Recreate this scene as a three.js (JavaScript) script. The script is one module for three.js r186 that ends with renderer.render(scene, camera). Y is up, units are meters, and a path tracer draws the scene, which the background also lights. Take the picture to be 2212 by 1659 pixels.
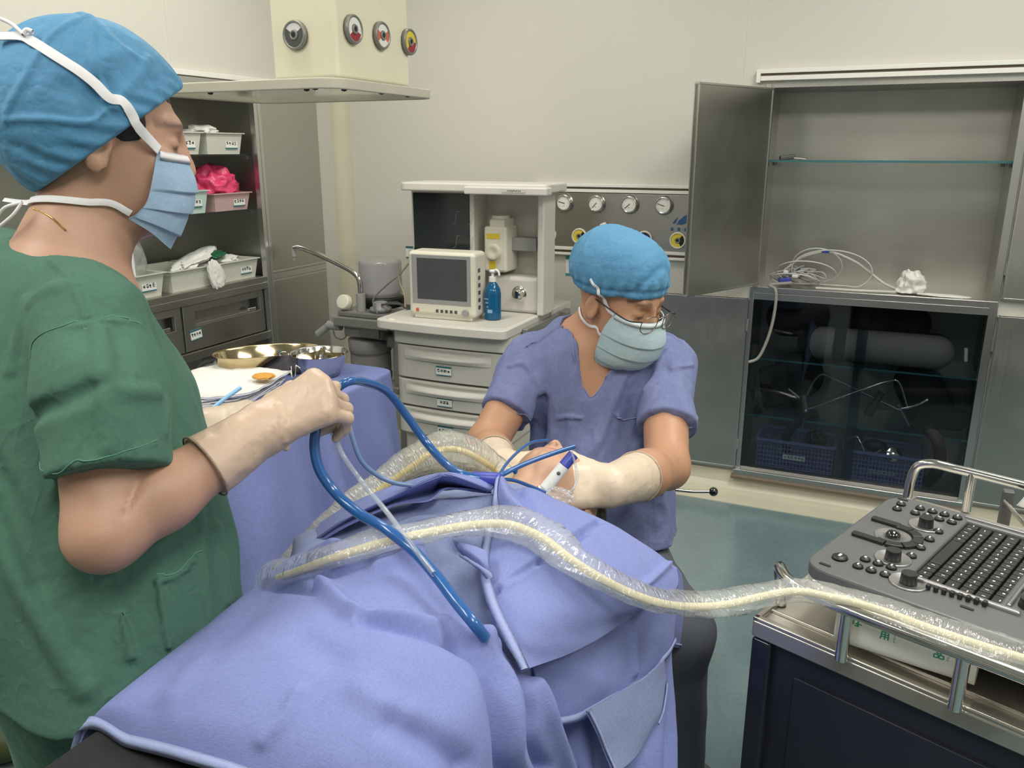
import * as THREE from 'three';
import { RoundedBoxGeometry } from 'three/addons/geometries/RoundedBoxGeometry.js';
import { mergeGeometries, mergeVertices } from 'three/addons/utils/BufferGeometryUtils.js';
import { RectAreaLightUniformsLib } from 'three/addons/lights/RectAreaLightUniformsLib.js';

// ---------------------------------------------------------------- camera, light, exposure
const scene = new THREE.Scene();
scene.background = new THREE.Color(0x0b0c0d);
const camera = new THREE.PerspectiveCamera(50.47, 4 / 3, 0.05, 40);
camera.position.set(0, 1.5, 0);
camera.rotation.order = 'YXZ';
camera.rotation.set(-16 * Math.PI / 180, 24 * Math.PI / 180, 0);
camera.updateMatrixWorld();
const renderer = new THREE.WebGLRenderer({ antialias: true });
renderer.toneMapping = THREE.LinearToneMapping;
renderer.toneMappingExposure = 1.0;
renderer.shadowMap.enabled = true;
RectAreaLightUniformsLib.init();
const LAMP_COLOR = new THREE.Color().setRGB(1.0, 0.965, 0.885);
const LAMP_POWER = 13;
const CEIL = 2.75;
// ceiling light panels: x, z, width (x), length (z)
const LAMPS = [[-1.55, -2.1, 0.6, 1.2], [0.35, -2.1, 0.6, 1.2], [-1.55, 0.1, 0.6, 1.2], [0.35, 0.1, 0.6, 1.2], [1.75, -1.0, 0.6, 1.2]];
for (const [x, z, w, l] of LAMPS) {
  const L = new THREE.RectAreaLight(LAMP_COLOR, LAMP_POWER, w - 0.04, l - 0.04);
  L.position.set(x, CEIL - 0.03, z); L.lookAt(x, 0, z); L.castShadow = true;
  scene.add(L);
}

// ---------------------------------------------------------------- helpers
const PI = Math.PI, R = d => d * PI / 180;
const V = a => new THREE.Vector3(a[0], a[1], a[2]);
function rng(seed) { let s = seed >>> 0; return () => { s = (s + 0x6D2B79F5) >>> 0; let t = Math.imul(s ^ (s >>> 15), 1 | s); t = (t + Math.imul(t ^ (t >>> 7), 61 | t)) ^ t; return ((t ^ (t >>> 14)) >>> 0) / 4294967296; }; }
const used = {};
function numbered(n) { if (!(n in used)) { used[n] = 0; return n; } used[n]++; return n + '_' + String(used[n]).padStart(3, '0'); }
function tag(o, label, category, group, kind) {
  o.userData.label = label; o.userData.category = category;
  if (group) o.userData.group = group; if (kind) o.userData.kind = kind; return o;
}
function thing(name, label, category, pos = [0, 0, 0], turn = 0, group) {
  const o = new THREE.Group(); o.name = numbered(name); o.position.set(...pos); o.rotation.y = turn; scene.add(o);
  return tag(o, label, category, group);
}
function mesh(name, geo, mat, parent = scene) {
  if (Array.isArray(geo)) geo = merge(geo);
  const m = new THREE.Mesh(geo, mat); m.name = parent === scene ? numbered(name) : name;
  m.castShadow = m.receiveShadow = true; parent.add(m); return m;
}
function struct(name, geo, mat, parent = scene) {
  const m = mesh(name, geo, mat, parent); m.userData.kind = 'structure'; return m;
}
function dup(root, pos, turn, label, group) {
  const r = root.clone(); r.name = numbered(root.name.replace(/_\d{3}$/, '')); scene.add(r);
  r.userData = { ...root.userData }; r.position.set(...pos); r.rotation.y = turn;
  if (label) r.userData.label = label; if (group) r.userData.group = group; return r;
}
function clean(g) {
  const o = g.index ? g.toNonIndexed() : g.clone();
  for (const k of Object.keys(o.attributes)) if (!['position', 'normal', 'uv', 'color'].includes(k)) o.deleteAttribute(k);
  if (!o.attributes.uv) boxUV(o);
  if (!o.attributes.normal) o.computeVertexNormals();
  return o;
}
function merge(list) {
  const l = list.map(clean); const anyCol = l.some(g => g.attributes.color);
  if (anyCol) for (const g of l) if (!g.attributes.color) g.setAttribute('color', new THREE.BufferAttribute(new Float32Array(g.attributes.position.count * 3).fill(1), 3));
  return mergeGeometries(l);
}
function at(g, p = [0, 0, 0], r = [0, 0, 0], s) {
  const m = new THREE.Matrix4().compose(V(p), new THREE.Quaternion().setFromEuler(new THREE.Euler(...r)), s ? V(s) : new THREE.Vector3(1, 1, 1));
  return g.applyMatrix4(m);
}
// box with metre uv, slightly rounded
function bx(w, h, d, p = [0, 0, 0], r = 0.003, rot) {
  r = Math.min(r, w / 2.01, h / 2.01, d / 2.01);
  const g = r > 0.0004 ? new RoundedBoxGeometry(w, h, d, 2, r) : new THREE.BoxGeometry(w, h, d);
  const o = clean(g); boxUV(o); return at(o, p, rot);
}
function cyl(r0, r1, h, p = [0, 0, 0], seg = 24, rot) { return at(clean(new THREE.CylinderGeometry(r1, r0, h, seg)), p, rot); }
function sph(r, p, s, seg = 20) { return at(clean(new THREE.SphereGeometry(r, seg, Math.round(seg * 0.7))), p, [0, 0, 0], s); }
function curve(pts, closed = false) { return new THREE.CatmullRomCurve3(pts.map(V), closed, 'centripetal'); }
function tube(pts, r, n = 60, seg = 10, closed = false) { return clean(new THREE.TubeGeometry(curve(pts, closed), n, r, seg, closed)); }
function lathe(prof, seg = 36, p = [0, 0, 0], rot) { return at(clean(new THREE.LatheGeometry(prof.map(q => new THREE.Vector2(q[0], q[1])), seg)), p, rot); }
function shape(pts, holes = []) {
  const s = new THREE.Shape(pts.map(q => new THREE.Vector2(q[0], q[1])));
  for (const h of holes) s.holes.push(new THREE.Path(h.map(q => new THREE.Vector2(q[0], q[1]))));
  return s;
}
function rshape(w, h, r) {
  const s = new THREE.Shape(), x = -w / 2, y = -h / 2;
  s.moveTo(x + r, y); s.lineTo(x + w - r, y); s.quadraticCurveTo(x + w, y, x + w, y + r); s.lineTo(x + w, y + h - r); s.quadraticCurveTo(x + w, y + h, x + w - r, y + h);
  s.lineTo(x + r, y + h); s.quadraticCurveTo(x, y + h, x, y + h - r); s.lineTo(x, y + r); s.quadraticCurveTo(x, y, x + r, y); return s;
}
function extr(s, depth, bevel = 0, p = [0, 0, 0], rot) {
  const g = new THREE.ExtrudeGeometry(s, { depth: depth - 2 * bevel, bevelEnabled: bevel > 0, bevelSize: bevel, bevelThickness: bevel, bevelSegments: 2, curveSegments: 10 });
  if (bevel) g.translate(0, 0, bevel);
  return at(clean(g), p, rot);
}
const rect = (x0, y0, x1, y1) => [[x0, y0], [x1, y0], [x1, y1], [x0, y1]];
function boxUV(g) {
  const p = g.attributes.position, n = p.count, uv = new Float32Array(n * 2);
  const a = new THREE.Vector3(), b = new THREE.Vector3(), c = new THREE.Vector3(), e = new THREE.Vector3();
  for (let i = 0; i < n; i += 3) {
    a.fromBufferAttribute(p, i); b.fromBufferAttribute(p, i + 1); c.fromBufferAttribute(p, i + 2);
    e.subVectors(b, a).cross(c.clone().sub(a));
    const ax = Math.abs(e.x), ay = Math.abs(e.y), az = Math.abs(e.z);
    for (let k = 0; k < 3; k++) {
      const x = p.getX(i + k), y = p.getY(i + k), z = p.getZ(i + k);
      const q = ax > ay && ax > az ? [z, y] : ay > az ? [x, z] : [x, y];
      uv[2 * (i + k)] = q[0]; uv[2 * (i + k) + 1] = q[1];
    }
  }
  g.setAttribute('uv', new THREE.BufferAttribute(uv, 2)); return g;
}
// value noise
function hash3(x, y, z) { let h = Math.imul(x, 374761393) ^ Math.imul(y, 668265263) ^ Math.imul(z, 2147483647 ^ 974711); h = Math.imul(h ^ (h >>> 13), 1274126177); return ((h ^ (h >>> 16)) >>> 0) / 4294967296; }
function noise(x, y, z) {
  const i = Math.floor(x), j = Math.floor(y), k = Math.floor(z); let u = x - i, v = y - j, w = z - k;
  u = u * u * (3 - 2 * u); v = v * v * (3 - 2 * v); w = w * w * (3 - 2 * w);
  const L = (a, b, t) => a + (b - a) * t;
  return L(L(L(hash3(i, j, k), hash3(i + 1, j, k), u), L(hash3(i, j + 1, k), hash3(i + 1, j + 1, k), u), v),
    L(L(hash3(i, j, k + 1), hash3(i + 1, j, k + 1), u), L(hash3(i, j + 1, k + 1), hash3(i + 1, j + 1, k + 1), u), v), w) * 2 - 1;
}
function fbm(x, y, z, o = 3) { let s = 0, a = 0.5; for (let i = 0; i < o; i++) { s += a * noise(x, y, z); x *= 2.03; y *= 2.03; z *= 2.03; a *= 0.5; } return s; }
// textures (metres per tile = size); f(u,v) tileable is not needed: repeats are mirrored
function tex(n, size, f, srgb) {
  const d = new Uint8Array(n * n * 4);
  for (let j = 0; j < n; j++) for (let i = 0; i < n; i++) {
    const c = f(i / n, j / n), k = 4 * (j * n + i);
    if (typeof c === 'number') d[k] = d[k + 1] = d[k + 2] = Math.max(0, Math.min(255, c * 255));
    else for (let q = 0; q < 3; q++) d[k + q] = Math.max(0, Math.min(255, c[q] * 255));
    d[k + 3] = 255;
  }
  const t = new THREE.DataTexture(d, n, n); t.wrapS = t.wrapT = THREE.MirroredRepeatWrapping; t.magFilter = THREE.LinearFilter; t.minFilter = THREE.LinearMipmapLinearFilter; t.generateMipmaps = true;
  t.repeat.set(1 / size, 1 / size); if (srgb) t.colorSpace = THREE.SRGBColorSpace; t.needsUpdate = true; return t;
}
const T = {
  mottle: tex(256, 1.3, (u, v) => 0.965 + 0.022 * fbm(u * 18, v * 18, 1, 4), true),
  weave: tex(512, 0.16, (u, v) => 0.5 + 0.2 * Math.sin(u * 2 * PI * 110) * Math.sin(v * 2 * PI * 110) + 0.35 * fbm(u * 60, v * 14, 3, 3) + 0.3 * fbm(u * 14, v * 60, 7, 3)),
  cloth: tex(256, 0.3, (u, v) => 0.94 + 0.05 * fbm(u * 90, v * 90, 2, 3) + 0.02 * fbm(u * 6, v * 6, 9, 2), true),
  brushH: tex(512, 0.6, (u, v) => 0.5 + 0.05 * fbm(u * 3, v * 240, 4, 2) + 0.12 * fbm(u * 4, v * 5, 14, 3)),
  brushV: tex(512, 0.6, (u, v) => 0.5 + 0.05 * fbm(u * 240, v * 3, 5, 2) + 0.12 * fbm(u * 4, v * 5, 15, 3)),
  smear: tex(256, 0.9, (u, v) => 0.45 + 0.5 * fbm(u * 7, v * 7, 6, 4)),
  floor: tex(512, 1.4, (u, v) => 0.94 + 0.07 * fbm(u * 9, v * 9, 8, 4) + 0.05 * fbm(u * 160, v * 160, 11, 2), true),
  grain: tex(256, 0.06, (u, v) => 0.5 + 0.5 * fbm(u * 50, v * 50, 12, 2)),
  crease: tex(512, 0.32, (u, v) => { const r = (f, s) => { const q = Math.max(0, 1 - Math.abs(fbm(u * f, v * f * 0.6, s, 3)) * 6); return q * q; }; return 0.25 + 0.4 * r(4, 41) + 0.22 * r(9, 43) + 0.25 * fbm(u * 30, v * 30, 47, 3); }),
  crumple: tex(512, 0.14, (u, v) => { const a = fbm(u * 7, v * 7, 21, 3), b = fbm(u * 7, v * 7, 31, 3); return 0.5 + 0.6 * Math.abs(a) + 0.4 * Math.abs(b) - 0.2; }),
};
const lin = (r, g, b) => new THREE.Color().setRGB(r, g, b);
const std = o => new THREE.MeshStandardMaterial(o), phy = o => new THREE.MeshPhysicalMaterial(o);
const M = {
  wall: std({ color: lin(0.62, 0.61, 0.555), roughness: 0.42 }),
  seam: std({ color: lin(0.72, 0.70, 0.64), roughness: 0.5 }),
  cove: std({ color: lin(0.66, 0.63, 0.50), roughness: 0.4, map: T.mottle }),
  trimWhite: std({ color: lin(0.80, 0.79, 0.74), roughness: 0.35 }),
  trimBrown: std({ color: lin(0.16, 0.12, 0.085), roughness: 0.5 }),
  ceiling: std({ color: lin(0.72, 0.71, 0.67), roughness: 0.8 }),
  floor: phy({ color: lin(0.19, 0.275, 0.3), roughness: 0.17, map: T.floor, clearcoat: 0.25, clearcoatRoughness: 0.2 }),
  steel: std({ color: lin(0.52, 0.515, 0.48), metalness: 1, roughness: 0.72, roughnessMap: T.brushV }),
  steelH: std({ color: lin(0.47, 0.46, 0.425), metalness: 1, roughness: 0.72, roughnessMap: T.brushH }),
  steelEdge: std({ color: lin(0.62, 0.62, 0.60), metalness: 1, roughness: 0.28 }),
  chrome: std({ color: lin(0.66, 0.65, 0.62), metalness: 1, roughness: 0.12 }),
  cream: std({ color: lin(0.89, 0.85, 0.65), roughness: 0.4, map: T.mottle }),
  creamEdge: std({ color: lin(0.62, 0.59, 0.49), roughness: 0.45, map: T.mottle }),
  glass: phy({ color: lin(0.82, 0.9, 0.88), transmission: 1, roughness: 0.03, thickness: 0, ior: 1.45 }),
  glassEdge: phy({ color: lin(0.05, 0.16, 0.17), roughness: 0.1 }),
  darkGlass: phy({ color: lin(0.66, 0.69, 0.72), transmission: 1, roughness: 0.03, thickness: 0 }),
  black: std({ color: lin(0.012, 0.012, 0.013), roughness: 0.45 }),
  blackSoft: std({ color: lin(0.014, 0.0145, 0.016), roughness: 0.85, bumpMap: T.weave, bumpScale: 0.0006 }),
  blackGloss: phy({ color: lin(0.008, 0.009, 0.01), roughness: 0.08, clearcoat: 1 }),
  screen: phy({ color: lin(0.028, 0.034, 0.038), roughness: 0.12 }),
  screen2: phy({ color: lin(0.062, 0.07, 0.076), roughness: 0.18 }),
  machine: std({ color: lin(0.74, 0.715, 0.665), roughness: 0.42, map: T.mottle }),
  machine2: std({ color: lin(0.66, 0.64, 0.585), roughness: 0.45, map: T.mottle }),
  ivory: std({ color: lin(0.74, 0.715, 0.6), roughness: 0.4 }),
  machineGrey: std({ color: lin(0.33, 0.33, 0.33), roughness: 0.45 }),
  greyDark: std({ color: lin(0.085, 0.088, 0.085), roughness: 0.4 }),
  greyMid: std({ color: lin(0.26, 0.26, 0.24), roughness: 0.35, metalness: 0.3 }),
  teal: std({ color: lin(0.02, 0.16, 0.17), roughness: 0.5 }),
  white: std({ color: lin(0.82, 0.82, 0.8), roughness: 0.55 }),
  paper: std({ color: lin(0.78, 0.77, 0.74), roughness: 0.9 }),
  bin: phy({ color: lin(0.72, 0.73, 0.66), roughness: 0.4, transmission: 0.12, thickness: 0 }),
  binPink: phy({ color: lin(0.62, 0.42, 0.42), roughness: 0.4 }),
  binMint: phy({ color: lin(0.55, 0.72, 0.68), roughness: 0.4 }),
  pink: phy({ color: lin(0.72, 0.06, 0.17), roughness: 0.35, bumpMap: T.crumple, bumpScale: 0.004 }),
  magenta: phy({ color: lin(0.3, 0.03, 0.08), roughness: 0.3 }),
  sky: std({ color: lin(0.16, 0.5, 0.64), roughness: 0.7 }),
  drape: phy({ color: lin(0.235, 0.285, 0.61), roughness: 0.92, map: T.cloth, bumpMap: T.weave, bumpScale: 0.0005, sheen: 0.25, sheenRoughness: 0.6, sheenColor: lin(0.5, 0.55, 0.9), side: THREE.DoubleSide }),
  drapeGrey: phy({ color: lin(0.28, 0.34, 0.58), roughness: 0.92, map: T.cloth, bumpMap: T.weave, bumpScale: 0.0005, side: THREE.DoubleSide }),
  hem: std({ color: lin(0.33, 0.39, 0.66), roughness: 0.95, bumpMap: T.weave, bumpScale: 0.001, side: THREE.DoubleSide }),
  scrubGreen: phy({ color: lin(0.068, 0.17, 0.122), roughness: 0.9, map: T.cloth, bumpMap: T.crease, bumpScale: 0.0022, sheen: 0.2, sheenRoughness: 0.6, sheenColor: lin(0.3, 0.6, 0.5) }),
  stitchGreen: std({ color: lin(0.10, 0.27, 0.19), roughness: 0.9 }),
  scrubBlue: phy({ color: lin(0.2, 0.235, 0.45), roughness: 0.9, map: T.cloth, bumpMap: T.crease, bumpScale: 0.0022, sheen: 0.2, sheenRoughness: 0.6, sheenColor: lin(0.5, 0.55, 0.8) }),
  stitchBlue: std({ color: lin(0.24, 0.28, 0.5), roughness: 0.9 }),
  trousers: std({ color: lin(0.09, 0.1, 0.125), roughness: 0.9, bumpMap: T.weave, bumpScale: 0.0006 }),
  skin: phy({ color: lin(1, 1, 1), vertexColors: true, roughness: 0.5, sheen: 0.1, bumpMap: T.grain, bumpScale: 0.0002 }),
  hair: std({ color: lin(0.012, 0.01, 0.01), roughness: 0.5 }),
  cap: phy({ color: lin(0.085, 0.28, 0.49), roughness: 0.75, map: T.cloth, bumpMap: T.crumple, bumpScale: 0.003, sheen: 0.3, sheenColor: lin(0.5, 0.8, 1) }),
  capSeam: std({ color: lin(0.11, 0.36, 0.66), roughness: 0.7 }),
  mask: phy({ color: lin(0.36, 0.52, 0.72), roughness: 0.8, map: T.cloth, side: THREE.DoubleSide }),
  mask2: phy({ color: lin(0.45, 0.6, 0.66), roughness: 0.8, map: T.cloth, side: THREE.DoubleSide }),
  strap: std({ color: lin(0.78, 0.78, 0.8), roughness: 0.8, side: THREE.DoubleSide }),
  glove: phy({ color: lin(0.58, 0.43, 0.325), roughness: 0.4, bumpMap: T.crumple, bumpScale: 0.0018, map: T.mottle }),
  gloveW: phy({ color: lin(0.74, 0.61, 0.47), roughness: 0.4, bumpMap: T.crumple, bumpScale: 0.0014, map: T.mottle }),
  cableBlue: phy({ color: lin(0.02, 0.105, 0.33), roughness: 0.22, clearcoat: 0.4 }),
  blueConn: phy({ color: lin(0.05, 0.07, 0.42), roughness: 0.35 }),
  clearTube: phy({ color: lin(0.8, 0.84, 0.9), transmission: 0.75, roughness: 0.12, thickness: 0 }),
  cord: std({ color: lin(0.74, 0.66, 0.44), roughness: 0.45 }),
  cordY: std({ color: lin(0.78, 0.62, 0.2), roughness: 0.45 }),
  film: phy({ color: lin(0.95, 0.96, 0.95), transmission: 0.84, roughness: 0.1, thickness: 0, bumpMap: T.crumple, bumpScale: 0.004, side: THREE.DoubleSide }),
  film2: phy({ color: lin(0.92, 0.92, 0.86), transmission: 0.74, roughness: 0.2, thickness: 0, bumpMap: T.crumple, bumpScale: 0.004, side: THREE.DoubleSide }),
  cartDark: std({ color: lin(0.02, 0.022, 0.038), roughness: 0.8, metalness: 0.2, roughnessMap: T.smear }),
  cartTop: std({ color: lin(0.58, 0.545, 0.49), metalness: 0.9, roughness: 0.72, roughnessMap: T.smear }),
  console: std({ color: lin(0.135, 0.14, 0.145), roughness: 0.42, metalness: 0.25 }),
  consoleWhite: std({ color: lin(0.6, 0.6, 0.57), roughness: 0.4 }),
  silver: std({ color: lin(0.42, 0.42, 0.42), roughness: 0.3, metalness: 0.85 }),
  key: std({ color: lin(0.018, 0.018, 0.019), roughness: 0.38 }),
  iodine: phy({ color: lin(0.22, 0.055, 0.008), roughness: 0.08, clearcoat: 1 }),
  iodineStain: std({ color: lin(0.66, 0.33, 0.06), roughness: 0.8 }),
  gauze: std({ color: lin(0.88, 0.88, 0.86), roughness: 0.95, bumpMap: T.weave, bumpScale: 0.002 }),
  bottleBlue: phy({ color: lin(0.01, 0.16, 0.36), roughness: 0.1, transmission: 0.35, thickness: 0.0 }),
  basket: std({ color: lin(0.17, 0.18, 0.36), roughness: 0.55 }),
  clog: std({ color: lin(0.06, 0.075, 0.02), roughness: 0.6 }),
  lamp: std({ color: lin(0.9, 0.9, 0.9), emissive: LAMP_COLOR, emissiveIntensity: 1.5 }),
  jar: phy({ color: lin(0.72, 0.72, 0.75), transmission: 0.75, roughness: 0.08, thickness: 0 }),
  red: std({ color: lin(0.32, 0.02, 0.03), roughness: 0.4 }),
  yellow: std({ color: lin(0.75, 0.58, 0.05), roughness: 0.4 }),
  orange: std({ color: lin(0.65, 0.13, 0.06), roughness: 0.4 }),
  green: std({ color: lin(0.02, 0.13, 0.06), roughness: 0.4 }),
  navy: std({ color: lin(0.02, 0.03, 0.09), roughness: 0.4 }),
  lipRed: std({ color: lin(0.5, 0.15, 0.13), roughness: 0.4 }),
};
// ---- print: small canvases with lettering
function canvasMat(w, h, draw, extra = {}) {
  const c = document.createElement('canvas'); c.width = w; c.height = h; const x = c.getContext('2d'); draw(x, w, h);
  const t = new THREE.CanvasTexture(c); t.colorSpace = THREE.SRGBColorSpace; t.anisotropy = 4;
  return std({ map: t, roughness: 0.6, ...extra });
}
// strokes of a few characters on a 0..10 grid (y down)
const GLYPH = {
  ma: [[5, 0, 5, 1.2], [1, 1.5, 9.5, 1.5], [1.6, 1.5, 0.6, 9.5], [2.4, 4, 5.4, 4], [4, 2.6, 4, 9.5], [4, 4.2, 2.3, 7.5], [4, 4.6, 5.4, 6.6], [5.8, 4, 9.4, 4], [7.6, 2.6, 7.6, 9.5], [7.6, 4.2, 6, 7.5], [7.6, 4.4, 9.5, 7.6]],
  zui: [[0.4, 1, 5, 1], [1, 3, 4.6, 3], [1, 3, 1, 9.4], [4.6, 3, 4.6, 9.4], [1, 9.4, 4.6, 9.4], [2.2, 1, 2.2, 5], [3.4, 1, 3.4, 5], [1, 6.6, 4.6, 6.6], [5.4, 1.5, 9.6, 1.5], [7.4, 0, 7.4, 1.5], [6.4, 2.4, 5.6, 4.6], [8.4, 2.4, 9.4, 4.4], [5.2, 6.2, 9.8, 6.2], [7.5, 4.6, 7.5, 9.8]],
  yi: [[0.8, 1, 9.2, 1], [1.2, 1, 1.2, 9], [1.2, 9, 9.4, 9], [3.6, 2, 2.6, 3.6], [2.8, 3.2, 8.4, 3.2], [2.4, 5.2, 8.8, 5.2], [5.4, 3.2, 5.2, 5.4], [5.2, 5.4, 2.8, 8], [5.6, 5.6, 8.6, 7.8]],
  yong: [[2, 1, 2, 6], [2, 6, 1, 9.6], [2, 1, 8.6, 1], [8.6, 1, 8.6, 9.4], [2, 3.6, 8.6, 3.6], [2, 6.2, 8.6, 6.2], [5.3, 1, 5.3, 9.6]],
  pin: [[3, 0.6, 7, 0.6], [3, 0.6, 3, 4], [7, 0.6, 7, 4], [3, 4, 7, 4], [0.8, 5.4, 4.4, 5.4], [0.8, 5.4, 0.8, 9.4], [4.4, 5.4, 4.4, 9.4], [0.8, 9.2, 4.4, 9.2], [5.6, 5.4, 9.4, 5.4], [5.6, 5.4, 5.6, 9.4], [9.4, 5.4, 9.4, 9.4], [5.6, 9.2, 9.4, 9.2]],
};
function glyph(x, name, px, py, s, seed = 1) {
  let g = GLYPH[name];
  if (!g) { const r = rng(seed); g = []; for (let k = 0; k < 7; k++) { const hz = r() < 0.55, a = 1 + 8 * r(), b = 0.5 + 3 * r(), c = 6 + 3.5 * r(); g.push(hz ? [b, a, c, a] : [a, b, a, c]); } }
  x.beginPath(); for (const [a, b, c, d] of g) { x.moveTo(px + a * s / 10, py + b * s / 10); x.lineTo(px + c * s / 10, py + d * s / 10); } x.stroke();
}
function labelMat(seed, n = 4, names = []) {
  return canvasMat(192, 96, (x, w, h) => {
    x.fillStyle = '#e9ebe8'; x.fillRect(0, 0, w, h); x.fillStyle = '#2d6f78'; x.fillRect(0, 0, w, 18); x.fillRect(0, h - 10, w, 10);
    x.strokeStyle = '#15171a'; x.lineWidth = 5; const s = Math.min(40, 170 / n);
    for (let k = 0; k < n; k++) glyph(x, names[k], w / 2 + (k - n / 2) * s * 1.05, 28, s * 0.95, seed * 13 + k * 7 + 1);
  });
}
function plate(w, h, p, rot, t = 0.0012) { // thin printed card, print on +z face
  const g = clean(new THREE.BoxGeometry(w, h, t)); return at(g, p, rot);
}

// ---------------------------------------------------------------- the room
const XL = -2.54, XR = 2.7, ZB = -3.57, ZF = 2.6, TH = 0.5;
struct('floor', bx(XR - XL + 1, 0.12, ZF - ZB + 1, [(XL + XR) / 2, -0.06, (ZB + ZF) / 2], 0), M.floor);
struct('ceiling', bx(XR - XL + 1, 0.12, ZF - ZB + 1, [(XL + XR) / 2, CEIL + 0.06, (ZB + ZF) / 2], 0), M.ceiling);
for (const [x, z, w, l] of LAMPS) {
  const t = thing('ceiling_light', 'recessed flat light panel in the ceiling', 'ceiling light', [x, CEIL, z], 0, 'ceiling light panels');
  mesh('frame', extr(shape(rect(-w / 2 - 0.03, -l / 2 - 0.03, w / 2 + 0.03, l / 2 + 0.03), [rect(-w / 2, -l / 2, w / 2, l / 2)]), 0.02, 0, [0, 0, 0], [PI / 2, 0, 0]), M.trimWhite, t);
  mesh('diffuser', bx(w, 0.012, l, [0, -0.007, 0], 0), M.lamp, t);
}
// right cabinet opening in the back wall, left cabinet opening in the left wall
const RC = { x0: -0.475, x1: 0.445, y0: 0.115, y1: 1.755 };
const LC = { z0: -3.375, z1: -1.55, y0: 0.12, y1: 1.745 };
{ // wall_back: thick core with the opening, panels of it in front
  const core = struct('wall_back', extr(shape(rect(XL - TH, 0, XR + TH, CEIL), [rect(RC.x0, RC.y0, RC.x1, RC.y1)]), TH, 0, [0, 0, ZB - TH - 0.008]), M.wall);
  const xs = [XL, -1.73, -0.57, 0.59, 1.75, XR], g = 0.002;
  for (let i = 0; i < 5; i++) {
    const hole = i === 2 ? [rect(RC.x0, RC.y0, RC.x1, RC.y1)] : [];
    mesh('panel', extr(shape(rect(xs[i] + g, 0, xs[i + 1] - g, CEIL), hole), 0.008, 0.001, [0, 0, ZB - 0.008]), M.wall, core);
    if (i) mesh('seam', bx(0.006, CEIL, 0.005, [xs[i], CEIL / 2, ZB - 0.004], 0), M.seam, core);
  }
}
{ // wall_left
  const rot = [0, PI / 2, 0]; // shape x -> -z ; extrude -> +x
  const sh = (a, b, h = []) => shape(rect(-b, 0, -a, CEIL), h);
  const hole = [rect(-LC.z1, LC.y0, -LC.z0, LC.y1)];
  const core = struct('wall_left', extr(sh(ZB - TH, ZF + TH, hole), TH, 0, [XL - TH - 0.008, 0, 0], rot), M.wall);
  const zs = [ZB, -2.5, -1.3, -0.1, 1.1, ZF], g = 0.002;
  for (let i = 0; i < 5; i++) {
    const a = zs[i] + g, b = zs[i + 1] - g;
    const parts = [];
    const z0 = Math.max(a, LC.z0), z1 = Math.min(b, LC.z1);
    if (z1 > z0 + 0.01) {
      parts.push([a, b, LC.y1, CEIL], [a, b, 0, LC.y0]);
      if (z0 > a + 0.01) parts.push([a, z0, LC.y0, LC.y1]);
      if (z1 < b - 0.01) parts.push([z1, b, LC.y0, LC.y1]);
    } else parts.push([a, b, 0, CEIL]);
    mesh('panel', parts.map(([p, q, y0, y1]) => bx(0.008, y1 - y0, q - p, [XL - 0.004, (y0 + y1) / 2, (p + q) / 2], 0)), M.wall, core);
    if (i) mesh('seam', bx(0.005, CEIL - LC.y1, 0.006, [XL - 0.004, (CEIL + LC.y1) / 2, zs[i]], 0), M.seam, core);
  }
}
struct('wall_right', bx(TH, CEIL, ZF - ZB + 1, [XR + TH / 2, CEIL / 2, (ZB + ZF) / 2], 0), M.wall);
struct('wall_front', bx(XR - XL, CEIL, TH, [(XR + XL) / 2, CEIL / 2, ZF + TH / 2], 0), M.wall);
{ // concave corner moulding and the floor cove
  const cove = (r, n = 8) => { const p = [[0, 0]]; for (let i = 0; i <= n; i++) { const a = i / n * PI / 2; p.push([r - r * Math.sin(a), r - r * Math.cos(a)]); } return p; };
  struct('trim_1', extr(shape(cove(0.07)), CEIL, 0, [XL, CEIL, ZB], [PI / 2, 0, 0]), M.cove);
  const base = [[0, 0], [0.15, 0], [0.15, 0.004], [0.06, 0.01], [0.03, 0.022], [0.012, 0.045], [0.008, 0.1], [0, 0.1]];
  struct('baseboard_back', extr(shape(base), XR - XL, 0, [XR, 0, ZB], [0, -PI / 2, 0]), M.cove);
  struct('baseboard_left', extr(shape(base), ZF - ZB, 0, [XL, 0, ZB]), M.cove);
}

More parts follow.
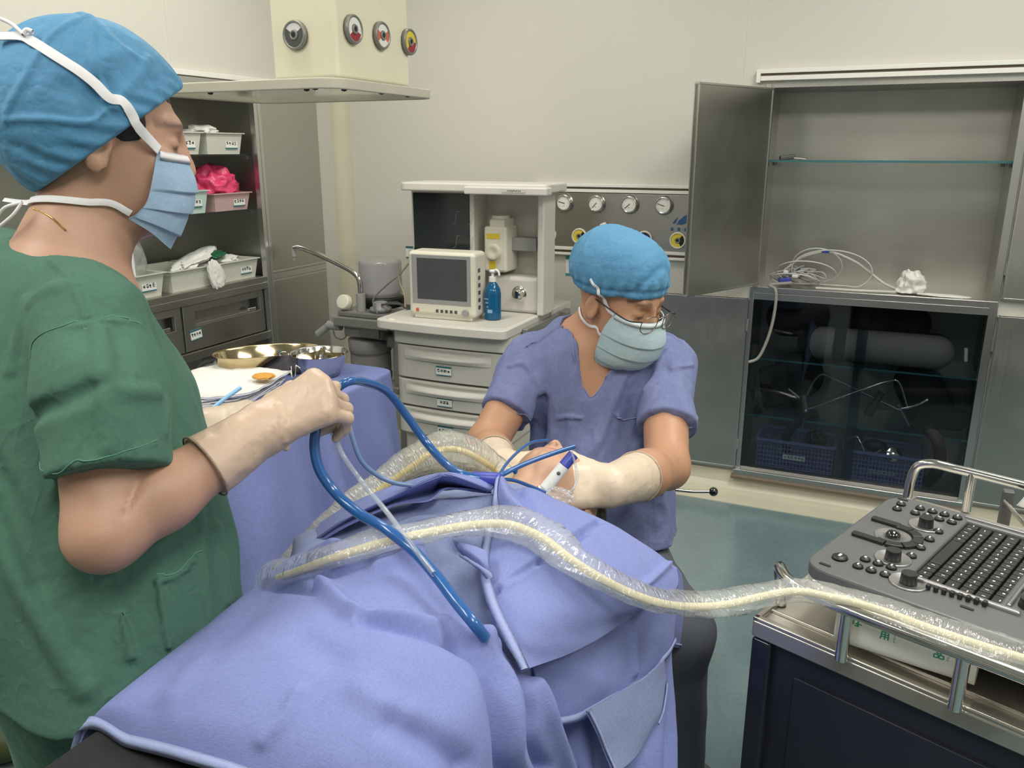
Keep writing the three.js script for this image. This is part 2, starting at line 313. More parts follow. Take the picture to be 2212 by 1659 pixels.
// ---------------------------------------------------------------- left wall: recessed steel cabinet with open bay
{
  const D = 0.36, x0 = XL - D, t = thing('wall_cabinet', 'recessed stainless steel wall cabinet with open shelves behind the nurse', 'cabinet', [0, 0, 0]);
  const zc = (LC.z0 + LC.z1) / 2, zl = LC.z1 - LC.z0, ZD = -2.955; // bay/door divider
  mesh('body', [
    bx(0.015, LC.y1 - LC.y0, zl, [x0 + 0.008, (LC.y0 + LC.y1) / 2, zc], 0.001),
    bx(D, 0.02, zl, [XL - D / 2, LC.y0 + 0.01, zc], 0.001), bx(D, 0.02, zl, [XL - D / 2, LC.y1 - 0.01, zc], 0.001),
    bx(D, LC.y1 - LC.y0, 0.015, [XL - D / 2, (LC.y0 + LC.y1) / 2, LC.z1 - 0.008], 0.001), bx(D, LC.y1 - LC.y0, 0.015, [XL - D / 2, (LC.y0 + LC.y1) / 2, LC.z0 + 0.008], 0.001),
    bx(D, LC.y1 - LC.y0, 0.012, [XL - D / 2, (LC.y0 + LC.y1) / 2, ZD - 0.02], 0.001),
    bx(0.004, LC.y1 - LC.y0, 0.004, [x0 + 0.017, (LC.y0 + LC.y1) / 2, -2.55], 0)], M.steelH, t);
  const fr = mesh('frame', [bx(0.03, 0.04, zl + 0.04, [XL + 0.005, LC.y1 + 0.012, zc], 0.002), bx(0.03, 0.03, zl + 0.04, [XL + 0.005, LC.y0 - 0.005, zc], 0.002),
    bx(0.03, LC.y1 - LC.y0, 0.022, [XL + 0.003, (LC.y0 + LC.y1) / 2, ZD + 0.014], 0.003), bx(0.028, LC.y1 - LC.y0, 0.02, [XL + 0.001, (LC.y0 + LC.y1) / 2, ZD - 0.012], 0.003)], M.steelEdge, t);
  mesh('trim_strip', bx(0.02, 0.02, zl + 0.06, [XL + 0.012, LC.y1 + 0.045, zc], 0.002), M.trimWhite, t);
  mesh('trim_strip', bx(0.016, 0.012, zl + 0.06, [XL + 0.008, LC.y1 + 0.031, zc], 0.002), M.trimBrown, t);
  const zd = (LC.z0 + ZD - 0.02) / 2, wd = ZD - 0.02 - LC.z0;
  for (const [a, b] of [[0.955, LC.y1], [LC.y0 + 0.01, 0.925]]) {
    const d = mesh('door', bx(0.02, b - a, wd, [XL + 0.004, (a + b) / 2, zd], 0.004), M.steel, t);
    mesh('door_lip', [bx(0.024, 0.01, wd, [XL + 0.005, a > 0.5 ? a + 0.006 : b - 0.006, zd], 0.002)], M.steelEdge, d);
  }
  mesh('mid_rail', bx(0.022, 0.03, wd, [XL + 0.002, 0.94, zd], 0.003), M.steelEdge, t);
  // shelves of the bay
  const bl = LC.z1 - ZD;
  for (const y of [1.247, 1.481]) {
    const s = mesh('glass_shelf', bx(D - 0.04, 0.007, bl - 0.03, [XL - D / 2 - 0.005, y, (LC.z1 + ZD) / 2], 0.001), M.glass, t);
    for (const z of [ZD + 0.02, -2.3, LC.z1 - 0.04]) mesh('shelf_pin', bx(0.02, 0.018, 0.02, [XL - 0.05, y - 0.012, z], 0.003), M.greyDark, s);
  }
  mesh('counter', bx(D - 0.01, 0.03, bl - 0.02, [XL - D / 2, 0.932, (LC.z1 + ZD) / 2], 0.003), M.steelH, t);
  mesh('rail', bx(0.02, 0.03, bl - 0.02, [XL - 0.012, 0.905, (LC.z1 + ZD) / 2], 0.002), M.steelH, t);
  // two drawers with recessed grips
  for (const [z0, z1] of [[-2.935, -2.445], [-2.43, -1.95]]) {
    const w = z1 - z0, zc2 = (z0 + z1) / 2;
    const d = mesh('drawer', [
      extr(shape(rect(-w / 2, 0.70, w / 2, 0.885), [rect(-w / 2 + 0.06, 0.795, w / 2 - 0.03, 0.858)]), 0.018, 0.002, [XL - 0.035, 0, zc2], [0, PI / 2, 0]),
      bx(0.006, 0.07, w - 0.08, [XL - 0.062, 0.826, zc2], 0.001), bx(0.03, 0.01, w - 0.09, [XL - 0.05, 0.797, zc2], 0.003)], M.steelH, t);
    mesh('grip_lip', bx(0.012, 0.016, 0.05, [XL - 0.03, 0.806, z0 + 0.075], 0.004), M.steelEdge, d);
  }
  mesh('rail', bx(0.03, 0.035, bl - 0.02, [XL - 0.02, 0.675, (LC.z1 + ZD) / 2], 0.002), M.steelH, t);
  mesh('shelf_floor', bx(D - 0.02, 0.015, bl - 0.02, [XL - D / 2, 0.36, (LC.z1 + ZD) / 2], 0.002), M.steelH, t);
  const lb = mesh('drawer_label', plate(0.062, 0.045, [XL - 0.0145, 0.762, -2.50], [0, PI / 2, 0.08]), labelMat(5, 4), t);
  lb.userData.label = 'white printed drawer label with teal bars';
}
// storage bins on the shelves
function trayGeo(w, h, d, t = 0.003) { // open tapered tray, base at y=0
  const w2 = w * 0.9, d2 = d * 0.9, out = [];
  const ring = (ww, dd, y) => [[-ww / 2, y, -dd / 2], [ww / 2, y, -dd / 2], [ww / 2, y, dd / 2], [-ww / 2, y, dd / 2]];
  const A = ring(w2, d2, 0), B = ring(w, d, h), A2 = ring(w2 - 2 * t, d2 - 2 * t, t), B2 = ring(w - 2 * t, d - 2 * t, h);
  const pos = []; const quad = (a, b, c, e) => pos.push(...a, ...b, ...c, ...a, ...c, ...e);
  for (let i = 0; i < 4; i++) { const j = (i + 1) % 4; quad(A[j], A[i], B[i], B[j]); quad(A2[i], A2[j], B2[j], B2[i]); }
  quad(A[0], A[1], A[2], A[3]); quad(A2[3], A2[2], A2[1], A2[0]);
  const g = new THREE.BufferGeometry(); g.setAttribute('position', new THREE.Float32BufferAttribute(pos, 3)); g.computeVertexNormals(); out.push(clean(g));
  const L = 0.008; out.push(extr(shape(rect(-w / 2 - L, -d / 2 - L, w / 2 + L, d / 2 + L), [rect(-w / 2 + t, -d / 2 + t, w / 2 - t, d / 2 - t)]), 0.004, 0, [0, h + 0.002, 0], [PI / 2, 0, 0]));
  return merge(out);
}
function crumpled(rx, ry, rz, seed, amp = 0.3, det = 3) {
  const g = mergeVertices(new THREE.IcosahedronGeometry(1, 12).deleteAttribute('normal').deleteAttribute('uv')), p = g.attributes.position;
  for (let i = 0; i < p.count; i++) {
    const x = p.getX(i), y = p.getY(i), z = p.getZ(i);
    const a1 = Math.abs(fbm(x * det * 0.55 + seed, y * det * 0.55, z * det * 0.55, 2)), a2 = Math.abs(fbm(x * det + seed * 2, y * det, z * det, 2)), k = 1 + amp * (0.55 - 1.9 * a1 - 0.8 * a2);
    p.setXYZ(i, x * rx * k, Math.max(y * ry * k, -ry * 0.6), z * rz * k);
  }
  g.computeVertexNormals(); return clean(g);
}
{
  const face = XL - 0.03;
  // [z, shelf y, w(z), h, mat, label, seed]
  const bins = [
    [-2.785, 1.4845, 0.21, 0.085, M.bin, 'off-white tray of small packets on the top shelf, nearest the cabinet post', 21],
    [-2.54, 1.4845, 0.22, 0.085, M.bin, 'off-white tray on the top shelf half hidden behind the nurse\'s face', 22],
    [-2.80, 1.2505, 0.215, 0.072, M.binPink, 'pinkish tray stuffed with a bright pink bag on the middle shelf', 23],
    [-2.545, 1.2505, 0.22, 0.09, M.binMint, 'mint white tray holding folded blue masks beside the pink bag', 24],
    [-2.80, 0.947, 0.245, 0.085, M.bin, 'off-white tray on the counter nearest the cabinet post', 25],
    [-2.53, 0.947, 0.235, 0.085, M.bin, 'off-white tray on the counter with wrappers hanging over its rim, middle of three', 26],
    [-2.255, 0.947, 0.245, 0.09, M.bin, 'off-white tray on the counter full of clear bagged tubing', 27]];
  for (const [z, y, w, h, mat, label, seed] of bins) {
    const t = thing('storage_tray', label, 'tray', [XL - 0.155, y, z], 0, 'trays on the wall cabinet shelves');
    mesh('tray', trayGeo(0.26, h, w), mat, t);
    const lb = mesh('tray_label', plate(0.07, 0.045, [0.1245, h * 0.52, -w * 0.2], [0, PI / 2, 0]), labelMat(seed, 4), t);
    if (seed === 26) t.remove(lb);
  }
  const inT = (name, label, cat, geo, mat) => tag(mesh(name, geo, mat), label, cat);
  inT('plastic_bag', 'bright pink crumpled plastic bag in the middle shelf tray', 'bag', at(crumpled(0.085, 0.085, 0.1, 3, 0.45), [XL - 0.13, 1.345, -2.805]), M.pink);
  inT('plastic_bag', 'dark magenta plastic sheet rising behind the blue masks', 'bag', at(crumpled(0.05, 0.12, 0.09, 8, 0.4), [XL - 0.17, 1.345, -2.64]), M.magenta);
  for (let k = 0; k < 4; k++) inT('face_mask', ['rightmost', 'second from right', 'third from right', 'leftmost'][k] + ' of the folded light blue face masks standing in the mint tray', 'mask', bx(0.09, 0.145, 0.012, [XL - 0.1, 1.336 - 0.006 * k, -2.585 + k * 0.03], 0.005, [0.08 * k - 0.12, 0.2, 0]), M.sky).userData.group = 'masks in the mint tray';
  inT('packet', 'white paper packet lying in the top shelf tray by the post', 'packet', at(crumpled(0.07, 0.03, 0.075, 11, 0.4), [XL - 0.14, 1.572, -2.765]), M.paper);
  inT('packet', 'white paper packet in the top tray beside the nurse\'s eye', 'packet', at(crumpled(0.07, 0.04, 0.08, 14, 0.4), [XL - 0.14, 1.58, -2.54]), M.paper);
  const wr = thing('wrapper', 'white and green paper wrapper lying across two counter trays', 'wrapper', [XL - 0.13, 1.05, -2.65]);
  mesh('sheet', at(crumpled(0.06, 0.018, 0.13, 31, 0.5), [0, 0, 0], [0.25, 0.2, 0]), M.paper, wr);
  mesh('green_band', at(crumpled(0.05, 0.012, 0.045, 33, 0.4), [0.02, 0.012, -0.09], [0.2, 0.3, 0]), M.green, wr);
  inT('paper_strip', 'torn white paper hanging over the middle counter tray', 'paper', at(crumpled(0.015, 0.07, 0.035, 41, 0.5), [XL + 0.005, 0.985, -2.63], [0.35, 0, 0]), M.paper);
  inT('packet', 'white paper filling the counter tray nearest the post', 'packet', at(crumpled(0.09, 0.025, 0.09, 45, 0.4), [XL - 0.15, 1.03, -2.805]), M.paper);
  const bag = thing('tubing_bag', 'clear bag of blue and white tubing in the counter tray by the nurse\'s mask', 'bag', [XL - 0.13, 0.96, -2.24]);
  mesh('bag', at(crumpled(0.1, 0.14, 0.11, 52, 0.3, 2), [0, 0.12, 0]), M.film2, bag);
  mesh('blue_sheet', at(crumpled(0.06, 0.1, 0.08, 55, 0.4, 2), [-0.01, 0.1, 0]), std({ color: lin(0.25, 0.3, 0.55), roughness: 0.6 }), bag);
  mesh('white_stick', bx(0.02, 0.2, 0.022, [0.09, 0.12, 0.0], 0.004), M.white, bag);
  inT('paper_bundle', 'crumpled whitish paper lying deep on the lowest cabinet shelf', 'paper', at(crumpled(0.09, 0.05, 0.13, 61, 0.5), [-2.66,0.563,-2.767]), M.paper);
  inT('blue_bundle', 'round teal blue wrapped bundle behind the nurse\'s shoulder', 'bundle', at(crumpled(0.1, 0.11, 0.14, 66, 0.12), [XL - 0.16, 0.45, -2.18]), std({ color: lin(0.03, 0.16, 0.24), roughness: 0.7, bumpMap: T.crumple, bumpScale: 0.004 }));
}

// ---------------------------------------------------------------- ceiling pendant with gas outlets and tray
function gasOutlet(parent, p, rot, kind) { // disc facing +z in its own frame
  const g = new THREE.Group(); g.name = 'gas_outlet'; g.position.set(...p); g.rotation.set(...rot); parent.add(g);
  const lite = kind.ringMat || M.greyMid;
  mesh('rim', lathe([[0.0, 0], [0.036, 0], [0.036, 0.008], [0.034, 0.012], [0.0295, 0.012], [0.0285, 0.007], [0, 0.007]], 40, [0, 0, 0], [PI / 2, 0, 0]), lite, g);
  for (const [a0, a1, mat] of kind.sectors) {
    const s = new THREE.Shape(); s.absarc(0, 0, 0.0285, R(a0), R(a1), false); s.absarc(0, 0, 0.013, R(a1), R(a0), true);
    mesh('colour_sector', extr(s, 0.003, 0, [0, 0, 0.0065]), mat, g);
  }
  mesh('socket', lathe([[0, 0.004], [0.005, 0.004], [0.006, 0.013], [0.011, 0.013], [0.0125, 0.011], [0.0125, 0.006]], 28, [0, 0, 0], [PI / 2, 0, 0]), M.greyMid, g);
  mesh('socket_hole', cyl(0.0055, 0.0055, 0.002, [0, 0, 0.0125], 16, [PI / 2, 0, 0]), M.black, g);
  return g;
}
{
  const Y0 = 1.675, X1 = -1.30, X0 = -1.505, Z1 = -1.835, Z0 = -2.19, H = CEIL - Y0;
  const t = thing('ceiling_pendant', 'cream ceiling pendant column with gas outlets and a tray beneath', 'medical pendant', [0, 0, 0]);
  mesh('column', bx(X1 - X0, H, Z1 - Z0, [(X0 + X1) / 2, Y0 + H / 2, (Z0 + Z1) / 2], 0.012), M.cream, t);
  const W = M.white, Yl = M.yellow, Rd = M.red;
  gasOutlet(t, [-1.421,1.783,-1.833], [0, 0, 0], { sectors: [[35, 145, M.white], [145, 395, M.greyDark]] });
  gasOutlet(t, [-1.298,1.799,-1.902], [0, PI / 2, 0], { sectors: [[-20, 215, M.white], [215, 340, Rd]] });
  gasOutlet(t, [-1.298,1.799,-2.035], [0, PI / 2, 0], { sectors: [[30, 150, M.white], [150, 215, M.orange], [215, 325, M.white], [325, 390, M.orange]] });
  gasOutlet(t, [-1.298,1.799,-2.18], [0, PI / 2, 0], { sectors: [[0, 230, Yl], [230, 360, Rd]] });
  // tray: rounded slab rim with a clear plate
  const tx0 = -1.93, tx1 = -1.275, tz0 = -2.3, tz1 = -1.775, w = tx1 - tx0, d = tz1 - tz0, c = [(tx0 + tx1) / 2, 0, (tz0 + tz1) / 2];
  const so = rshape(w, d, 0.07), si = new THREE.Path(rshape(w - 0.016, d - 0.016, 0.064).getPoints(8)); so.holes.push(si);
  mesh('tray_rim', extr(so, 0.026, 0.003, [c[0], 1.675, c[2]], [PI / 2, 0, 0]), M.creamEdge, t);
  mesh('tray_plate', extr(rshape(w - 0.017, d - 0.017, 0.064), 0.008, 0, [c[0], 1.668, c[2]], [PI / 2, 0, 0]), phy({ color: lin(0.75, 0.77, 0.72), transmission: 0.8, roughness: 0.12, thickness: 0 }), t);
  for (const [x, z] of [[-1.42, -1.86], [-1.33, -1.9], [-1.37, -1.83], [-1.31, -2.05], [-1.31, -2.19], [-1.75, -1.86]]) mesh('bolt', lathe([[0, -0.01], [0.007, -0.008], [0.009, 0], [0, 0]], 12, [x, 1.659, z]), M.black, t);
}

// ---------------------------------------------------------------- back wall: gas panel
{
  const t = thing('gas_panel', 'stainless wall panel of gauges and gas outlets left of the open cabinet', 'gas panel', [0, 0, ZB]);
  const x0 = -1.46, x1 = -0.70, y0 = 1.075, y1 = 1.318, w = x1 - x0;
  mesh('plate', bx(w, y1 - y0, 0.02, [(x0 + x1) / 2, (y0 + y1) / 2, 0.01], 0.003), M.steelH, t);
  const strip = (y, h, mat, d) => mesh('trim_strip', bx(w + 0.02, h, d, [(x0 + x1) / 2, y, d / 2], 0.002), mat, t);
  strip(1.350, 0.014, M.trimWhite, 0.028); strip(1.338, 0.008, M.trimBrown, 0.018); strip(1.327, 0.014, M.trimWhite, 0.026);
  strip(1.068, 0.014, M.trimWhite, 0.028); strip(1.056, 0.009, M.trimBrown, 0.018); strip(1.044, 0.012, M.trimWhite, 0.026);
  const face = canvasMat(128, 128, (c, W) => {
    c.fillStyle = '#e4e4de'; c.fillRect(0, 0, W, W); c.strokeStyle = '#444'; c.lineWidth = 2; c.translate(64, 64);
    for (let k = 0; k <= 24; k++) { const a = R(135 + k * 11.25), r = k % 4 ? 48 : 42; c.beginPath(); c.moveTo(Math.cos(a) * r, Math.sin(a) * r); c.lineTo(Math.cos(a) * 54, Math.sin(a) * 54); c.stroke(); }
    c.fillStyle = '#555'; c.font = '13px sans-serif'; c.fillText('MPa', -13, 34);
  });
  [[-1.317, 165], [-1.165, 228], [-1.013, 222], [-0.862, 162]].forEach(([x, a]) => {
    const g = new THREE.Group(); g.name = 'pressure_gauge'; g.position.set(x, 1.272, 0.02); t.add(g);
    mesh('housing', lathe([[0, 0], [0.041, 0], [0.041, 0.006], [0.036, 0.022], [0.031, 0.026], [0.029, 0.02], [0, 0.02]], 36, [0, 0, 0], [PI / 2, 0, 0]), M.chrome, g);
    const d = new THREE.CircleGeometry(0.0295, 32); mesh('dial', at(clean(d), [0, 0, 0.0212]), face, g);
    mesh('needle', at(bx(0.03, 0.0022, 0.0012, [0.009, 0, 0], 0), [0, 0, 0.023], [0, 0, R(a)]), M.black, g);
  });
  const rim = { ringMat: M.ivory };
  const oy = 1.125;
  gasOutlet(t, [-1.392, oy, 0.02], [0, 0, 0], { ...rim, sectors: [[0, 110, M.green], [125, 235, M.green], [250, 350, M.greyMid]] });
  gasOutlet(t, [-1.244, oy, 0.02], [0, 0, 0], { ...rim, sectors: [[50, 300, M.yellow], [300, 410, M.black]] });
  gasOutlet(t, [-1.092, oy, 0.02], [0, 0, 0], { ...rim, sectors: [[0, 360, M.red]] });
  gasOutlet(t, [-0.941, oy, 0.02], [0, 0, 0], { ...rim, sectors: [[0, 360, M.navy]] });
  gasOutlet(t, [-0.793, oy, 0.02], [0, 0, 0], { ...rim, sectors: [[50, 300, M.yellow], [300, 410, M.black]] });
  const lever = mesh('outlet_plug', [bx(0.028, 0.075, 0.02, [-1.112, 1.155, 0.048], 0.005, [0, 0, 0.42]), cyl(0.014, 0.014, 0.03, [-1.092, 1.128, 0.035], 16, [PI / 2, 0, 0])], M.white, t);
  // blue emblem: two slanted leaf blades over two small marks
  const em = mesh('emblem', [
    extr(shape([[0, 0], [0.012, 0.018], [0.024, 0.028], [0.019, 0.012], [0.012, 0]]), 0.002, 0, [-0.822, 1.196, 0.0195]),
    extr(shape([[0, 0], [0.012, 0.02], [0.036, 0.04], [0.056, 0.046], [0.052, 0.026], [0.04, 0.006], [0.026, 0]]), 0.002, 0, [-0.804, 1.192, 0.0195]),
    ...[0, 1, 2].map(k => bx(0.012, 0.014, 0.001, [-0.822 + k * 0.03, 1.172, 0.0203], 0))], std({ color: lin(0.02, 0.10, 0.24), roughness: 0.4 }), t);
  em.userData.label = 'blue leaf-shaped emblem';
  const sg = tag(mesh('wall_sign', plate(0.16, 0.092, [-1.235, 0.985, ZB + 0.0015]), canvasMat(320, 184, (c, w, h) => {
    c.fillStyle = '#e6e7e4'; c.fillRect(0, 0, w, h); c.fillStyle = '#3f8f8c'; c.fillRect(0, 0, w, 34); c.fillRect(0, h - 22, w, 22);
    c.strokeStyle = '#222'; c.lineWidth = 8; glyph(c, 'ma', 40, 58, 78); glyph(c, 'zui', 150, 58, 78);
  })), 'white wall sign with teal bars and black characters under the gas panel', 'sign');
  const s2 = tag(mesh('wall_sign', plate(0.05, 0.06, [-2.151,1.006,-3.568]), labelMat(77, 1)), 'small teal topped wall label peeping out left of the anaesthesia machine', 'sign');
}
// ---------------------------------------------------------------- anaesthesia machine
{
  const t = thing('anaesthesia_machine', 'off-white anaesthesia machine with screen, worktop and three drawers', 'medical machine');
  const xa = -1.86, xb = -1.275;
  // lower body
  const rr = (w, d, r) => rshape(w, d, r);
  mesh('base', [extr(rr(0.56, 0.66, 0.05), 0.09, 0.006, [-1.565, 0.2, -3.17], [PI / 2, 0, 0])], M.greyDark, t);
  for (const [x, z] of [[-1.8, -2.92], [-1.33, -2.92], [-1.8, -3.42], [-1.33, -3.42]]) mesh('caster', [cyl(0.05, 0.05, 0.03, [x, 0.05, z], 24, [0, 0, PI / 2]), bx(0.045, 0.05, 0.05, [x, 0.095, z], 0.008)], M.greyDark, t);
  mesh('body', [bx(0.50, 0.56, 0.56, [-1.548, 0.47, -3.17], 0.015)], M.machine2, t);
  const uShape = (w, d, bulge) => { const s = new THREE.Shape(); s.moveTo(-w / 2, 0); s.lineTo(w / 2, 0); s.lineTo(w / 2, d - 0.03); s.quadraticCurveTo(w / 2, d, w / 2 - 0.04, d + 0.004); s.quadraticCurveTo(0, d + bulge, -w / 2 + 0.04, d + 0.004); s.quadraticCurveTo(-w / 2, d, -w / 2, d - 0.03); return s; };
  const slab = (w, d, bulge, h, x, y, z) => extr(uShape(w, d, bulge), h, 0.004, [x, y + h, z], [PI / 2, 0, 0]);
  mesh('apron', slab(0.53, 0.28, 0.02, 0.088, -1.545, 0.73, -3.12), M.machine2, t);
  const wt = mesh('worktop', slab(0.585, 0.73, 0.03, 0.036, -1.567, 0.795, -3.52), M.machine, t);
  mesh('worktop_inlay', slab(0.535, 0.68, 0.02, 0.004, -1.567, 0.829, -3.5), M.machine2, wt);
  mesh('brake_button', lathe([[0, 0.006], [0.02, 0.005], [0.026, 0]], 24, [-1.79, 0.812, -2.803], [PI / 2, 0, -0.2]), M.ivory, wt);
  mesh('side_rail', [bx(0.025, 0.03, 0.5, [-1.258, 0.795, -3.2], 0.005), bx(0.04, 0.035, 0.05, [-1.235, 0.80, -3.35], 0.006)], M.greyMid, t);
  for (const [y0, y1, seed] of [[0.581, 0.725, 91], [0.461, 0.576, 92], [0.335, 0.456, 93]]) {
    const d = mesh('drawer', slab(0.515, 0.27, 0.022, y1 - y0 - 0.004, -1.545, y0 + 0.002, -3.12), M.machine2, t);
    // swollen lip with a scooped grip above it
    const g = new THREE.PlaneGeometry(0.40, 0.05, 24, 8), p = g.attributes.position;
    for (let i = 0; i < p.count; i++) { const u = p.getX(i) / 0.2, v = p.getY(i) / 0.025; p.setZ(i, 0.016 * (1 - u * u) + (1 - Math.abs(u) ** 2.5) * (0.013 * Math.exp(-((v + 0.35) ** 2) * 7) - 0.012 * Math.exp(-((v - 0.55) ** 2) * 9)) + 0.001); }
    g.computeVertexNormals(); mesh('drawer_grip', at(clean(g), [-1.555, y1 - 0.035, -2.8395]), M.machine, d);
    mesh('drawer_label', plate(0.07, 0.04, [-1.565, (y0 + y1) / 2 - 0.022, -2.8275]), labelMat(seed, seed === 92 ? 3 : 4), d);
  }
  // upper shell
  mesh('top_cover', [extr(rr(0.66, 0.24, 0.03), 0.034, 0.006, [-1.535, 1.372, -3.15], [PI / 2, 0, 0]), bx(0.36, 0.03, 0.06, [-1.37, 1.345, -3.03], 0.006)], M.machine, t);
  const capT = canvasMat(256, 32, (c, w, h) => { c.fillStyle = '#cfcbc2'; c.fillRect(0, 0, w, h); c.strokeStyle = '#3a3a3a'; c.lineWidth = 3; for (let k = 0; k < 9; k++) glyph(c, '', 60 + k * 17, 8, 16, 500 + k); });
  mesh('brand_print', plate(0.1, 0.0125, [-1.33, 1.347, -2.9985]), capT, t);
  mesh('brand_print', plate(0.07, 0.012, [-1.8, 1.355, -3.0288]), canvasMat(160, 28, (c, w, h) => { c.fillStyle = '#cfcbc2'; c.fillRect(0, 0, w, h); c.strokeStyle = '#666'; c.lineWidth = 2; for (let k = 0; k < 7; k++) glyph(c, '', 40 + k * 12, 8, 12, 520 + k); }), t);
  mesh('side_panel', [bx(0.03, 0.51, 0.13, [-1.262, 1.085, -3.185], 0.008)], M.machine, t);
  mesh('side_panel', [bx(0.02, 0.51, 0.14, [-1.852, 1.085, -3.18], 0.008)], M.machine, t);
  mesh('back_panel', bx(0.6, 0.53, 0.03, [-1.555, 1.085, -3.255], 0.004), M.machine2, t);
  const scr = mesh('display_housing', bx(0.30, 0.51, 0.14, [-1.708, 1.085, -3.175], 0.008), M.machine, t);
  const sc = mesh('screen', bx(0.272, 0.28, 0.006, [-1.712, 1.187, -3.104], 0.003), M.screen, scr);
  for (const k of [0, 1]) for (const j of [0, 1]) mesh('screen_trace', tube([[0, 0, 0], [0.012, 0.006, 0], [0.016, 0.03, 0], [0.02, 0.05, 0], [0.034, 0.052, 0]].map(q => [q[0] - 1.655 + j * 0.075, q[1] + 1.2 - k * 0.1, -3.1004]), 0.0007, 20, 4), M.machineGrey, sc);
  mesh('screen_bezel', bx(0.272, 0.05, 0.008, [-1.712, 1.073, -3.1035], 0.002), M.blackGloss, scr);
  mesh('indicator', bx(0.018, 0.012, 0.002, [-1.63, 1.075, -3.0985], 0), M.orange, scr);
  // vaporiser bay
  const vap = new THREE.Group(); vap.name = 'vaporiser'; t.add(vap);
  const vx = -1.465, vz = -3.175;
  mesh('vaporiser_body', [bx(0.105, 0.19, 0.12, [vx, 1.1, vz], 0.012), bx(0.07, 0.05, 0.11, [vx + 0.005, 1.2, vz], 0.01)], M.ivory, vap);
  mesh('dial', cyl(0.042, 0.038, 0.03, [vx, 1.222, vz], 30), M.ivory, vap);
  mesh('warning_sticker', plate(0.06, 0.022, [vx - 0.008, 1.155, vz + 0.061]), M.yellow, vap);
  mesh('warning_sticker', plate(0.03, 0.032, [vx - 0.012, 1.035, vz + 0.061]), M.yellow, vap);
  mesh('filler', lathe([[0, 0.01], [0.016, 0.012], [0.03, 0.02], [0.034, 0.008], [0.034, 0]], 28, [vx - 0.006, 1.09, vz + 0.058], [PI / 2, 0, 0]), M.ivory, vap);
  mesh('mount_bracket', bx(0.12, 0.055, 0.06, [-1.36, 1.12, -3.2], 0.004), M.machineGrey, vap);
  mesh('lower_housing', [bx(0.24, 0.155, 0.1, [-1.395, 0.91, -3.19], 0.02)], M.machine, t);
  const kn = mesh('flow_knob', lathe([[0, 0.03], [0.016, 0.03], [0.018, 0.026], [0.02, 0.004], [0.032, 0.002], [0.034, 0]], 28, [-1.365, 0.915, -3.14], [PI / 2, 0, 0]), M.chrome, t);
}
{ // patient monitor standing on the worktop
  const t = thing('patient_monitor', 'ivory patient monitor with a blank grey screen on the anaesthesia machine', 'monitor', [-1.597, 0.8335, -2.935], R(3));
  mesh('housing', [bx(0.30, 0.262, 0.12, [0, 0.145, 0], 0.018), bx(0.26, 0.02, 0.11, [0, 0.01, -0.005], 0.004)], M.ivory, t);
  mesh('bezel', bx(0.262, 0.2, 0.004, [0, 0.163, 0.0595], 0.002), M.machineGrey, t);
  mesh('screen', bx(0.222, 0.168, 0.004, [0.004, 0.166, 0.0605], 0.002), M.screen2, t);
  for (let k = 0; k < 5; k++) mesh('button', bx(0.012, 0.013, 0.003, [-0.02 + k * 0.021, 0.036, 0.061], 0.002), M.greyDark, t);
  mesh('knob', cyl(0.015, 0.014, 0.012, [0.108, 0.036, 0.065], 24, [PI / 2, 0, 0]), M.machineGrey, t);
  mesh('warning_mark', bx(0.013, 0.014, 0.001, [-0.11, 0.036, 0.0606], 0), M.orange, t);
  mesh('port_strip', [0, 1, 2, 3, 4, 5].map(k => bx(0.003, 0.016, 0.02, [0.1505, 0.055 + k * 0.03, 0.02], 0.001)), M.greyDark, t);
}
{ // hand rub bottle
  const t = thing('pump_bottle', 'blue pump bottle standing on the anaesthesia machine worktop', 'bottle', [-1.41, 0.8335, -2.975]);
  mesh('bottle', lathe([[0, 0], [0.031, 0.001], [0.034, 0.006], [0.034, 0.105], [0.031, 0.125], [0.02, 0.145], [0.0135, 0.153], [0.0135, 0.16], [0, 0.16]], 32), M.bottleBlue, t);
  mesh('print', [0, 1, 2].map(k => bx(0.02 - 0.005 * k, 0.004, 0.002, [-0.012 + 0.002 * k, 0.088 - 0.016 * k, 0.0325], 0)).concat([bx(0.022, 0.014, 0.002, [0.002, 0.038, 0.0335], 0.001)]), std({ color: lin(0.25, 0.45, 0.6), roughness: 0.5 }), t);
  mesh('collar', cyl(0.0155, 0.0155, 0.02, [0, 0.165, 0], 24), M.white, t);
  mesh('pump_head', [cyl(0.006, 0.006, 0.03, [0, 0.185, 0], 14), lathe([[0, 0.205], [0.012, 0.203], [0.014, 0.197], [0.012, 0.192], [0, 0.192]], 20), tube([[0, 0.199, 0], [0.018, 0.203, 0.004], [0.03, 0.195, 0.006], [0.032, 0.182, 0.006]], 0.0048, 16, 8)], M.white, t);
}
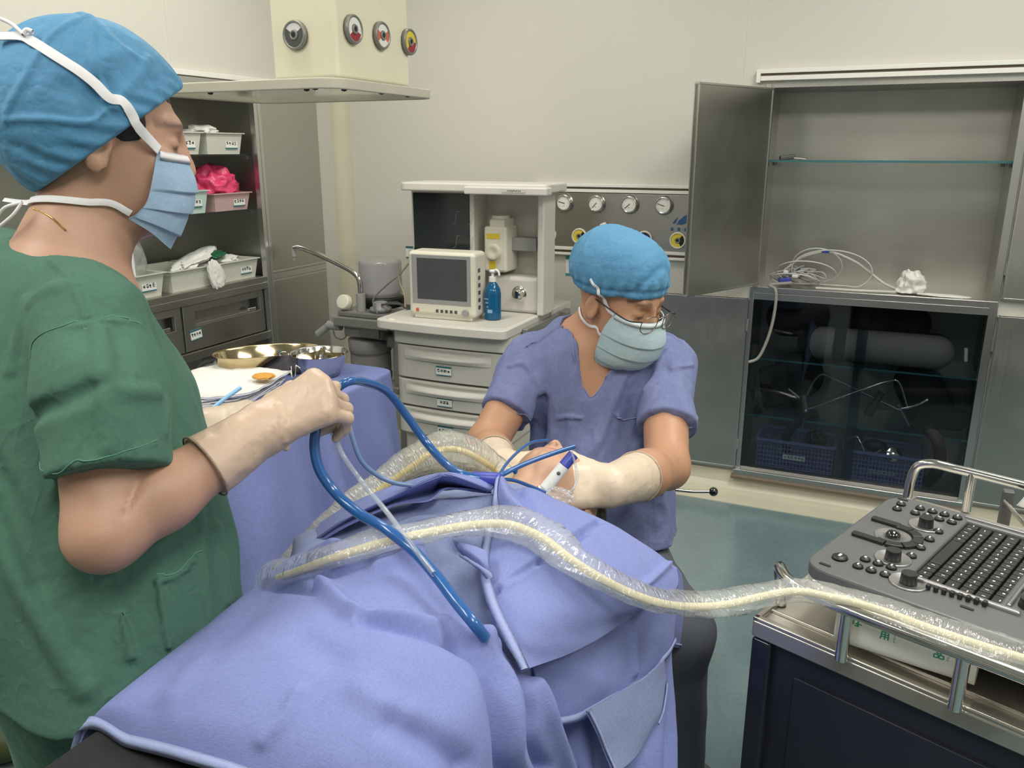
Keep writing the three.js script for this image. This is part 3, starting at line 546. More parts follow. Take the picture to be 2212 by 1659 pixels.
{ // absorber / suction unit left of the machine
  const t = thing('absorber_unit', 'grey breathing absorber with clear bellows dome beside the anaesthesia machine', 'medical machine', [0, 0, 0]);
  const x = -2.1, z = -3.1;
  mesh('canister', [lathe([[0, 0.46], [0.085, 0.46], [0.095, 0.475], [0.097, 0.5], [0.091, 0.51], [0.091, 0.6], [0.098, 0.61], [0.1, 0.665], [0, 0.668]], 40, [x, 0, z])], std({ color: lin(0.2, 0.2, 0.205), roughness: 0.5, bumpMap: T.grain, bumpScale: 0.002 }), t);
  mesh('canister_band', lathe([[0.0925, 0.515], [0.0935, 0.52], [0.0935, 0.595], [0.0925, 0.6]], 40, [x, 0, z]), std({ color: lin(0.36, 0.34, 0.35), roughness: 0.8, bumpMap: T.grain, bumpScale: 0.003 }), t);
  mesh('support_column', [bx(0.05, 0.30, 0.06, [-1.945, 0.60, z - 0.01], 0.012), bx(0.13, 0.06, 0.07, [-1.98, 0.66, z - 0.02], 0.01), bx(0.22, 0.05, 0.12, [x + 0.06, 0.43, z - 0.02], 0.01), bx(0.06, 0.4, 0.06, [-1.93, 0.24, z - 0.03], 0.01), bx(0.24, 0.05, 0.4, [-1.98, 0.03, z - 0.03], 0.02)], M.greyMid, t);
  mesh('lever', [cyl(0.011, 0.011, 0.08, [-1.93, 0.428, z + 0.09], 16, [0, 0, PI / 2])], M.machineGrey, t);
  const blk = mesh('valve_block', [bx(0.29, 0.045, 0.2, [x + 0.015, 0.752, z], 0.008), bx(0.26, 0.025, 0.17, [x + 0.015, 0.787, z], 0.008), bx(0.20, 0.05, 0.15, [x + 0.01, 0.705, z], 0.006)], M.greyMid, t);
  mesh('clasp', [bx(0.1, 0.05, 0.02, [x + 0.06, 0.712, z + 0.085], 0.006), tube([[x - 0.13, 0.71, z + 0.1], [x - 0.12, 0.68, z + 0.1], [x - 0.085, 0.672, z + 0.1], [x - 0.06, 0.69, z + 0.1], [x - 0.06, 0.71, z + 0.1]], 0.003, 24, 6)], M.greyDark, blk);
  mesh('breathing_port', [cyl(0.021, 0.021, 0.07, [x - 0.15, 0.722, z + 0.06], 20, [0, 0, PI / 2]), cyl(0.018, 0.017, 0.09, [x - 0.21, 0.70, z + 0.06], 20, [0, 0, -0.95]), cyl(0.013, 0.013, 0.03, [x - 0.15, 0.755, z + 0.06], 16)], M.machineGrey, t);
  mesh('pressure_gauge', [lathe([[0, 0], [0.034, 0], [0.036, 0.006], [0.034, 0.03], [0.028, 0.036], [0, 0.036]], 30, [x - 0.085, 0.832, z + 0.05], [PI / 2 - 0.3, 0, 0]), bx(0.03, 0.03, 0.03, [x - 0.085, 0.805, z + 0.04], 0.004)], M.ivory, t);
  mesh('valve', [lathe([[0, 0], [0.05, 0], [0.048, 0.02], [0.036, 0.024], [0.035, 0.04], [0.03, 0.045], [0, 0.045]], 28, [x + 0.085, 0.80, z + 0.03])], M.machineGrey, t);
  mesh('post', cyl(0.021, 0.021, 0.08, [x - 0.005, 0.84, z + 0.05], 20), M.machineGrey, t);
  mesh('support_arm', [tube([[x - 0.005, 0.85, z + 0.05], [x - 0.005, 0.93, z + 0.05], [x - 0.015, 0.955, z + 0.05], [x - 0.04, 0.975, z + 0.05], [-2.28, 1.03, z + 0.05], [-2.43, 1.072, z + 0.05], [-2.456, 1.068, z + 0.05]], 0.0125, 70, 14)], M.chrome, t);
  mesh('arm_hook', [cyl(0.011, 0.011, 0.045, [-2.463, 1.05, z + 0.05], 16), cyl(0.006, 0.007, 0.02, [-2.463, 1.02, z + 0.05], 12)], M.machineGrey, t);
  mesh('bellows_base', lathe([[0, 0.8], [0.105, 0.8], [0.108, 0.84], [0.095, 0.85], [0, 0.852]], 40, [x, 0, z - 0.11]), M.black, t);
  mesh('bellows_dome', lathe([[0.1, 0.85], [0.1, 1.0], [0.096, 1.012], [0.085, 1.018], [0, 1.02]], 44, [x, 0, z - 0.11]), M.jar, t);
  mesh('bellows_disc', lathe([[0, 0.853], [0.08, 0.853], [0.088, 0.86], [0.086, 0.872], [0.06, 0.878], [0, 0.88]], 40, [x, 0, z - 0.11]), std({ color: lin(0.45, 0.4, 0.41), roughness: 0.6 }), t);
}
{ // wires between the absorber and the machine
  tag(mesh('cable', tube([[-2.0, 0.80, -3.02], [-2.02, 0.86, -3.02], [-1.97, 0.92, -3.04], [-1.9, 0.98, -3.06], [-1.86, 1.03, -3.08], [-1.84, 1.05, -3.085]], 0.004, 50, 6), M.greyMid), 'thin grey twisted cable rising from the absorber to the machine', 'cable');
  tag(mesh('cable', tube([[-1.87, 1.02, -3.02], [-1.885, 0.98, -3.02], [-1.875, 0.94, -3.02], [-1.845, 0.90, -3.0], [-1.83, 0.85, -2.98]], 0.0035, 40, 6), std({ color: lin(0.42, 0.33, 0.2), roughness: 0.5 })), 'brownish cable looping down behind the ivory monitor', 'cable');
  const r = rng(5);
  for (let k = 0; k < 3; k++) { const y = 0.838 + 0.004 * k; tag(mesh('cable', tube([[-1.99, 0.84, -3.1 + 0.03 * k], [-1.93, y + 0.012 * r(), -3.08 + 0.02 * k], [-1.85, y, -3.02 - 0.01 * k], [-1.77, y - 0.002, -3.03 + 0.01 * r()]], 0.0045, 30, 6), M.greyDark), ['dark cable farthest back in the tangle between absorber and monitor', 'dark cable in the middle of the tangle between absorber and monitor', 'dark cable nearest the front in the tangle between absorber and monitor'][k], 'cable', 'tangled cables on the worktop corner'); }
}

// ---------------------------------------------------------------- right: recessed steel cabinet with open doors
{
  const D = 0.36, zb = ZB - D, { x0, x1, y0, y1 } = RC, w = x1 - x0, xc = (x0 + x1) / 2, ym = 0.925;
  const t = thing('wall_cabinet', 'recessed stainless steel cabinet with open doors in the right back wall', 'cabinet');
  mesh('upper_compartment', [
    bx(w - 0.02, y1 - ym, 0.012, [xc, (y1 + ym) / 2, zb + 0.006], 0.001), bx(w, 0.016, D, [xc, y1 - 0.008, ZB - D / 2], 0.001),
    bx(0.014, y1 - ym, D, [x0 + 0.007, (y1 + ym) / 2, ZB - D / 2], 0.001), bx(0.014, y1 - ym, D, [x1 - 0.007, (y1 + ym) / 2, ZB - D / 2], 0.001),
    bx(w, 0.014, D, [xc, ym + 0.007, ZB - D / 2], 0.001)], M.steelH, t);
  mesh('lower_compartment', [
    bx(w - 0.02, ym - y0, 0.012, [xc, (y0 + ym) / 2, zb + 0.006], 0.001), bx(0.014, ym - y0, D, [x0 + 0.007, (y0 + ym) / 2, ZB - D / 2], 0.001),
    bx(0.014, ym - y0, D, [x1 - 0.007, (y0 + ym) / 2, ZB - D / 2], 0.001), bx(w, 0.012, D, [xc, y0 + 0.006, ZB - D / 2], 0.001), bx(w, 0.012, D, [xc, ym - 0.006, ZB - D / 2], 0.001)], M.steelH, t);
  mesh('face_frame', [bx(w, 0.022, 0.014, [xc, ym + 0.009, ZB + 0.005], 0.002), bx(0.03, y1 - y0, 0.014, [x1 - 0.012, (y0 + y1) / 2, ZB + 0.004], 0.002), bx(0.02, y1 - y0, 0.014, [x0 + 0.008, (y0 + y1) / 2, ZB + 0.004], 0.002),
    bx(w + 0.02, 0.03, 0.03, [xc, y0 - 0.012, ZB + 0.012], 0.003), bx(w, 0.03, 0.012, [xc, ym - 0.02, ZB + 0.002], 0.002)], M.steelEdge, t);
  mesh('sill', bx(w + 0.03, 0.014, 0.05, [xc, y0 - 0.03, ZB + 0.02], 0.003), M.trimBrown, t);
  const strip = (y, h, mat, d) => mesh('trim_strip', bx(w + 0.05, h, d, [xc, y, ZB + d / 2], 0.002), mat, t);
  strip(1.800, 0.016, M.trimWhite, 0.03); strip(1.787, 0.009, M.trimBrown, 0.018); strip(1.774, 0.018, M.trimWhite, 0.026);
  mesh('trim_strip', bx(0.016, 0.05, 0.03, [x0 - 0.032, 1.783, ZB + 0.015], 0.002), M.trimWhite, t);
  const s = mesh('glass_shelf', bx(w - 0.04, 0.008, D - 0.06, [xc, 1.458, ZB - D / 2], 0.001), M.glass, t);
  mesh('shelf_edge', bx(w - 0.04, 0.0085, 0.004, [xc, 1.458, ZB - 0.028], 0), M.glassEdge, s);
  for (const z of [ZB - 0.05, ZB - 0.3]) for (const x of [x0 + 0.02, x1 - 0.025]) mesh('shelf_pin', cyl(0.007, 0.007, 0.02, [x, 1.447, z], 12), M.greyDark, s);
  for (const y of [0.362, 0.622]) { const g = mesh('glass_shelf', bx(w - 0.04, 0.007, D - 0.05, [xc, y, ZB - D / 2 - 0.01], 0.001), M.glass, t); mesh('shelf_edge', bx(w - 0.04, 0.0075, 0.003, [xc, y, ZB - 0.036], 0), M.glassEdge, g); }
  for (const [a, b, z] of [[x0 + 0.018, xc + 0.02, ZB - 0.012], [xc - 0.02, x1 - 0.03, ZB - 0.02]]) { const g = mesh('glass_door', bx(b - a, ym - y0 - 0.05, 0.005, [(a + b) / 2, (ym + y0) / 2 - 0.012, z], 0), M.darkGlass, t); }
  // doors
  const doorAt = (hx, dirx, dirz, ya, yb, len, mat, name) => {
    const L = Math.hypot(dirx, dirz), a = Math.atan2(-dirz, dirx), h = yb - ya, g = new THREE.Group();
    g.name = 'door'; g.position.set(hx, (ya + yb) / 2, ZB + 0.016); g.rotation.y = a; t.add(g);
    mesh('door_panel', bx(len, h, 0.018, [len / 2, 0, 0], 0.002), mat, g);
    const b = 0.008;
    mesh('door_rim', [bx(len + 0.004, b, 0.024, [len / 2, h / 2 - b / 2, 0], 0.001), bx(len + 0.004, b, 0.024, [len / 2, -h / 2 + b / 2, 0], 0.001), bx(b, h, 0.024, [len - b / 2, 0, 0], 0.001), bx(b, h, 0.024, [b / 2, 0, 0], 0.001)], M.steelEdge, g);
    for (const y of [-h * 0.35, h * 0.35]) mesh('hinge', cyl(0.006, 0.006, 0.05, [0, y, 0.0], 12), M.steelEdge, g);
    return g;
  };
  doorAt(-0.452, -0.21, 0.43, 0.955, 1.738, 0.475, M.steel);
  doorAt(x0 - 0.002, -1, 0.03, 0.122, 0.892, 0.452, M.steel);
  doorAt(x1 + 0.006, 1, 0.03, 0.955, 1.738, 0.452, M.steel);
  doorAt(x1 + 0.006, 1, 0.03, 0.122, 0.892, 0.452, M.steel);
}
{ // things in the cabinet
  const F = 0.9395; // floor of the upper compartment
  const r = rng(17), c0 = [-0.318,0.988,-3.72];
  const b = thing('cable_bundle', 'tangled bundle of grey monitor leads lying in the upper cabinet', 'cable');
  const pts = [];
  for (let k = 0; k < 46; k++) { const a = r() * 6.28, q = 0.03 + 0.075 * r(); pts.push([c0[0] + 0.02 + Math.cos(a) * q * 1.2, F + 0.012 + 0.085 * r() * (1 - q * 5), c0[2] + Math.sin(a) * q * 0.7]); }
  mesh('coiled_leads', tube(pts, 0.0036, 700, 6), std({ color: lin(0.42, 0.42, 0.42), roughness: 0.4 }), b);
  const loop = (cx, cy, cz, rx, ry, tilt) => { const p = []; for (let k = 0; k < 16; k++) { const a = k / 16 * 2 * PI; p.push([cx + Math.cos(a) * rx, Math.max(F + 0.006, cy + Math.sin(a) * ry), cz + Math.sin(a) * tilt]); } return tube(p, 0.003, 120, 6, true); };
  mesh('loop_lead', [loop(c0[0] + 0.09, F + 0.085, c0[2], 0.1, 0.08, 0.05), loop(c0[0] + 0.15, F + 0.07, c0[2] + 0.02, 0.16, 0.09, 0.03), loop(c0[0] + 0.05, F + 0.06, c0[2] + 0.04, 0.12, 0.055, 0.06), loop(c0[0] + 0.0, F + 0.03, c0[2] + 0.05, 0.09, 0.03, 0.05)], std({ color: lin(0.6, 0.6, 0.58), roughness: 0.35 }), b);
  mesh('main_lead', tube([[c0[0] - 0.04, F + 0.06, c0[2]], [c0[0] + 0.03, F + 0.12, c0[2]], [c0[0] + 0.13, F + 0.145, c0[2] - 0.01], [c0[0] + 0.24, F + 0.11, c0[2]], [c0[0] + 0.36, F + 0.03, c0[2] + 0.02], [c0[0] + 0.42, F + 0.006, c0[2] + 0.05], [c0[0] + 0.33, F + 0.006, c0[2] + 0.09], [c0[0] + 0.1, F + 0.006, c0[2] + 0.1]], 0.0055, 120, 8), std({ color: lin(0.55, 0.54, 0.5), roughness: 0.35 }), b);
  mesh('plug', [bx(0.05, 0.02, 0.025, [c0[0] - 0.03, F + 0.025, c0[2] + 0.06], 0.005, [0, 0.4, 0.1]), bx(0.03, 0.015, 0.02, [c0[0] + 0.12, F + 0.15, c0[2]], 0.004)], M.blueConn, b);
  mesh('clip', [bx(0.02, 0.014, 0.016, [c0[0] - 0.03, F + 0.06, c0[2] + 0.05], 0.004), bx(0.025, 0.014, 0.016, [c0[0] + 0.01, F + 0.045, c0[2] + 0.06], 0.004)], M.white, b);
  mesh('hanging_lead', tube([[c0[0] + 0.0, F + 0.02, ZB - 0.06], [-0.40, F + 0.012, ZB + 0.0], [-0.371,0.941,-3.545], [-0.367,0.833,-3.545], [-0.389,0.71,-3.545], [-0.421,0.635,-3.545], [-0.453,0.618,-3.545]], 0.0065, 60, 8), std({ color: lin(0.33, 0.32, 0.3), roughness: 0.4 }), b);
  const tis = thing('tissue', 'crumpled white tissue on the upper cabinet floor', 'tissue', [[0.141,1.005,-3.66][0], F, -3.66]);
  mesh('tissue_ball', at(crumpled(0.05, 0.055, 0.045, 71, 0.5, 2.2), [0, 0.038, 0]), M.paper, tis);
  mesh('tissue_tail', at(crumpled(0.09, 0.006, 0.03, 73, 0.3), [0.12, 0.006, 0.04], [0, -0.1, 0]), M.paper, tis);
  const sm = thing('small_clip', 'small dark clip with a silver tip on the glass shelf', 'clip', [[-0.379,1.467,-3.62][0], 1.462, -3.62]);
  mesh('clip_body', bx(0.06, 0.02, 0.03, [0, 0.01, 0], 0.006, [0, 0.3, 0.12]), M.greyDark, sm); mesh('clip_tip', bx(0.05, 0.006, 0.015, [0.05, 0.005, 0.005], 0.002, [0, 0.2, -0.1]), M.silver, sm);
  // lower compartment
  const bag = thing('carry_bag', 'black bag with a pale grey padded panel on the upper glass shelf', 'bag', [0, 0, 0]);
  mesh('back_roll', at(clean(new THREE.CapsuleGeometry(0.085, 0.5, 12, 28)), [-0.09, 0.785, -3.79], [0, 0, PI / 2 + 0.02]), M.blackSoft, bag);
  mesh('front_roll', at(clean(new THREE.CapsuleGeometry(0.075, 0.46, 12, 28)), [0.03, 0.703, -3.69], [0, 0, PI / 2]), M.blackSoft, bag);
  mesh('pale_panel', [at(clean(new THREE.CapsuleGeometry(0.07, 0.44, 12, 28)), [0.045, 0.705, -3.672], [0, 0, PI / 2])], std({ color: lin(0.30, 0.275, 0.255), roughness: 0.9, bumpMap: T.weave, bumpScale: 0.001 }), bag);
  mesh('strap', at(clean(new THREE.TorusGeometry(0.074, 0.012, 10, 40)), [-0.1, 0.705, -3.672], [0, PI / 2, 0], [1, 1, 2]), M.blackSoft, bag);
  mesh('white_tag', bx(0.012, 0.05, 0.03, [0.372, 0.712, -3.64], 0.001, [0, 0, 0.1]), M.paper, bag);
  const pad = (name, label, geo) => tag(mesh(name, geo, M.blackSoft), label, 'pad');
  pad('black_pad', 'black rounded pad standing at the left of the middle glass shelf', [bx(0.14, 0.2, 0.05, [-0.355, 0.466, -3.76], 0.024, [0, 0.5, 0.2])]);
  pad('black_pad', 'larger round black cushion leaning behind the square pad', [cyl(0.11, 0.11, 0.06, [-0.27, 0.508, -3.83], 32, [PI / 2 - 0.2, 0, 0.2])]);
  pad('black_cushion', 'large black cushion at the right of the middle glass shelf', [at(clean(new THREE.CapsuleGeometry(0.095, 0.12, 12, 26)), [0.25, 0.492, -3.77], [0, 0, 0.5]), bx(0.2, 0.09, 0.1, [0.32, 0.413, -3.73], 0.03)]);
  tag(mesh('black_strap', tube([[0.27, 0.40, -3.62], [0.31, 0.36, -3.585], [0.335, 0.27, -3.6], [0.325, 0.19, -3.62], [0.3, 0.145, -3.64]], 0.024, 40, 10), M.blackSoft), 'broad black strap hanging down in front of the lower glass shelf', 'strap');
  tag(mesh('black_hose', tube([[-0.16, 0.39, -3.64], [-0.2, 0.385, -3.62], [-0.25, 0.33, -3.61], [-0.275, 0.28, -3.62], [-0.27, 0.2, -3.65]], 0.019, 40, 10), M.blackSoft), 'black ribbed hose drooping from the lower glass shelf', 'hose');
  // bent chrome frame
  const z = -3.66, g1 = thing('positioning_clamp', 'bent chrome positioning clamp with long bars on the lower glass shelf', 'clamp');
  mesh('front_bar', tube([[-0.199,0.414,-3.62], [-0.03,0.506,-3.62], [0.114,0.58,-3.62], [0.135,0.582,-3.62], [0.153,0.561,-3.62], [0.175,0.507,-3.62], [0.191,0.465,-3.62]], 0.0045, 70, 10), M.chrome, g1);
  mesh('rear_bar', tube([[-0.219,0.434,-3.72], [-0.188,0.52,-3.72], [-0.162,0.55,-3.72], [-0.113,0.537,-3.72], [0.044,0.475,-3.72], [0.168,0.426,-3.72]], 0.0045, 70, 10), M.silver, g1);
  mesh('clamp', [cyl(0.012, 0.01, 0.07, [-0.215,0.439,-3.63], 16, [0, 0, 0.25]), cyl(0.007, 0.007, 0.06, [-0.264,0.472,-3.64], 12, [0, 0, 0.95]), sph(0.013, [-0.207,0.403,-3.625])], M.silver, g1);
  mesh('clamp', [cyl(0.012, 0.016, 0.075, [0.069,0.476,-3.66], 16, [0, 0, -0.4]), cyl(0.018, 0.02, 0.05, [0.05,0.433,-3.66], 16, [0, 0, -0.3])], M.greyDark, g1);
  mesh('cross_pin', [tube([[0.154,0.461,-3.61], [0.22,0.492,-3.6], [0.258,0.526,-3.59]], 0.005, 20, 8)], M.chrome, g1);
  mesh('cross_pin', tube([[0.152,0.484,-3.6], [0.204,0.4,-3.6]], 0.003, 10, 8), M.chrome, g1);
  mesh('cross_pin', [tube([[-0.207,0.385,-3.6], [-0.213,0.316,-3.6]], 0.002, 10, 8)], M.chrome, g1);
  // baskets
  const basket = (x, w, label) => {
    const t = thing('basket', label, 'basket', [x, 0.128, -3.70], 0, 'perforated baskets on the cabinet floor');
    const h = 0.125, d = 0.2;
    mesh('basket_base', bx(w * 0.94, 0.006, d * 0.94, [0, 0.004, 0], 0.001), M.basket, t);
    const bars = [];
    for (const sz of [-1, 1]) { const n = 22; for (let k = 0; k <= n; k++) bars.push(bx(0.004, h, 0.003, [(k / n - 0.5) * w * 0.96, h / 2, sz * d / 2 * 0.96], 0)); for (const y of [0.015, 0.035, 0.055, 0.075, 0.095, 0.112]) bars.push(bx(w * 0.97, 0.0045, 0.003, [0, y, sz * d / 2 * 0.97], 0)); }
    for (const sx of [-1, 1]) { const n = 12; for (let k = 0; k <= n; k++) bars.push(bx(0.003, h, 0.004, [sx * w / 2 * 0.96, h / 2, (k / n - 0.5) * d * 0.96], 0)); for (const y of [0.015, 0.035, 0.055, 0.075, 0.095, 0.112]) bars.push(bx(0.003, 0.0045, d * 0.97, [sx * w / 2 * 0.97, y, 0], 0)); }
    mesh('basket_mesh', bars, M.basket, t);
    mesh('basket_rim', extr((() => { const s = rshape(w + 0.01, d + 0.01, 0.02); s.holes.push(new THREE.Path(rshape(w - 0.012, d - 0.012, 0.014).getPoints(6))); return s; })(), 0.012, 0.002, [0, h + 0.008, 0], [PI / 2, 0, 0]), M.basket, t);
    return t;
  };
  const b1 = basket(-0.235, 0.33, 'dark blue perforated plastic basket with a white label, left on the cabinet floor');
  mesh('basket_label', plate(0.095, 0.022, [0.0, 0.06, 0.0995]), canvasMat(256, 60, (c, w, h) => { c.fillStyle = '#d6d8d8'; c.fillRect(0, 0, w, h); c.strokeStyle = '#222'; c.lineWidth = 4; for (let k = 0; k < 6; k++) glyph(c, '', 14 + k * 39, 12, 34, 200 + k); }), b1);
  const b2 = basket(0.125, 0.32, 'dark blue perforated plastic basket holding chrome fittings, right on the cabinet floor');
  mesh('basket_label', plate(0.1, 0.018, [0.0, 0.05, 0.0995]), canvasMat(256, 50, (c, w, h) => { c.fillStyle = '#8d93a8'; c.fillRect(0, 0, w, h); c.strokeStyle = '#2a2c33'; c.lineWidth = 4; for (let k = 0; k < 6; k++) glyph(c, '', 14 + k * 39, 8, 32, 300 + k); }), b2);
  const ft = thing('chrome_fitting', 'curved chrome rod with a disc end in the right basket', 'fitting');
  mesh('rod', tube([[-0.027,0.291,-3.64], [0.009,0.311,-3.64], [0.026,0.292,-3.63], [0.048,0.256,-3.62], [0.072,0.245,-3.62], [0.114,0.273,-3.62]], 0.005, 60, 10), M.chrome, ft);
  mesh('disc', lathe([[0, 0.012], [0.03, 0.01], [0.036, 0], [0, 0]], 28, [0.161,0.259,-3.62], [PI / 2 - 0.5, 0, -0.3]), M.chrome, ft);
  mesh('grip', [cyl(0.012, 0.016, 0.05, [0.017,0.316,-3.65], 16, [0, 0, 0.5]), sph(0.03, [0.086,0.272,-3.67], [1.6, 0.9, 1])], M.black, ft);
  tag(mesh('rubber_grip', at(crumpled(0.04, 0.04, 0.03, 83, 0.5, 2), [-0.155,0.262,-3.67]), M.black), 'lumpy black rubber fitting in the left basket', 'fitting');
}

// ---------------------------------------------------------------- distance fields and their mesher
const sub = (a, b) => [a[0] - b[0], a[1] - b[1], a[2] - b[2]], add = (a, b) => [a[0] + b[0], a[1] + b[1], a[2] + b[2]], mul = (a, k) => [a[0] * k, a[1] * k, a[2] * k];
const dot = (a, b) => a[0] * b[0] + a[1] * b[1] + a[2] * b[2], len = a => Math.hypot(a[0], a[1], a[2]), nrm = a => mul(a, 1 / len(a)), lerp3 = (a, b, t) => add(a, mul(sub(b, a), t));
const cross = (a, b) => [a[1] * b[2] - a[2] * b[1], a[2] * b[0] - a[0] * b[2], a[0] * b[1] - a[1] * b[0]];
const cone = (a, b, ra, rb) => { // tapered capsule
  const dx = b[0] - a[0], dy = b[1] - a[1], dz = b[2] - a[2], L = dx * dx + dy * dy + dz * dz || 1e-9;
  return (x, y, z) => { const px = x - a[0], py = y - a[1], pz = z - a[2]; let t = (px * dx + py * dy + pz * dz) / L; t = t < 0 ? 0 : t > 1 ? 1 : t; return Math.hypot(px - t * dx, py - t * dy, pz - t * dz) - (ra + (rb - ra) * t); };
};
const ball = (c, r) => (x, y, z) => Math.hypot(x - c[0], y - c[1], z - c[2]) - r;
// frame: origin + basis rows (right, up, forward)
function frame(o, fwd, up) { const f = nrm(fwd), r = nrm(cross(up, f)), u = cross(f, r); return { o, r, u, f, w: (a, b, c) => add(o, add(add(mul(r, a), mul(u, b)), mul(f, c))), l: (x, y, z) => { const p = [x - o[0], y - o[1], z - o[2]]; return [dot(p, r), dot(p, u), dot(p, f)]; } }; }
const ell = (fr, c, r) => (x, y, z) => { const p = fr.l(x, y, z), a = p[0] - c[0], b = p[1] - c[1], d = p[2] - c[2]; const k0 = Math.hypot(a / r[0], b / r[1], d / r[2]), k1 = Math.hypot(a / r[0] ** 2, b / r[1] ** 2, d / r[2] ** 2); return k1 < 1e-9 ? -Math.min(...r) : k0 * (k0 - 1) / k1; };
const boxF = (fr, c, h, r) => (x, y, z) => { const p = fr.l(x, y, z), a = Math.abs(p[0] - c[0]) - h[0] + r, b = Math.abs(p[1] - c[1]) - h[1] + r, d = Math.abs(p[2] - c[2]) - h[2] + r; return Math.hypot(Math.max(a, 0), Math.max(b, 0), Math.max(d, 0)) + Math.min(Math.max(a, b, d), 0) - r; };
const plane = (p, n) => { n = nrm(n); const k = dot(p, n); return (x, y, z) => x * n[0] + y * n[1] + z * n[2] - k; }; // negative below
const smin = (a, b, k) => { const h = Math.max(k - Math.abs(a - b), 0) / k; return Math.min(a, b) - h * h * k * 0.25; };
const smax = (a, b, k) => -smin(-a, -b, k);
const uni = (k, ...fs) => (x, y, z) => { let d = fs[0](x, y, z); for (let i = 1; i < fs.length; i++) d = smin(d, fs[i](x, y, z), k); return d; };
const cutBy = (k, f, ...gs) => (x, y, z) => { let d = f(x, y, z); for (const g of gs) d = smax(d, g(x, y, z), k); return d; };
const neg = f => (x, y, z) => -f(x, y, z);
const chain = (k, pts) => uni(k, ...pts.slice(1).map((p, i) => cone(pts[i][0], p[0], pts[i][1], p[1])));
// ridges: soft bumps (amp>0) or grooves (amp<0) along polylines near the surface
const ridged = (f, ridges) => {
  const segs = []; for (const [pts, amp, wid] of ridges) for (let i = 1; i < pts.length; i++) { const c = cone(pts[i - 1], pts[i], 0, 0); segs.push([c, amp, wid, i]); }
  const groups = ridges.map(([pts, amp, wid]) => [pts.slice(1).map((p, i) => cone(pts[i], p, 0, 0)), amp, wid]);
  return (x, y, z) => { let d = f(x, y, z); if (d > 0.06 || d < -0.06) return d; for (const [cs, amp, wid] of groups) { let m = 1; for (const c of cs) m = Math.min(m, c(x, y, z)); if (m < wid * 3) d -= amp * Math.exp(-((m / wid) ** 2)); } return d; };
};
const wrinkled = (f, amp, sx, sy, sz, seed = 0) => (x, y, z) => { const d = f(x, y, z); return Math.abs(d) > 0.05 ? d : d - amp * fbm(x * sx + seed, y * sy, z * sz, 3); };
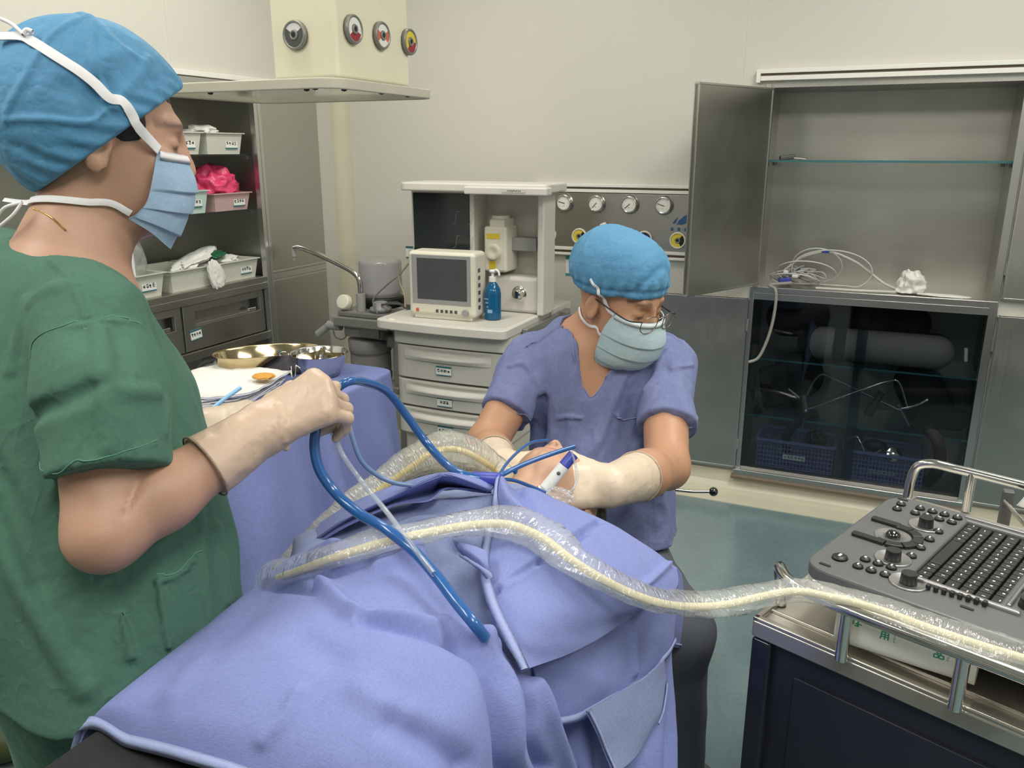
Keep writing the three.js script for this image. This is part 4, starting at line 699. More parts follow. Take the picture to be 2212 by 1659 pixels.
// move points onto a field (offset e outward)
function snap(f, pts, e = 0) { return pts.map(p => { let q = p.slice(); for (let k = 0; k < 12; k++) { const h = 0.002, d = f(...q) - e, g = [f(q[0] + h, q[1], q[2]) - f(q[0] - h, q[1], q[2]), f(q[0], q[1] + h, q[2]) - f(q[0], q[1] - h, q[2]), f(q[0], q[1], q[2] + h) - f(q[0], q[1], q[2] - h)]; const L = len(g) || 1; q = sub(q, mul(g, d / L)); } return q; }); }
function polySample(pts, n) { return curve(pts).getPoints(n).map(p => [p.x, p.y, p.z]); }
function sdfMesh(f, lo, hi, cell, color) { // naive surface nets
  const nx = Math.ceil((hi[0] - lo[0]) / cell) + 1, ny = Math.ceil((hi[1] - lo[1]) / cell) + 1, nz = Math.ceil((hi[2] - lo[2]) / cell) + 1;
  const v = new Float32Array(nx * ny * nz), B = 4, lim = cell * B * 1.6 + 0.012;
  for (let k = 0; k < nz; k += B) for (let j = 0; j < ny; j += B) for (let i = 0; i < nx; i += B) {
    const c = f(lo[0] + (i + B / 2) * cell, lo[1] + (j + B / 2) * cell, lo[2] + (k + B / 2) * cell), far = Math.abs(c) > lim;
    for (let kk = k; kk < Math.min(k + B, nz); kk++) for (let jj = j; jj < Math.min(j + B, ny); jj++) for (let ii = i; ii < Math.min(i + B, nx); ii++)
      v[ii + nx * (jj + ny * kk)] = far ? c : f(lo[0] + ii * cell, lo[1] + jj * cell, lo[2] + kk * cell);
  }
  const id = new Int32Array(nx * ny * nz).fill(-1), pos = [], sx = 1, sy = nx, sz = nx * ny, off = [0, sx, sy, sx + sy, sz, sx + sz, sy + sz, sx + sy + sz];
  const E = [[0, 1], [2, 3], [4, 5], [6, 7], [0, 2], [1, 3], [4, 6], [5, 7], [0, 4], [1, 5], [2, 6], [3, 7]];
  for (let k = 0; k < nz - 1; k++) for (let j = 0; j < ny - 1; j++) for (let i = 0; i < nx - 1; i++) {
    const o = i + nx * (j + ny * k); let m = 0; for (let c = 0; c < 8; c++) if (v[o + off[c]] < 0) m |= 1 << c;
    if (m === 0 || m === 255) continue;
    let x = 0, y = 0, z = 0, n = 0;
    for (const [a, b] of E) { const va = v[o + off[a]], vb = v[o + off[b]]; if ((va < 0) === (vb < 0)) continue; const t = va / (va - vb);
      x += (a & 1) + t * ((b & 1) - (a & 1)); y += ((a >> 1) & 1) + t * (((b >> 1) & 1) - ((a >> 1) & 1)); z += ((a >> 2) & 1) + t * (((b >> 2) & 1) - ((a >> 2) & 1)); n++; }
    id[o] = pos.length / 3; pos.push(lo[0] + (i + x / n) * cell, lo[1] + (j + y / n) * cell, lo[2] + (k + z / n) * cell);
  }
  const idx = [];
  for (let k = 1; k < nz - 1; k++) for (let j = 1; j < ny - 1; j++) for (let i = 1; i < nx - 1; i++) {
    const o = i + nx * (j + ny * k), a = v[o] < 0;
    const q = (s, t, u, flip) => { const A = id[o - t - u], Bq = id[o - u], C = id[o], D = id[o - t]; if (A < 0 || Bq < 0 || C < 0 || D < 0) return; if (flip) idx.push(A, Bq, C, A, C, D); else idx.push(A, C, Bq, A, D, C); };
    if (a !== (v[o + sx] < 0)) q(sx, sy, sz, a);
    if (a !== (v[o + sy] < 0)) q(sy, sz, sx, a);
    if (a !== (v[o + sz] < 0)) q(sz, sx, sy, a);
  }
  const g = new THREE.BufferGeometry(); g.setAttribute('position', new THREE.Float32BufferAttribute(pos, 3)); g.setIndex(idx);
  const N = new Float32Array(pos.length), e = cell * 0.5;
  for (let i = 0; i < pos.length; i += 3) { const x = pos[i], y = pos[i + 1], z = pos[i + 2]; let a = f(x + e, y, z) - f(x - e, y, z), b = f(x, y + e, z) - f(x, y - e, z), c = f(x, y, z + e) - f(x, y, z - e); const L = Math.hypot(a, b, c) || 1; N[i] = a / L; N[i + 1] = b / L; N[i + 2] = c / L; }
  g.setAttribute('normal', new THREE.BufferAttribute(N, 3));
  if (color) { const C = new Float32Array(pos.length); for (let i = 0; i < pos.length; i += 3) { const c = color(pos[i], pos[i + 1], pos[i + 2]); C[i] = c[0]; C[i + 1] = c[1]; C[i + 2] = c[2]; } g.setAttribute('color', new THREE.BufferAttribute(C, 3)); }
  return clean(g);
}
function bounds(pts, pad) { const lo = [9, 9, 9], hi = [-9, -9, -9]; for (const p of pts) for (let k = 0; k < 3; k++) { lo[k] = Math.min(lo[k], p[k] - pad); hi[k] = Math.max(hi[k], p[k] + pad); } return [lo, hi]; }
// flat ribbon along a polyline, facing away from a field
function ribbon(pts, w, f, t = 0.0012, n = 60) {
  const P = polySample(pts, n), pos = [], idx = [];
  for (let i = 0; i <= n; i++) {
    const p = P[i], d = nrm(sub(P[Math.min(i + 1, n)], P[Math.max(i - 1, 0)]));
    let g = [0, 1, 0]; if (f) { const h = 0.004; g = nrm([f(p[0] + h, p[1], p[2]) - f(p[0] - h, p[1], p[2]), f(p[0], p[1] + h, p[2]) - f(p[0], p[1] - h, p[2]), f(p[0], p[1], p[2] + h) - f(p[0], p[1], p[2] - h)]); }
    const ww = typeof w === 'function' ? w(i / n) : w;
    const s = mul(nrm(cross(d, g)), ww / 2), u = mul(g, t);
    for (const q of [add(add(p, s), u), add(sub(p, s), u), sub(sub(p, s), u), sub(add(p, s), u)]) pos.push(...q);
    if (i) for (let k = 0; k < 4; k++) { const a = 4 * (i - 1) + k, b = 4 * (i - 1) + (k + 1) % 4; idx.push(a, b, a + 4, b, b + 4, a + 4); }
  }
  const g = new THREE.BufferGeometry(); g.setAttribute('position', new THREE.Float32BufferAttribute(pos, 3)); g.setIndex(idx); g.computeVertexNormals(); return clean(g);
}
// smooth surface through a grid of control points
function catmull(p0, p1, p2, p3, t) { const t2 = t * t, t3 = t2 * t; return [0, 1, 2].map(k => 0.5 * (2 * p1[k] + (p2[k] - p0[k]) * t + (2 * p0[k] - 5 * p1[k] + 4 * p2[k] - p3[k]) * t2 + (3 * p1[k] - p0[k] - 3 * p2[k] + p3[k]) * t3)); }
function evalGrid(G, u, v) { // u along columns 0..1, v along rows 0..1
  const m = G.length - 1, n = G[0].length - 1; const row = r => { const x = u * n, i = Math.min(Math.floor(x), n - 1), g = k => G[r][Math.max(0, Math.min(n, k))]; return catmull(g(i - 1), g(i), g(i + 1), g(i + 2), x - i); };
  const y = v * m, j = Math.min(Math.floor(y), m - 1), q = k => row(Math.max(0, Math.min(m, k))); return catmull(q(j - 1), q(j), q(j + 1), q(j + 2), y - j);
}
function cloth(G, nu, nv, o = {}) { // o.folds: [[points], amp, width] ; o.noise(u,v,p) -> offset along normal ; o.thick
  const P = [], W = nu + 1;
  for (let j = 0; j <= nv; j++) for (let i = 0; i <= nu; i++) P.push(evalGrid(G, i / nu, j / nv));
  const nor = () => P.map((p, k) => { const i = k % W, j = (k / W) | 0; const a = sub(P[j * W + Math.min(i + 1, nu)], P[j * W + Math.max(i - 1, 0)]), b = sub(P[Math.min(j + 1, nv) * W + i], P[Math.max(j - 1, 0) * W + i]); const c = cross(a, b), L = len(c); return L > 1e-12 ? mul(c, 1 / L) : [0, 1, 0]; });
  let N = nor(); const fl = o.flip ? -1 : 1; N = N.map(n => mul(n, fl));
  const folds = (o.folds || []).map(([pts, amp, wid]) => { const q = polySample(pts.map(p => { let b = 0, bd = 9; for (let k = 0; k < P.length; k++) { const d = len(sub(P[k], p)); if (d < bd) { bd = d; b = k; } } return P[b]; }), 24); return [q.slice(1).map((p, i) => cone(q[i], p, 0, 0)), amp, wid]; });
  const Q = P.map((p, k) => { let d = 0; for (const [cs, amp, wid] of folds) { let m = 1; for (const c of cs) m = Math.min(m, c(...p)); if (m < wid * 3) d += amp * Math.exp(-((m / wid) ** 2)); } if (o.noise) d += o.noise((k % W) / nu, ((k / W) | 0) / nv, p); return add(p, mul(N[k], d)); });
  for (let k = 0; k < Q.length; k++) P[k] = Q[k];
  N = nor().map(n => mul(n, fl)); const th = o.thick || 0.003, pos = [], idx = [], n0 = P.length;
  for (const p of P) pos.push(...p); for (let k = 0; k < n0; k++) pos.push(...sub(P[k], mul(N[k], th)));
  for (let j = 0; j < nv; j++) for (let i = 0; i < nu; i++) { const a = j * W + i, b = a + 1, c = a + W, d = c + 1; if (fl > 0) { idx.push(a, b, c, b, d, c, n0 + a, n0 + c, n0 + b, n0 + b, n0 + c, n0 + d); } else { idx.push(a, c, b, b, c, d, n0 + a, n0 + b, n0 + c, n0 + b, n0 + d, n0 + c); } }
  const edge = l => { for (let i = 1; i < l.length; i++) { const a = l[i - 1], b = l[i]; idx.push(a, b, n0 + a, b, n0 + b, n0 + a); } };
  const rg = (n, f) => Array.from({ length: n + 1 }, (_, k) => f(k)); edge(rg(nu, i => i)); edge(rg(nu, i => nv * W + i)); edge(rg(nv, j => j * W)); edge(rg(nv, j => j * W + nu));
  const g = new THREE.BufferGeometry(); g.setAttribute('position', new THREE.Float32BufferAttribute(pos, 3));
  const uv = []; for (let s = 0; s < 2; s++) for (let j = 0; j <= nv; j++) for (let i = 0; i <= nu; i++) uv.push(i / nu * (o.su || 1), j / nv * (o.sv || 1)); g.setAttribute('uv', new THREE.Float32BufferAttribute(uv, 2));
  g.setIndex(idx); g.computeVertexNormals(); const bil = A => (u, v) => { const x = u * nu, y = v * nv, i = Math.min(nu - 1, Math.floor(x)), j = Math.min(nv - 1, Math.floor(y)), q = (a, b) => A[(j + b) * W + i + a]; return lerp3(lerp3(q(0, 0), q(1, 0), x - i), lerp3(q(0, 1), q(1, 1), x - i), y - j); }; g.userData.P = bil(P); g.userData.N = bil(N);
  const out = clean(g); out.userData = g.userData; return out;
}
// hem band along an iso line of a cloth: list of [u,v]
function hemBand(g, uvs, w, lift = 0.0028) {
  const P = uvs.map(q => add(g.userData.P(...q), mul(g.userData.N(...q), lift))), n = P.length - 1, N = uvs.map(q => g.userData.N(...q));
  const pos = [], idx = []; for (let i = 0; i <= n; i++) { const d = nrm(sub(P[Math.min(i + 1, n)], P[Math.max(i - 1, 0)])), s = mul(nrm(cross(d, N[i])), w / 2), u = mul(N[i], 0.0014); for (const q of [add(P[i], s), add(P[i], u), sub(P[i], s), sub(P[i], u)]) pos.push(...q); if (i) for (let k = 0; k < 4; k++) { const a = 4 * (i - 1) + k, b = 4 * (i - 1) + (k + 1) % 4; idx.push(a, b, a + 4, b, b + 4, a + 4); } }
  const o = new THREE.BufferGeometry(); o.setAttribute('position', new THREE.Float32BufferAttribute(pos, 3)); o.setIndex(idx); o.computeVertexNormals(); return clean(o);
}
const ln = (n, f) => Array.from({ length: n + 1 }, (_, k) => f(k / n));

// ---------------------------------------------------------------- people: shared head, hand and mask builders
const vR = [0.914, 0, -0.407], vU = [-0.112, 0.961, -0.252], vT = [0.391, 0.276, 0.878];
const mix = (a, b, c) => nrm(add(add(mul(vR, a), mul(vU, b)), mul(vT, c)));
function headField(fr, k = 1, o = {}) {
  const e = (c, r) => ell(fr, mul(c, k), mul(r, k)), w = (a, b, c) => fr.w(a * k, b * k, c * k);
  const cn = (a, b, ra, rb) => cone(w(...a), w(...b), ra * k, rb * k);
  let f = uni(0.03 * k, e([0, 0.04, -0.015], [0.077, 0.093, 0.1]), e([0, -0.03, 0.03], [0.064, 0.083, 0.07]), e([0, -0.075, 0.045], [0.047, 0.042, 0.052]));
  f = uni(0.018 * k, f, cn([0, -0.098, 0.075], [0, -0.1, 0.078], 0.02, 0.018), cn([-0.03, 0.036, 0.083], [0.03, 0.036, 0.083], 0.013, 0.013), cn([-0.042, -0.02, 0.07], [-0.035, -0.03, 0.075], 0.02, 0.018), cn([0.042, -0.02, 0.07], [0.035, -0.03, 0.075], 0.02, 0.018));
  f = uni(0.012 * k, f, cn([0, 0.02, 0.094], [0, -0.022, 0.11], 0.008, 0.011), cn([-0.011, -0.028, 0.1], [0.011, -0.028, 0.1], 0.0085, 0.0085), cn([-0.018, -0.058, 0.091], [0.018, -0.058, 0.091], 0.007, 0.007), cn([-0.015, -0.068, 0.089], [0.015, -0.068, 0.089], 0.008, 0.008));
  const base = f, s1 = e([-0.032, 0.014, 0.1], [0.02, 0.011, 0.012]), s2 = e([0.032, 0.014, 0.1], [0.02, 0.011, 0.012]);
  const lids = uni(0.004, e([-0.032, 0.012, 0.079], [0.015, 0.011, 0.013]), e([0.032, 0.012, 0.079], [0.015, 0.011, 0.013]));
  const ears = uni(0.008 * k, base, e([-0.079, -0.008, -0.012], [0.009, 0.033, 0.019]), e([0.079, -0.008, -0.012], [0.009, 0.033, 0.019]));
  const concha = uni(0.003, e([-0.089, -0.006, -0.006], [0.007, 0.018, 0.009]), e([0.089, -0.006, -0.006], [0.007, 0.018, 0.009]));
  return (x, y, z) => { let d = ears(x, y, z); if (d > 0.06) return d; d = smax(d, -smin(s1(x, y, z), s2(x, y, z), 0.004), 0.012 * k); d = smin(d, lids(x, y, z), 0.006); return smax(d, -concha(x, y, z), 0.008); };
}
function faceColor(fr, k, skin, o = {}) {
  return (x, y, z) => {
    const p = mul(fr.l(x, y, z), 1 / k), n = 1 + 0.07 * fbm(x * 40, y * 40, z * 40, 3); let c = mul(skin, n);
    const to = (q, t) => { c = lerp3(c, q, Math.max(0, Math.min(1, t))); }, ax = Math.abs(p[0]);
    if (p[2] > 0.05 && Math.hypot(...p) < 0.18) {
      const arch = 0.036 - 0.18 * (ax - 0.032) ** 2 * 20; to([0.03, 0.02, 0.017], 0.75 * Math.exp(-(((p[1] - arch - 0.002) / 0.0045) ** 2)) * (ax > 0.014 && ax < 0.055 ? 1 : 0)); // brow hair
      to([0.025, 0.018, 0.016], 0.8 * Math.exp(-(((p[1] - 0.0065) / 0.0022) ** 2)) * (ax > 0.018 && ax < 0.046 ? 1 : 0)); // lashes
      to(o.lip || [0.42, 0.16, 0.14], Math.exp(-(((p[1] + 0.063) / 0.009) ** 4)) * (ax < 0.024 && p[2] > 0.088 ? 0.85 : 0));
      if (p[1] < -0.027 && p[1] > -0.038) to([0.06, 0.02, 0.016], Math.exp(-(((ax - 0.007) / 0.004) ** 2)) * Math.exp(-(((p[1] + 0.033) / 0.004) ** 2)) * 0.8);
    }
    return c;
  };
}
// hand: wrist w, finger direction d, back of hand b, side +1/-1 picks the thumb side; curls per finger [mcp,pip,dip] degrees
function handField(w, d, b, side, curls, thumb, k = 1, spread = 0.1) {
  d = nrm(d); b = nrm(sub(b, mul(d, dot(b, d)))); const t = mul(cross(d, b), side), fr = { w: (a, l, n) => add(w, add(add(mul(d, a * k), mul(t, l * k)), mul(b, n * k))) };
  const lat = [0.029, 0.010, -0.010, -0.028], kn = [0.088, 0.092, 0.086, 0.077], L = [[0.043, 0.026, 0.021], [0.047, 0.03, 0.022], [0.043, 0.028, 0.021], [0.034, 0.021, 0.019]], rad = [0.0098, 0.0102, 0.0096, 0.0085];
  const palm = [], fing = [];
  for (let i = 0; i < 4; i++) {
    const K = fr.w(kn[i], lat[i], 0.004 - 0.003 * Math.abs(i - 1.3)); palm.push(cone(fr.w(0.01, lat[i] * 0.62, 0), K, 0.0165 * k, 0.0135 * k));
    let p = K, a = 0; const c = curls[i], parts = [], sp = (1.4 - i) * spread;
    for (let j = 0; j < 3; j++) { a += R(c[j]); const q = add(p, mul(nrm(add(add(mul(d, Math.cos(a)), mul(b, -Math.sin(a))), mul(t, sp * Math.cos(a)))), L[i][j] * k)); parts.push(cone(p, q, rad[i] * k * (1 - 0.07 * j), rad[i] * k * (0.94 - 0.09 * j))); p = q; }
    fing.push(uni(0.005 * k, ...parts));
  }
  palm.push(cone(fr.w(0.018, 0.022, -0.012), fr.w(0.05, 0.036, -0.012), 0.016 * k, 0.013 * k));
  const th = []; let p = fr.w(0.03, 0.034, -0.008); thumb.forEach((v, j) => { const q = add(p, mul(nrm(add(add(mul(d, v[0]), mul(t, v[1])), mul(b, v[2]))), [0.036, 0.031, 0.026][j] * k)); th.push(cone(p, q, (0.0135 - 0.0015 * j) * k, (0.012 - 0.0015 * j) * k)); p = q; });
  const P = uni(0.014 * k, ...palm), TH = uni(0.006, ...th);
  return (x, y, z) => { let m = P(x, y, z); if (m > 0.25) return m; m = smin(m, TH(x, y, z), 0.01 * k); let g = 1; for (const f of fing) { const q = f(x, y, z); g = smin(g, q, 0.003); } return smin(m, g, 0.007 * k); };
}
function maskGeo(fr, k, o = {}) {
  const ys = o.ys || [0.004, -0.03, -0.065, -0.1, -0.128], zf = o.zf || [0.113, 0.131, 0.134, 0.118, 0.084], zs = o.zs || [0.045, 0.035, 0.03, 0.028, 0.025], hw = o.hw || [0.064, 0.071, 0.072, 0.069, 0.058];
  const G = []; for (let j = 0; j < 5; j++) { const row = []; for (let i = 0; i <= 8; i++) { const u = i / 4 - 1, s = Math.sin(u * PI / 2), c = Math.max(0, Math.cos(u * PI / 2)); row.push(fr.w(hw[j] * k * s, (ys[j] + (o.sag ? o.sag[j] : 0) * (1 - c)) * k, (zs[j] + (zf[j] - zs[j]) * Math.pow(c, 0.8)) * k)); } G.push(row); }
  const saw = v => { const q = v * 4.2; return q < 0.6 || q > 3.7 ? 0 : ((q - 0.6) % 1); };
  return cloth(G, 56, 72, { flip: true, thick: 0.0015, noise: (u, v, p) => (0.0045 * k) * (saw(v) - 0.4) * (1 - Math.abs(2 * u - 1) ** 6) + 0.0012 * fbm(p[0] * 60, p[1] * 60, p[2] * 60, 2), su: 0.2, sv: 0.2 });
}

// ---------------------------------------------------------------- the nurse in green
{
  const t = thing('person', 'standing person in green scrubs, blue cap and mask holding blue cables', 'person');
  const fr = frame([-0.985,1.509,-0.84], [0.63, -0.156, -0.761], [0, 1, 0]), K = 0.98;
  const skin = [0.45, 0.262, 0.18];
  const H = headField(fr, K);
  const neck = uni(0.03, cone(fr.w(0, -0.05, -0.02), [-1.014,1.365,-0.782], 0.053, 0.058), cone([-1.014,1.365,-0.782], [-1.019,1.307,-0.761], 0.06, 0.085), cone(fr.w(0, -0.095, 0.02), [-0.987,1.356,-0.791], 0.03, 0.042));
  const sR = [-0.867,1.295,-0.688], eR = [-0.778,1.075,-0.591], wR = [-0.707,1.15,-0.782];
  const armR = uni(0.02, cone(sR, eR, 0.056, 0.042), cone(eR, lerp3(eR, wR, 0.35), 0.0415, 0.041), cone(lerp3(eR, wR, 0.35), wR, 0.041, 0.029));
  const eL = [-1.031,0.964,-0.853], wL = [-0.943,1.079,-0.917];
  const armL = uni(0.02, cone([-1.126,1.238,-0.874], eL, 0.06, 0.045), cone(eL, wL, 0.042, 0.028));
  const trunk = uni(0.06, cone([-1.024,1.268,-0.758], [-0.969,1.052,-0.715], 0.115, 0.12), cone([-0.969,1.052,-0.715], [-0.925,0.904,-0.688], 0.12, 0.125));
  const body = uni(0.025, H, neck, armR, armL, trunk);
  const crease = ridged(body, [[[[-0.745,1.146,-0.628], [-0.746,1.121,-0.608], [-0.743,1.105,-0.593]], -0.004, 0.006]]);
  const B = bounds([fr.w(0, 0.13, 0), sR, eR, wR, eL, wL, [-0.907,0.824,-0.671]], 0.2);
  mesh('body', sdfMesh(crease, B[0], B[1], 0.0062, faceColor(fr, K, skin)), M.skin, t);
  // head at finer cells is part of the same figure: refine by overlaying the same field on the face
  // hair: sideburn and nape under the cap
  const hairF = uni(0.012, ell(fr, [-0.0665, 0.03, 0.022], [0.0075, 0.026, 0.026]), ell(fr, [0.0665, 0.03, 0.022], [0.0075, 0.026, 0.026]), ell(fr, [0, 0.05, -0.02], [0.076, 0.09, 0.1]));
  mesh('hair', sdfMesh(wrinkled(hairF, 0.003, 90, 30, 90), fr.w(0, 0, 0).map(v => v - 0.17), fr.w(0, 0, 0).map(v => v + 0.17), 0.005), M.hair, t);
  // cap
  const cap0 = ell(fr, [0, 0.033, -0.022], [0.099, 0.126, 0.131]);
  const brimP = fr.w(0, 0.082, 0.085), brimN = add(mul(fr.u, -0.72), mul(fr.f, 0.69));
  const band = (x, y, z) => { const d = plane(brimP, brimN)(x, y, z); return d; };
  const fine = (x, y, z) => { const p = fr.l(x, y, z), a = Math.atan2(p[0], p[1] - 0.03); return 0.0022 * Math.sin(a * 26 + 3 * fbm(x * 12, y * 12, z * 12, 2)) * Math.exp(-(((band(x, y, z) + 0.012) / 0.02) ** 2)); };
  const capS = cutBy(0.006, (x, y, z) => cap0(x, y, z) - fine(x, y, z) - 0.004 * fbm(x * 16, y * 16, z * 16, 3), band);
  const top = [-0.961,1.662,-0.819], sn = a => snap(cap0, polySample(a, 14));
  const seams = [[sn([top, [-0.922,1.614,-0.787], [-0.884,1.565,-0.766]]), 0.0064, 0.0045], [sn([top, [-0.971,1.628,-0.769], [-0.976,1.585,-0.731], [-0.997,1.546,-0.709]]), 0.0056, 0.0045], [sn([top, [-0.907,1.642,-0.814], [-0.884,1.619,-0.839]]), 0.0056, 0.0045], [sn([[-0.882,1.627,-0.854], [-0.877,1.59,-0.811], [-0.868,1.556,-0.77]]), 0.0056, 0.006], [sn([[-0.999,1.536,-0.705], [-0.945,1.536,-0.718], [-0.893,1.531,-0.739], [-0.883,1.546,-0.76]]), 0.0064, 0.004],
    [sn([[-0.997,1.497,-0.694], [-0.97,1.486,-0.703]]), -0.0048, 0.008], [sn([[-0.924,1.578,-0.74], [-0.9,1.567,-0.748]]), -0.0064, 0.012], [sn([[-0.897,1.617,-0.776], [-0.892,1.628,-0.805]]), 0.0064, 0.012], [sn([[-0.896,1.546,-0.754], [-0.894,1.568,-0.762], [-0.891,1.59,-0.77]]), -0.0064, 0.01], [sn([[-0.876,1.603,-0.872], [-0.867,1.592,-0.838]]), -0.0048, 0.006], [sn([top, [-0.98,1.668,-0.824]]), 0.006, 0.006]];
  const C = fr.w(0, 0.05, -0.03), capF = ridged(capS, seams);
  mesh('cap', sdfMesh(capF, C.map(v => v - 0.19), C.map(v => v + 0.19), 0.0036), M.cap, t);
  // mask with ties
  const mk = mesh('mask', maskGeo(fr, K, { ys: [0.0, -0.034, -0.068, -0.1, -0.138], zf: [0.106, 0.12, 0.12, 0.108, 0.092], zs: [0.062, 0.058, 0.052, 0.04, 0.03], hw: [0.063, 0.07, 0.071, 0.071, 0.067], sag: [0, 0, 0, 0.012, 0.042] }), M.mask, t);
  mesh('nose_band', hemBand(mk.geometry, ln(40, q => [0.03 + 0.94 * q, 0.06]), 0.012, 0.0016), M.strap, mk);
  const capB = (x, y, z) => Math.min(capS(x, y, z), H(x, y, z));
  const strapPts = [fr.w(-0.0635, 0.001, 0.063), ...snap(capB, polySample([[-0.869,1.528,-0.806], [-0.868,1.56,-0.771], [-0.912,1.601,-0.753], [-0.953,1.623,-0.742], [-0.99,1.638,-0.741]], 10), 0.003)];
  mesh('tie', ribbon([...strapPts, add(strapPts[strapPts.length - 1], mul(vR, -0.035))], 0.0125, capB), M.strap, mk);
  mesh('tie', tube([[-0.987,1.637,-0.742], [-1.002,1.649,-0.74], [-1.021,1.658,-0.734]], 0.0025, 12, 6), M.strap, mk);
  mesh('tie', tube([[-0.987,1.637,-0.742], [-0.984,1.642,-0.745], [-0.977,1.64,-0.748]], 0.003, 10, 6), M.strap, mk);
  const nk = body;
  const low = [...snap(nk, polySample([fr.w(-0.069, -0.09, 0.034), [-0.935,1.432,-0.792], [-0.969,1.434,-0.772], [-1.008,1.434,-0.754], [-1.043,1.437,-0.746]], 12), 0.0035)];
  mesh('tie', ribbon([...low, [-1.064,1.437,-0.736]], 0.009, nk), M.strap, mk);
  mesh('tie', tube([[-1.013,1.436,-0.724], [-1.022,1.421,-0.716], [-1.049,1.403,-0.71]], 0.002, 14, 6), M.strap, mk);
  mesh('tie', tube([[-1.013,1.436,-0.724], [-1.033,1.429,-0.713], [-1.052,1.413,-0.711]], 0.002, 14, 6), M.strap, mk);
  mesh('necklace', tube(snap(neck, [[-1.017,1.426,-0.742], [-0.985,1.415,-0.742], [-0.96,1.404,-0.738]], 0.001), 0.0012, 20, 6), std({ color: lin(0.7, 0.45, 0.15), metalness: 1, roughness: 0.25 }), t);
  // scrub top
  const hemA = [-0.771,0.875,-0.781], hemB = [-0.92,0.794,-0.576], hemC = [-1.073,0.623,-0.728];
  const tor = uni(0.09, cone([-1.056,1.235,-0.745], [-0.99,1.133,-0.731], 0.112, 0.138), cone([-0.989,1.145,-0.735], [-0.929,0.965,-0.694], 0.142, 0.152), cone([-0.929,0.965,-0.694], [-0.882,0.793,-0.661], 0.152, 0.164), cone([-1.131,1.293,-0.764], [-0.925,1.299,-0.72], 0.1, 0.064));
  const sleeve = cutBy(0.008, uni(0.03, cone(sR, [-0.813,1.218,-0.648], 0.066, 0.066), cone([-0.813,1.218,-0.648], [-0.782,1.131,-0.612], 0.068, 0.068)), plane([-0.782,1.14,-0.615], sub(eR, sR)));
  const hole = uni(0.02, cone([-0.986,1.455,-0.799], [-1.013,1.368,-0.783], 0.066, 0.064), cone([-0.988,1.371,-0.772], [-0.968,1.321,-0.8], 0.054, 0.028));
  const bottom = plane([-0.914,0.838,-0.592], [0.0, -1, 0.04]);
  let top0 = uni(0.028, cutBy(0.01, tor, bottom), sleeve);
  top0 = cutBy(0.012, top0, neg(hole));
  const sn2 = (a, n = 12) => snap(top0, polySample(a, n));
  const rid = [
    [sn2([[-0.932,1.244,-0.621], [-0.875,1.278,-0.623], [-0.806,1.317,-0.631], [-0.798,1.319,-0.647], [-0.789,1.3,-0.69]]), 0.00683, 0.0032],
    [sn2([[-0.825,1.161,-0.574], [-0.757,1.175,-0.563], [-0.724,1.183,-0.58], [-0.721,1.18,-0.638]]), 0.00507, 0.0024],
    [sn2([[-0.793,1.311,-0.636], [-0.767,1.271,-0.612], [-0.762,1.242,-0.604], [-0.732,1.195,-0.58]]), 0.0117, 0.0096],
    [sn2([[-0.763,1.252,-0.607], [-0.796,1.232,-0.586], [-0.864,1.205,-0.582]]), -0.01365, 0.0096], [sn2([[-0.764,1.257,-0.608], [-0.746,1.247,-0.613], [-0.735,1.233,-0.659]]), 0.00975, 0.008],
    [sn2([[-0.937,1.331,-0.646], [-0.929,1.301,-0.629], [-0.933,1.246,-0.621]]), 0.0117, 0.008], [sn2([[-0.865,1.347,-0.648], [-0.917,1.328,-0.642]]), 0.0078, 0.0096],
    [sn2([[-0.939,1.404,-0.691], [-0.857,1.357,-0.656], [-0.817,1.32,-0.639]]), 0.00585, 0.0048],
    [sn2([[-0.928,1.096,-0.576], [-0.881,1.02,-0.562], [-0.837,0.946,-0.558], [-0.809,0.887,-0.563]]), 0.01755, 0.0112], [sn2([[-0.935,1.139,-0.586], [-0.894,1.084,-0.576], [-0.851,1.015,-0.562]]), -0.0117, 0.016],
    [sn2([[-0.793,1.01,-0.609], [-0.78,0.962,-0.6], [-0.764,0.914,-0.592]]), 0.00975, 0.0072], [sn2([[-0.759,0.99,-0.641], [-0.746,0.951,-0.634], [-0.732,0.91,-0.628]]), 0.0078, 0.004], [sn2([[-0.759,0.992,-0.641], [-0.746,0.99,-0.669], [-0.752,1.001,-0.704]]), 0.0078, 0.0032],
    [sn2([[-0.778,1.047,-0.73], [-0.753,0.97,-0.705], [-0.74,0.906,-0.691]]), 0.0117, 0.008], [sn2([[-0.771,1.01,-0.755], [-0.75,0.95,-0.746], [-0.735,0.914,-0.742]]), 0.00975, 0.0064], [sn2([[-0.784,1.18,-0.712], [-0.78,1.12,-0.707]]), 0.00975, 0.0064], [sn2([[-0.766,0.994,-0.616], [-0.758,0.951,-0.606]]), -0.0078, 0.0064],
    [sn2([[-0.922,0.853,-0.525], [-0.869,0.85,-0.548], [-0.819,0.858,-0.573]]), 0.00585, 0.0032], [sn2([[-0.774,1.269,-0.688], [-0.761,1.222,-0.678], [-0.738,1.186,-0.655]]), 0.004, 0.008]];
  const topF = ridged(wrinkled(top0, 0.018, 10, 4, 10, 3), rid);
  const B2 = bounds([[-1.03,1.275,-0.757], [-0.882,0.793,-0.661], sR, [-0.782,1.131,-0.612], [-1.099,1.296,-0.756]], 0.22);
  mesh('scrub_top', sdfMesh(topF, B2[0], B2[1], 0.0052), M.scrubGreen, t);
  const st = (a, r = 0.0006) => tube(snap(topF, polySample(a, 20), 0.0006), r, 60, 5);
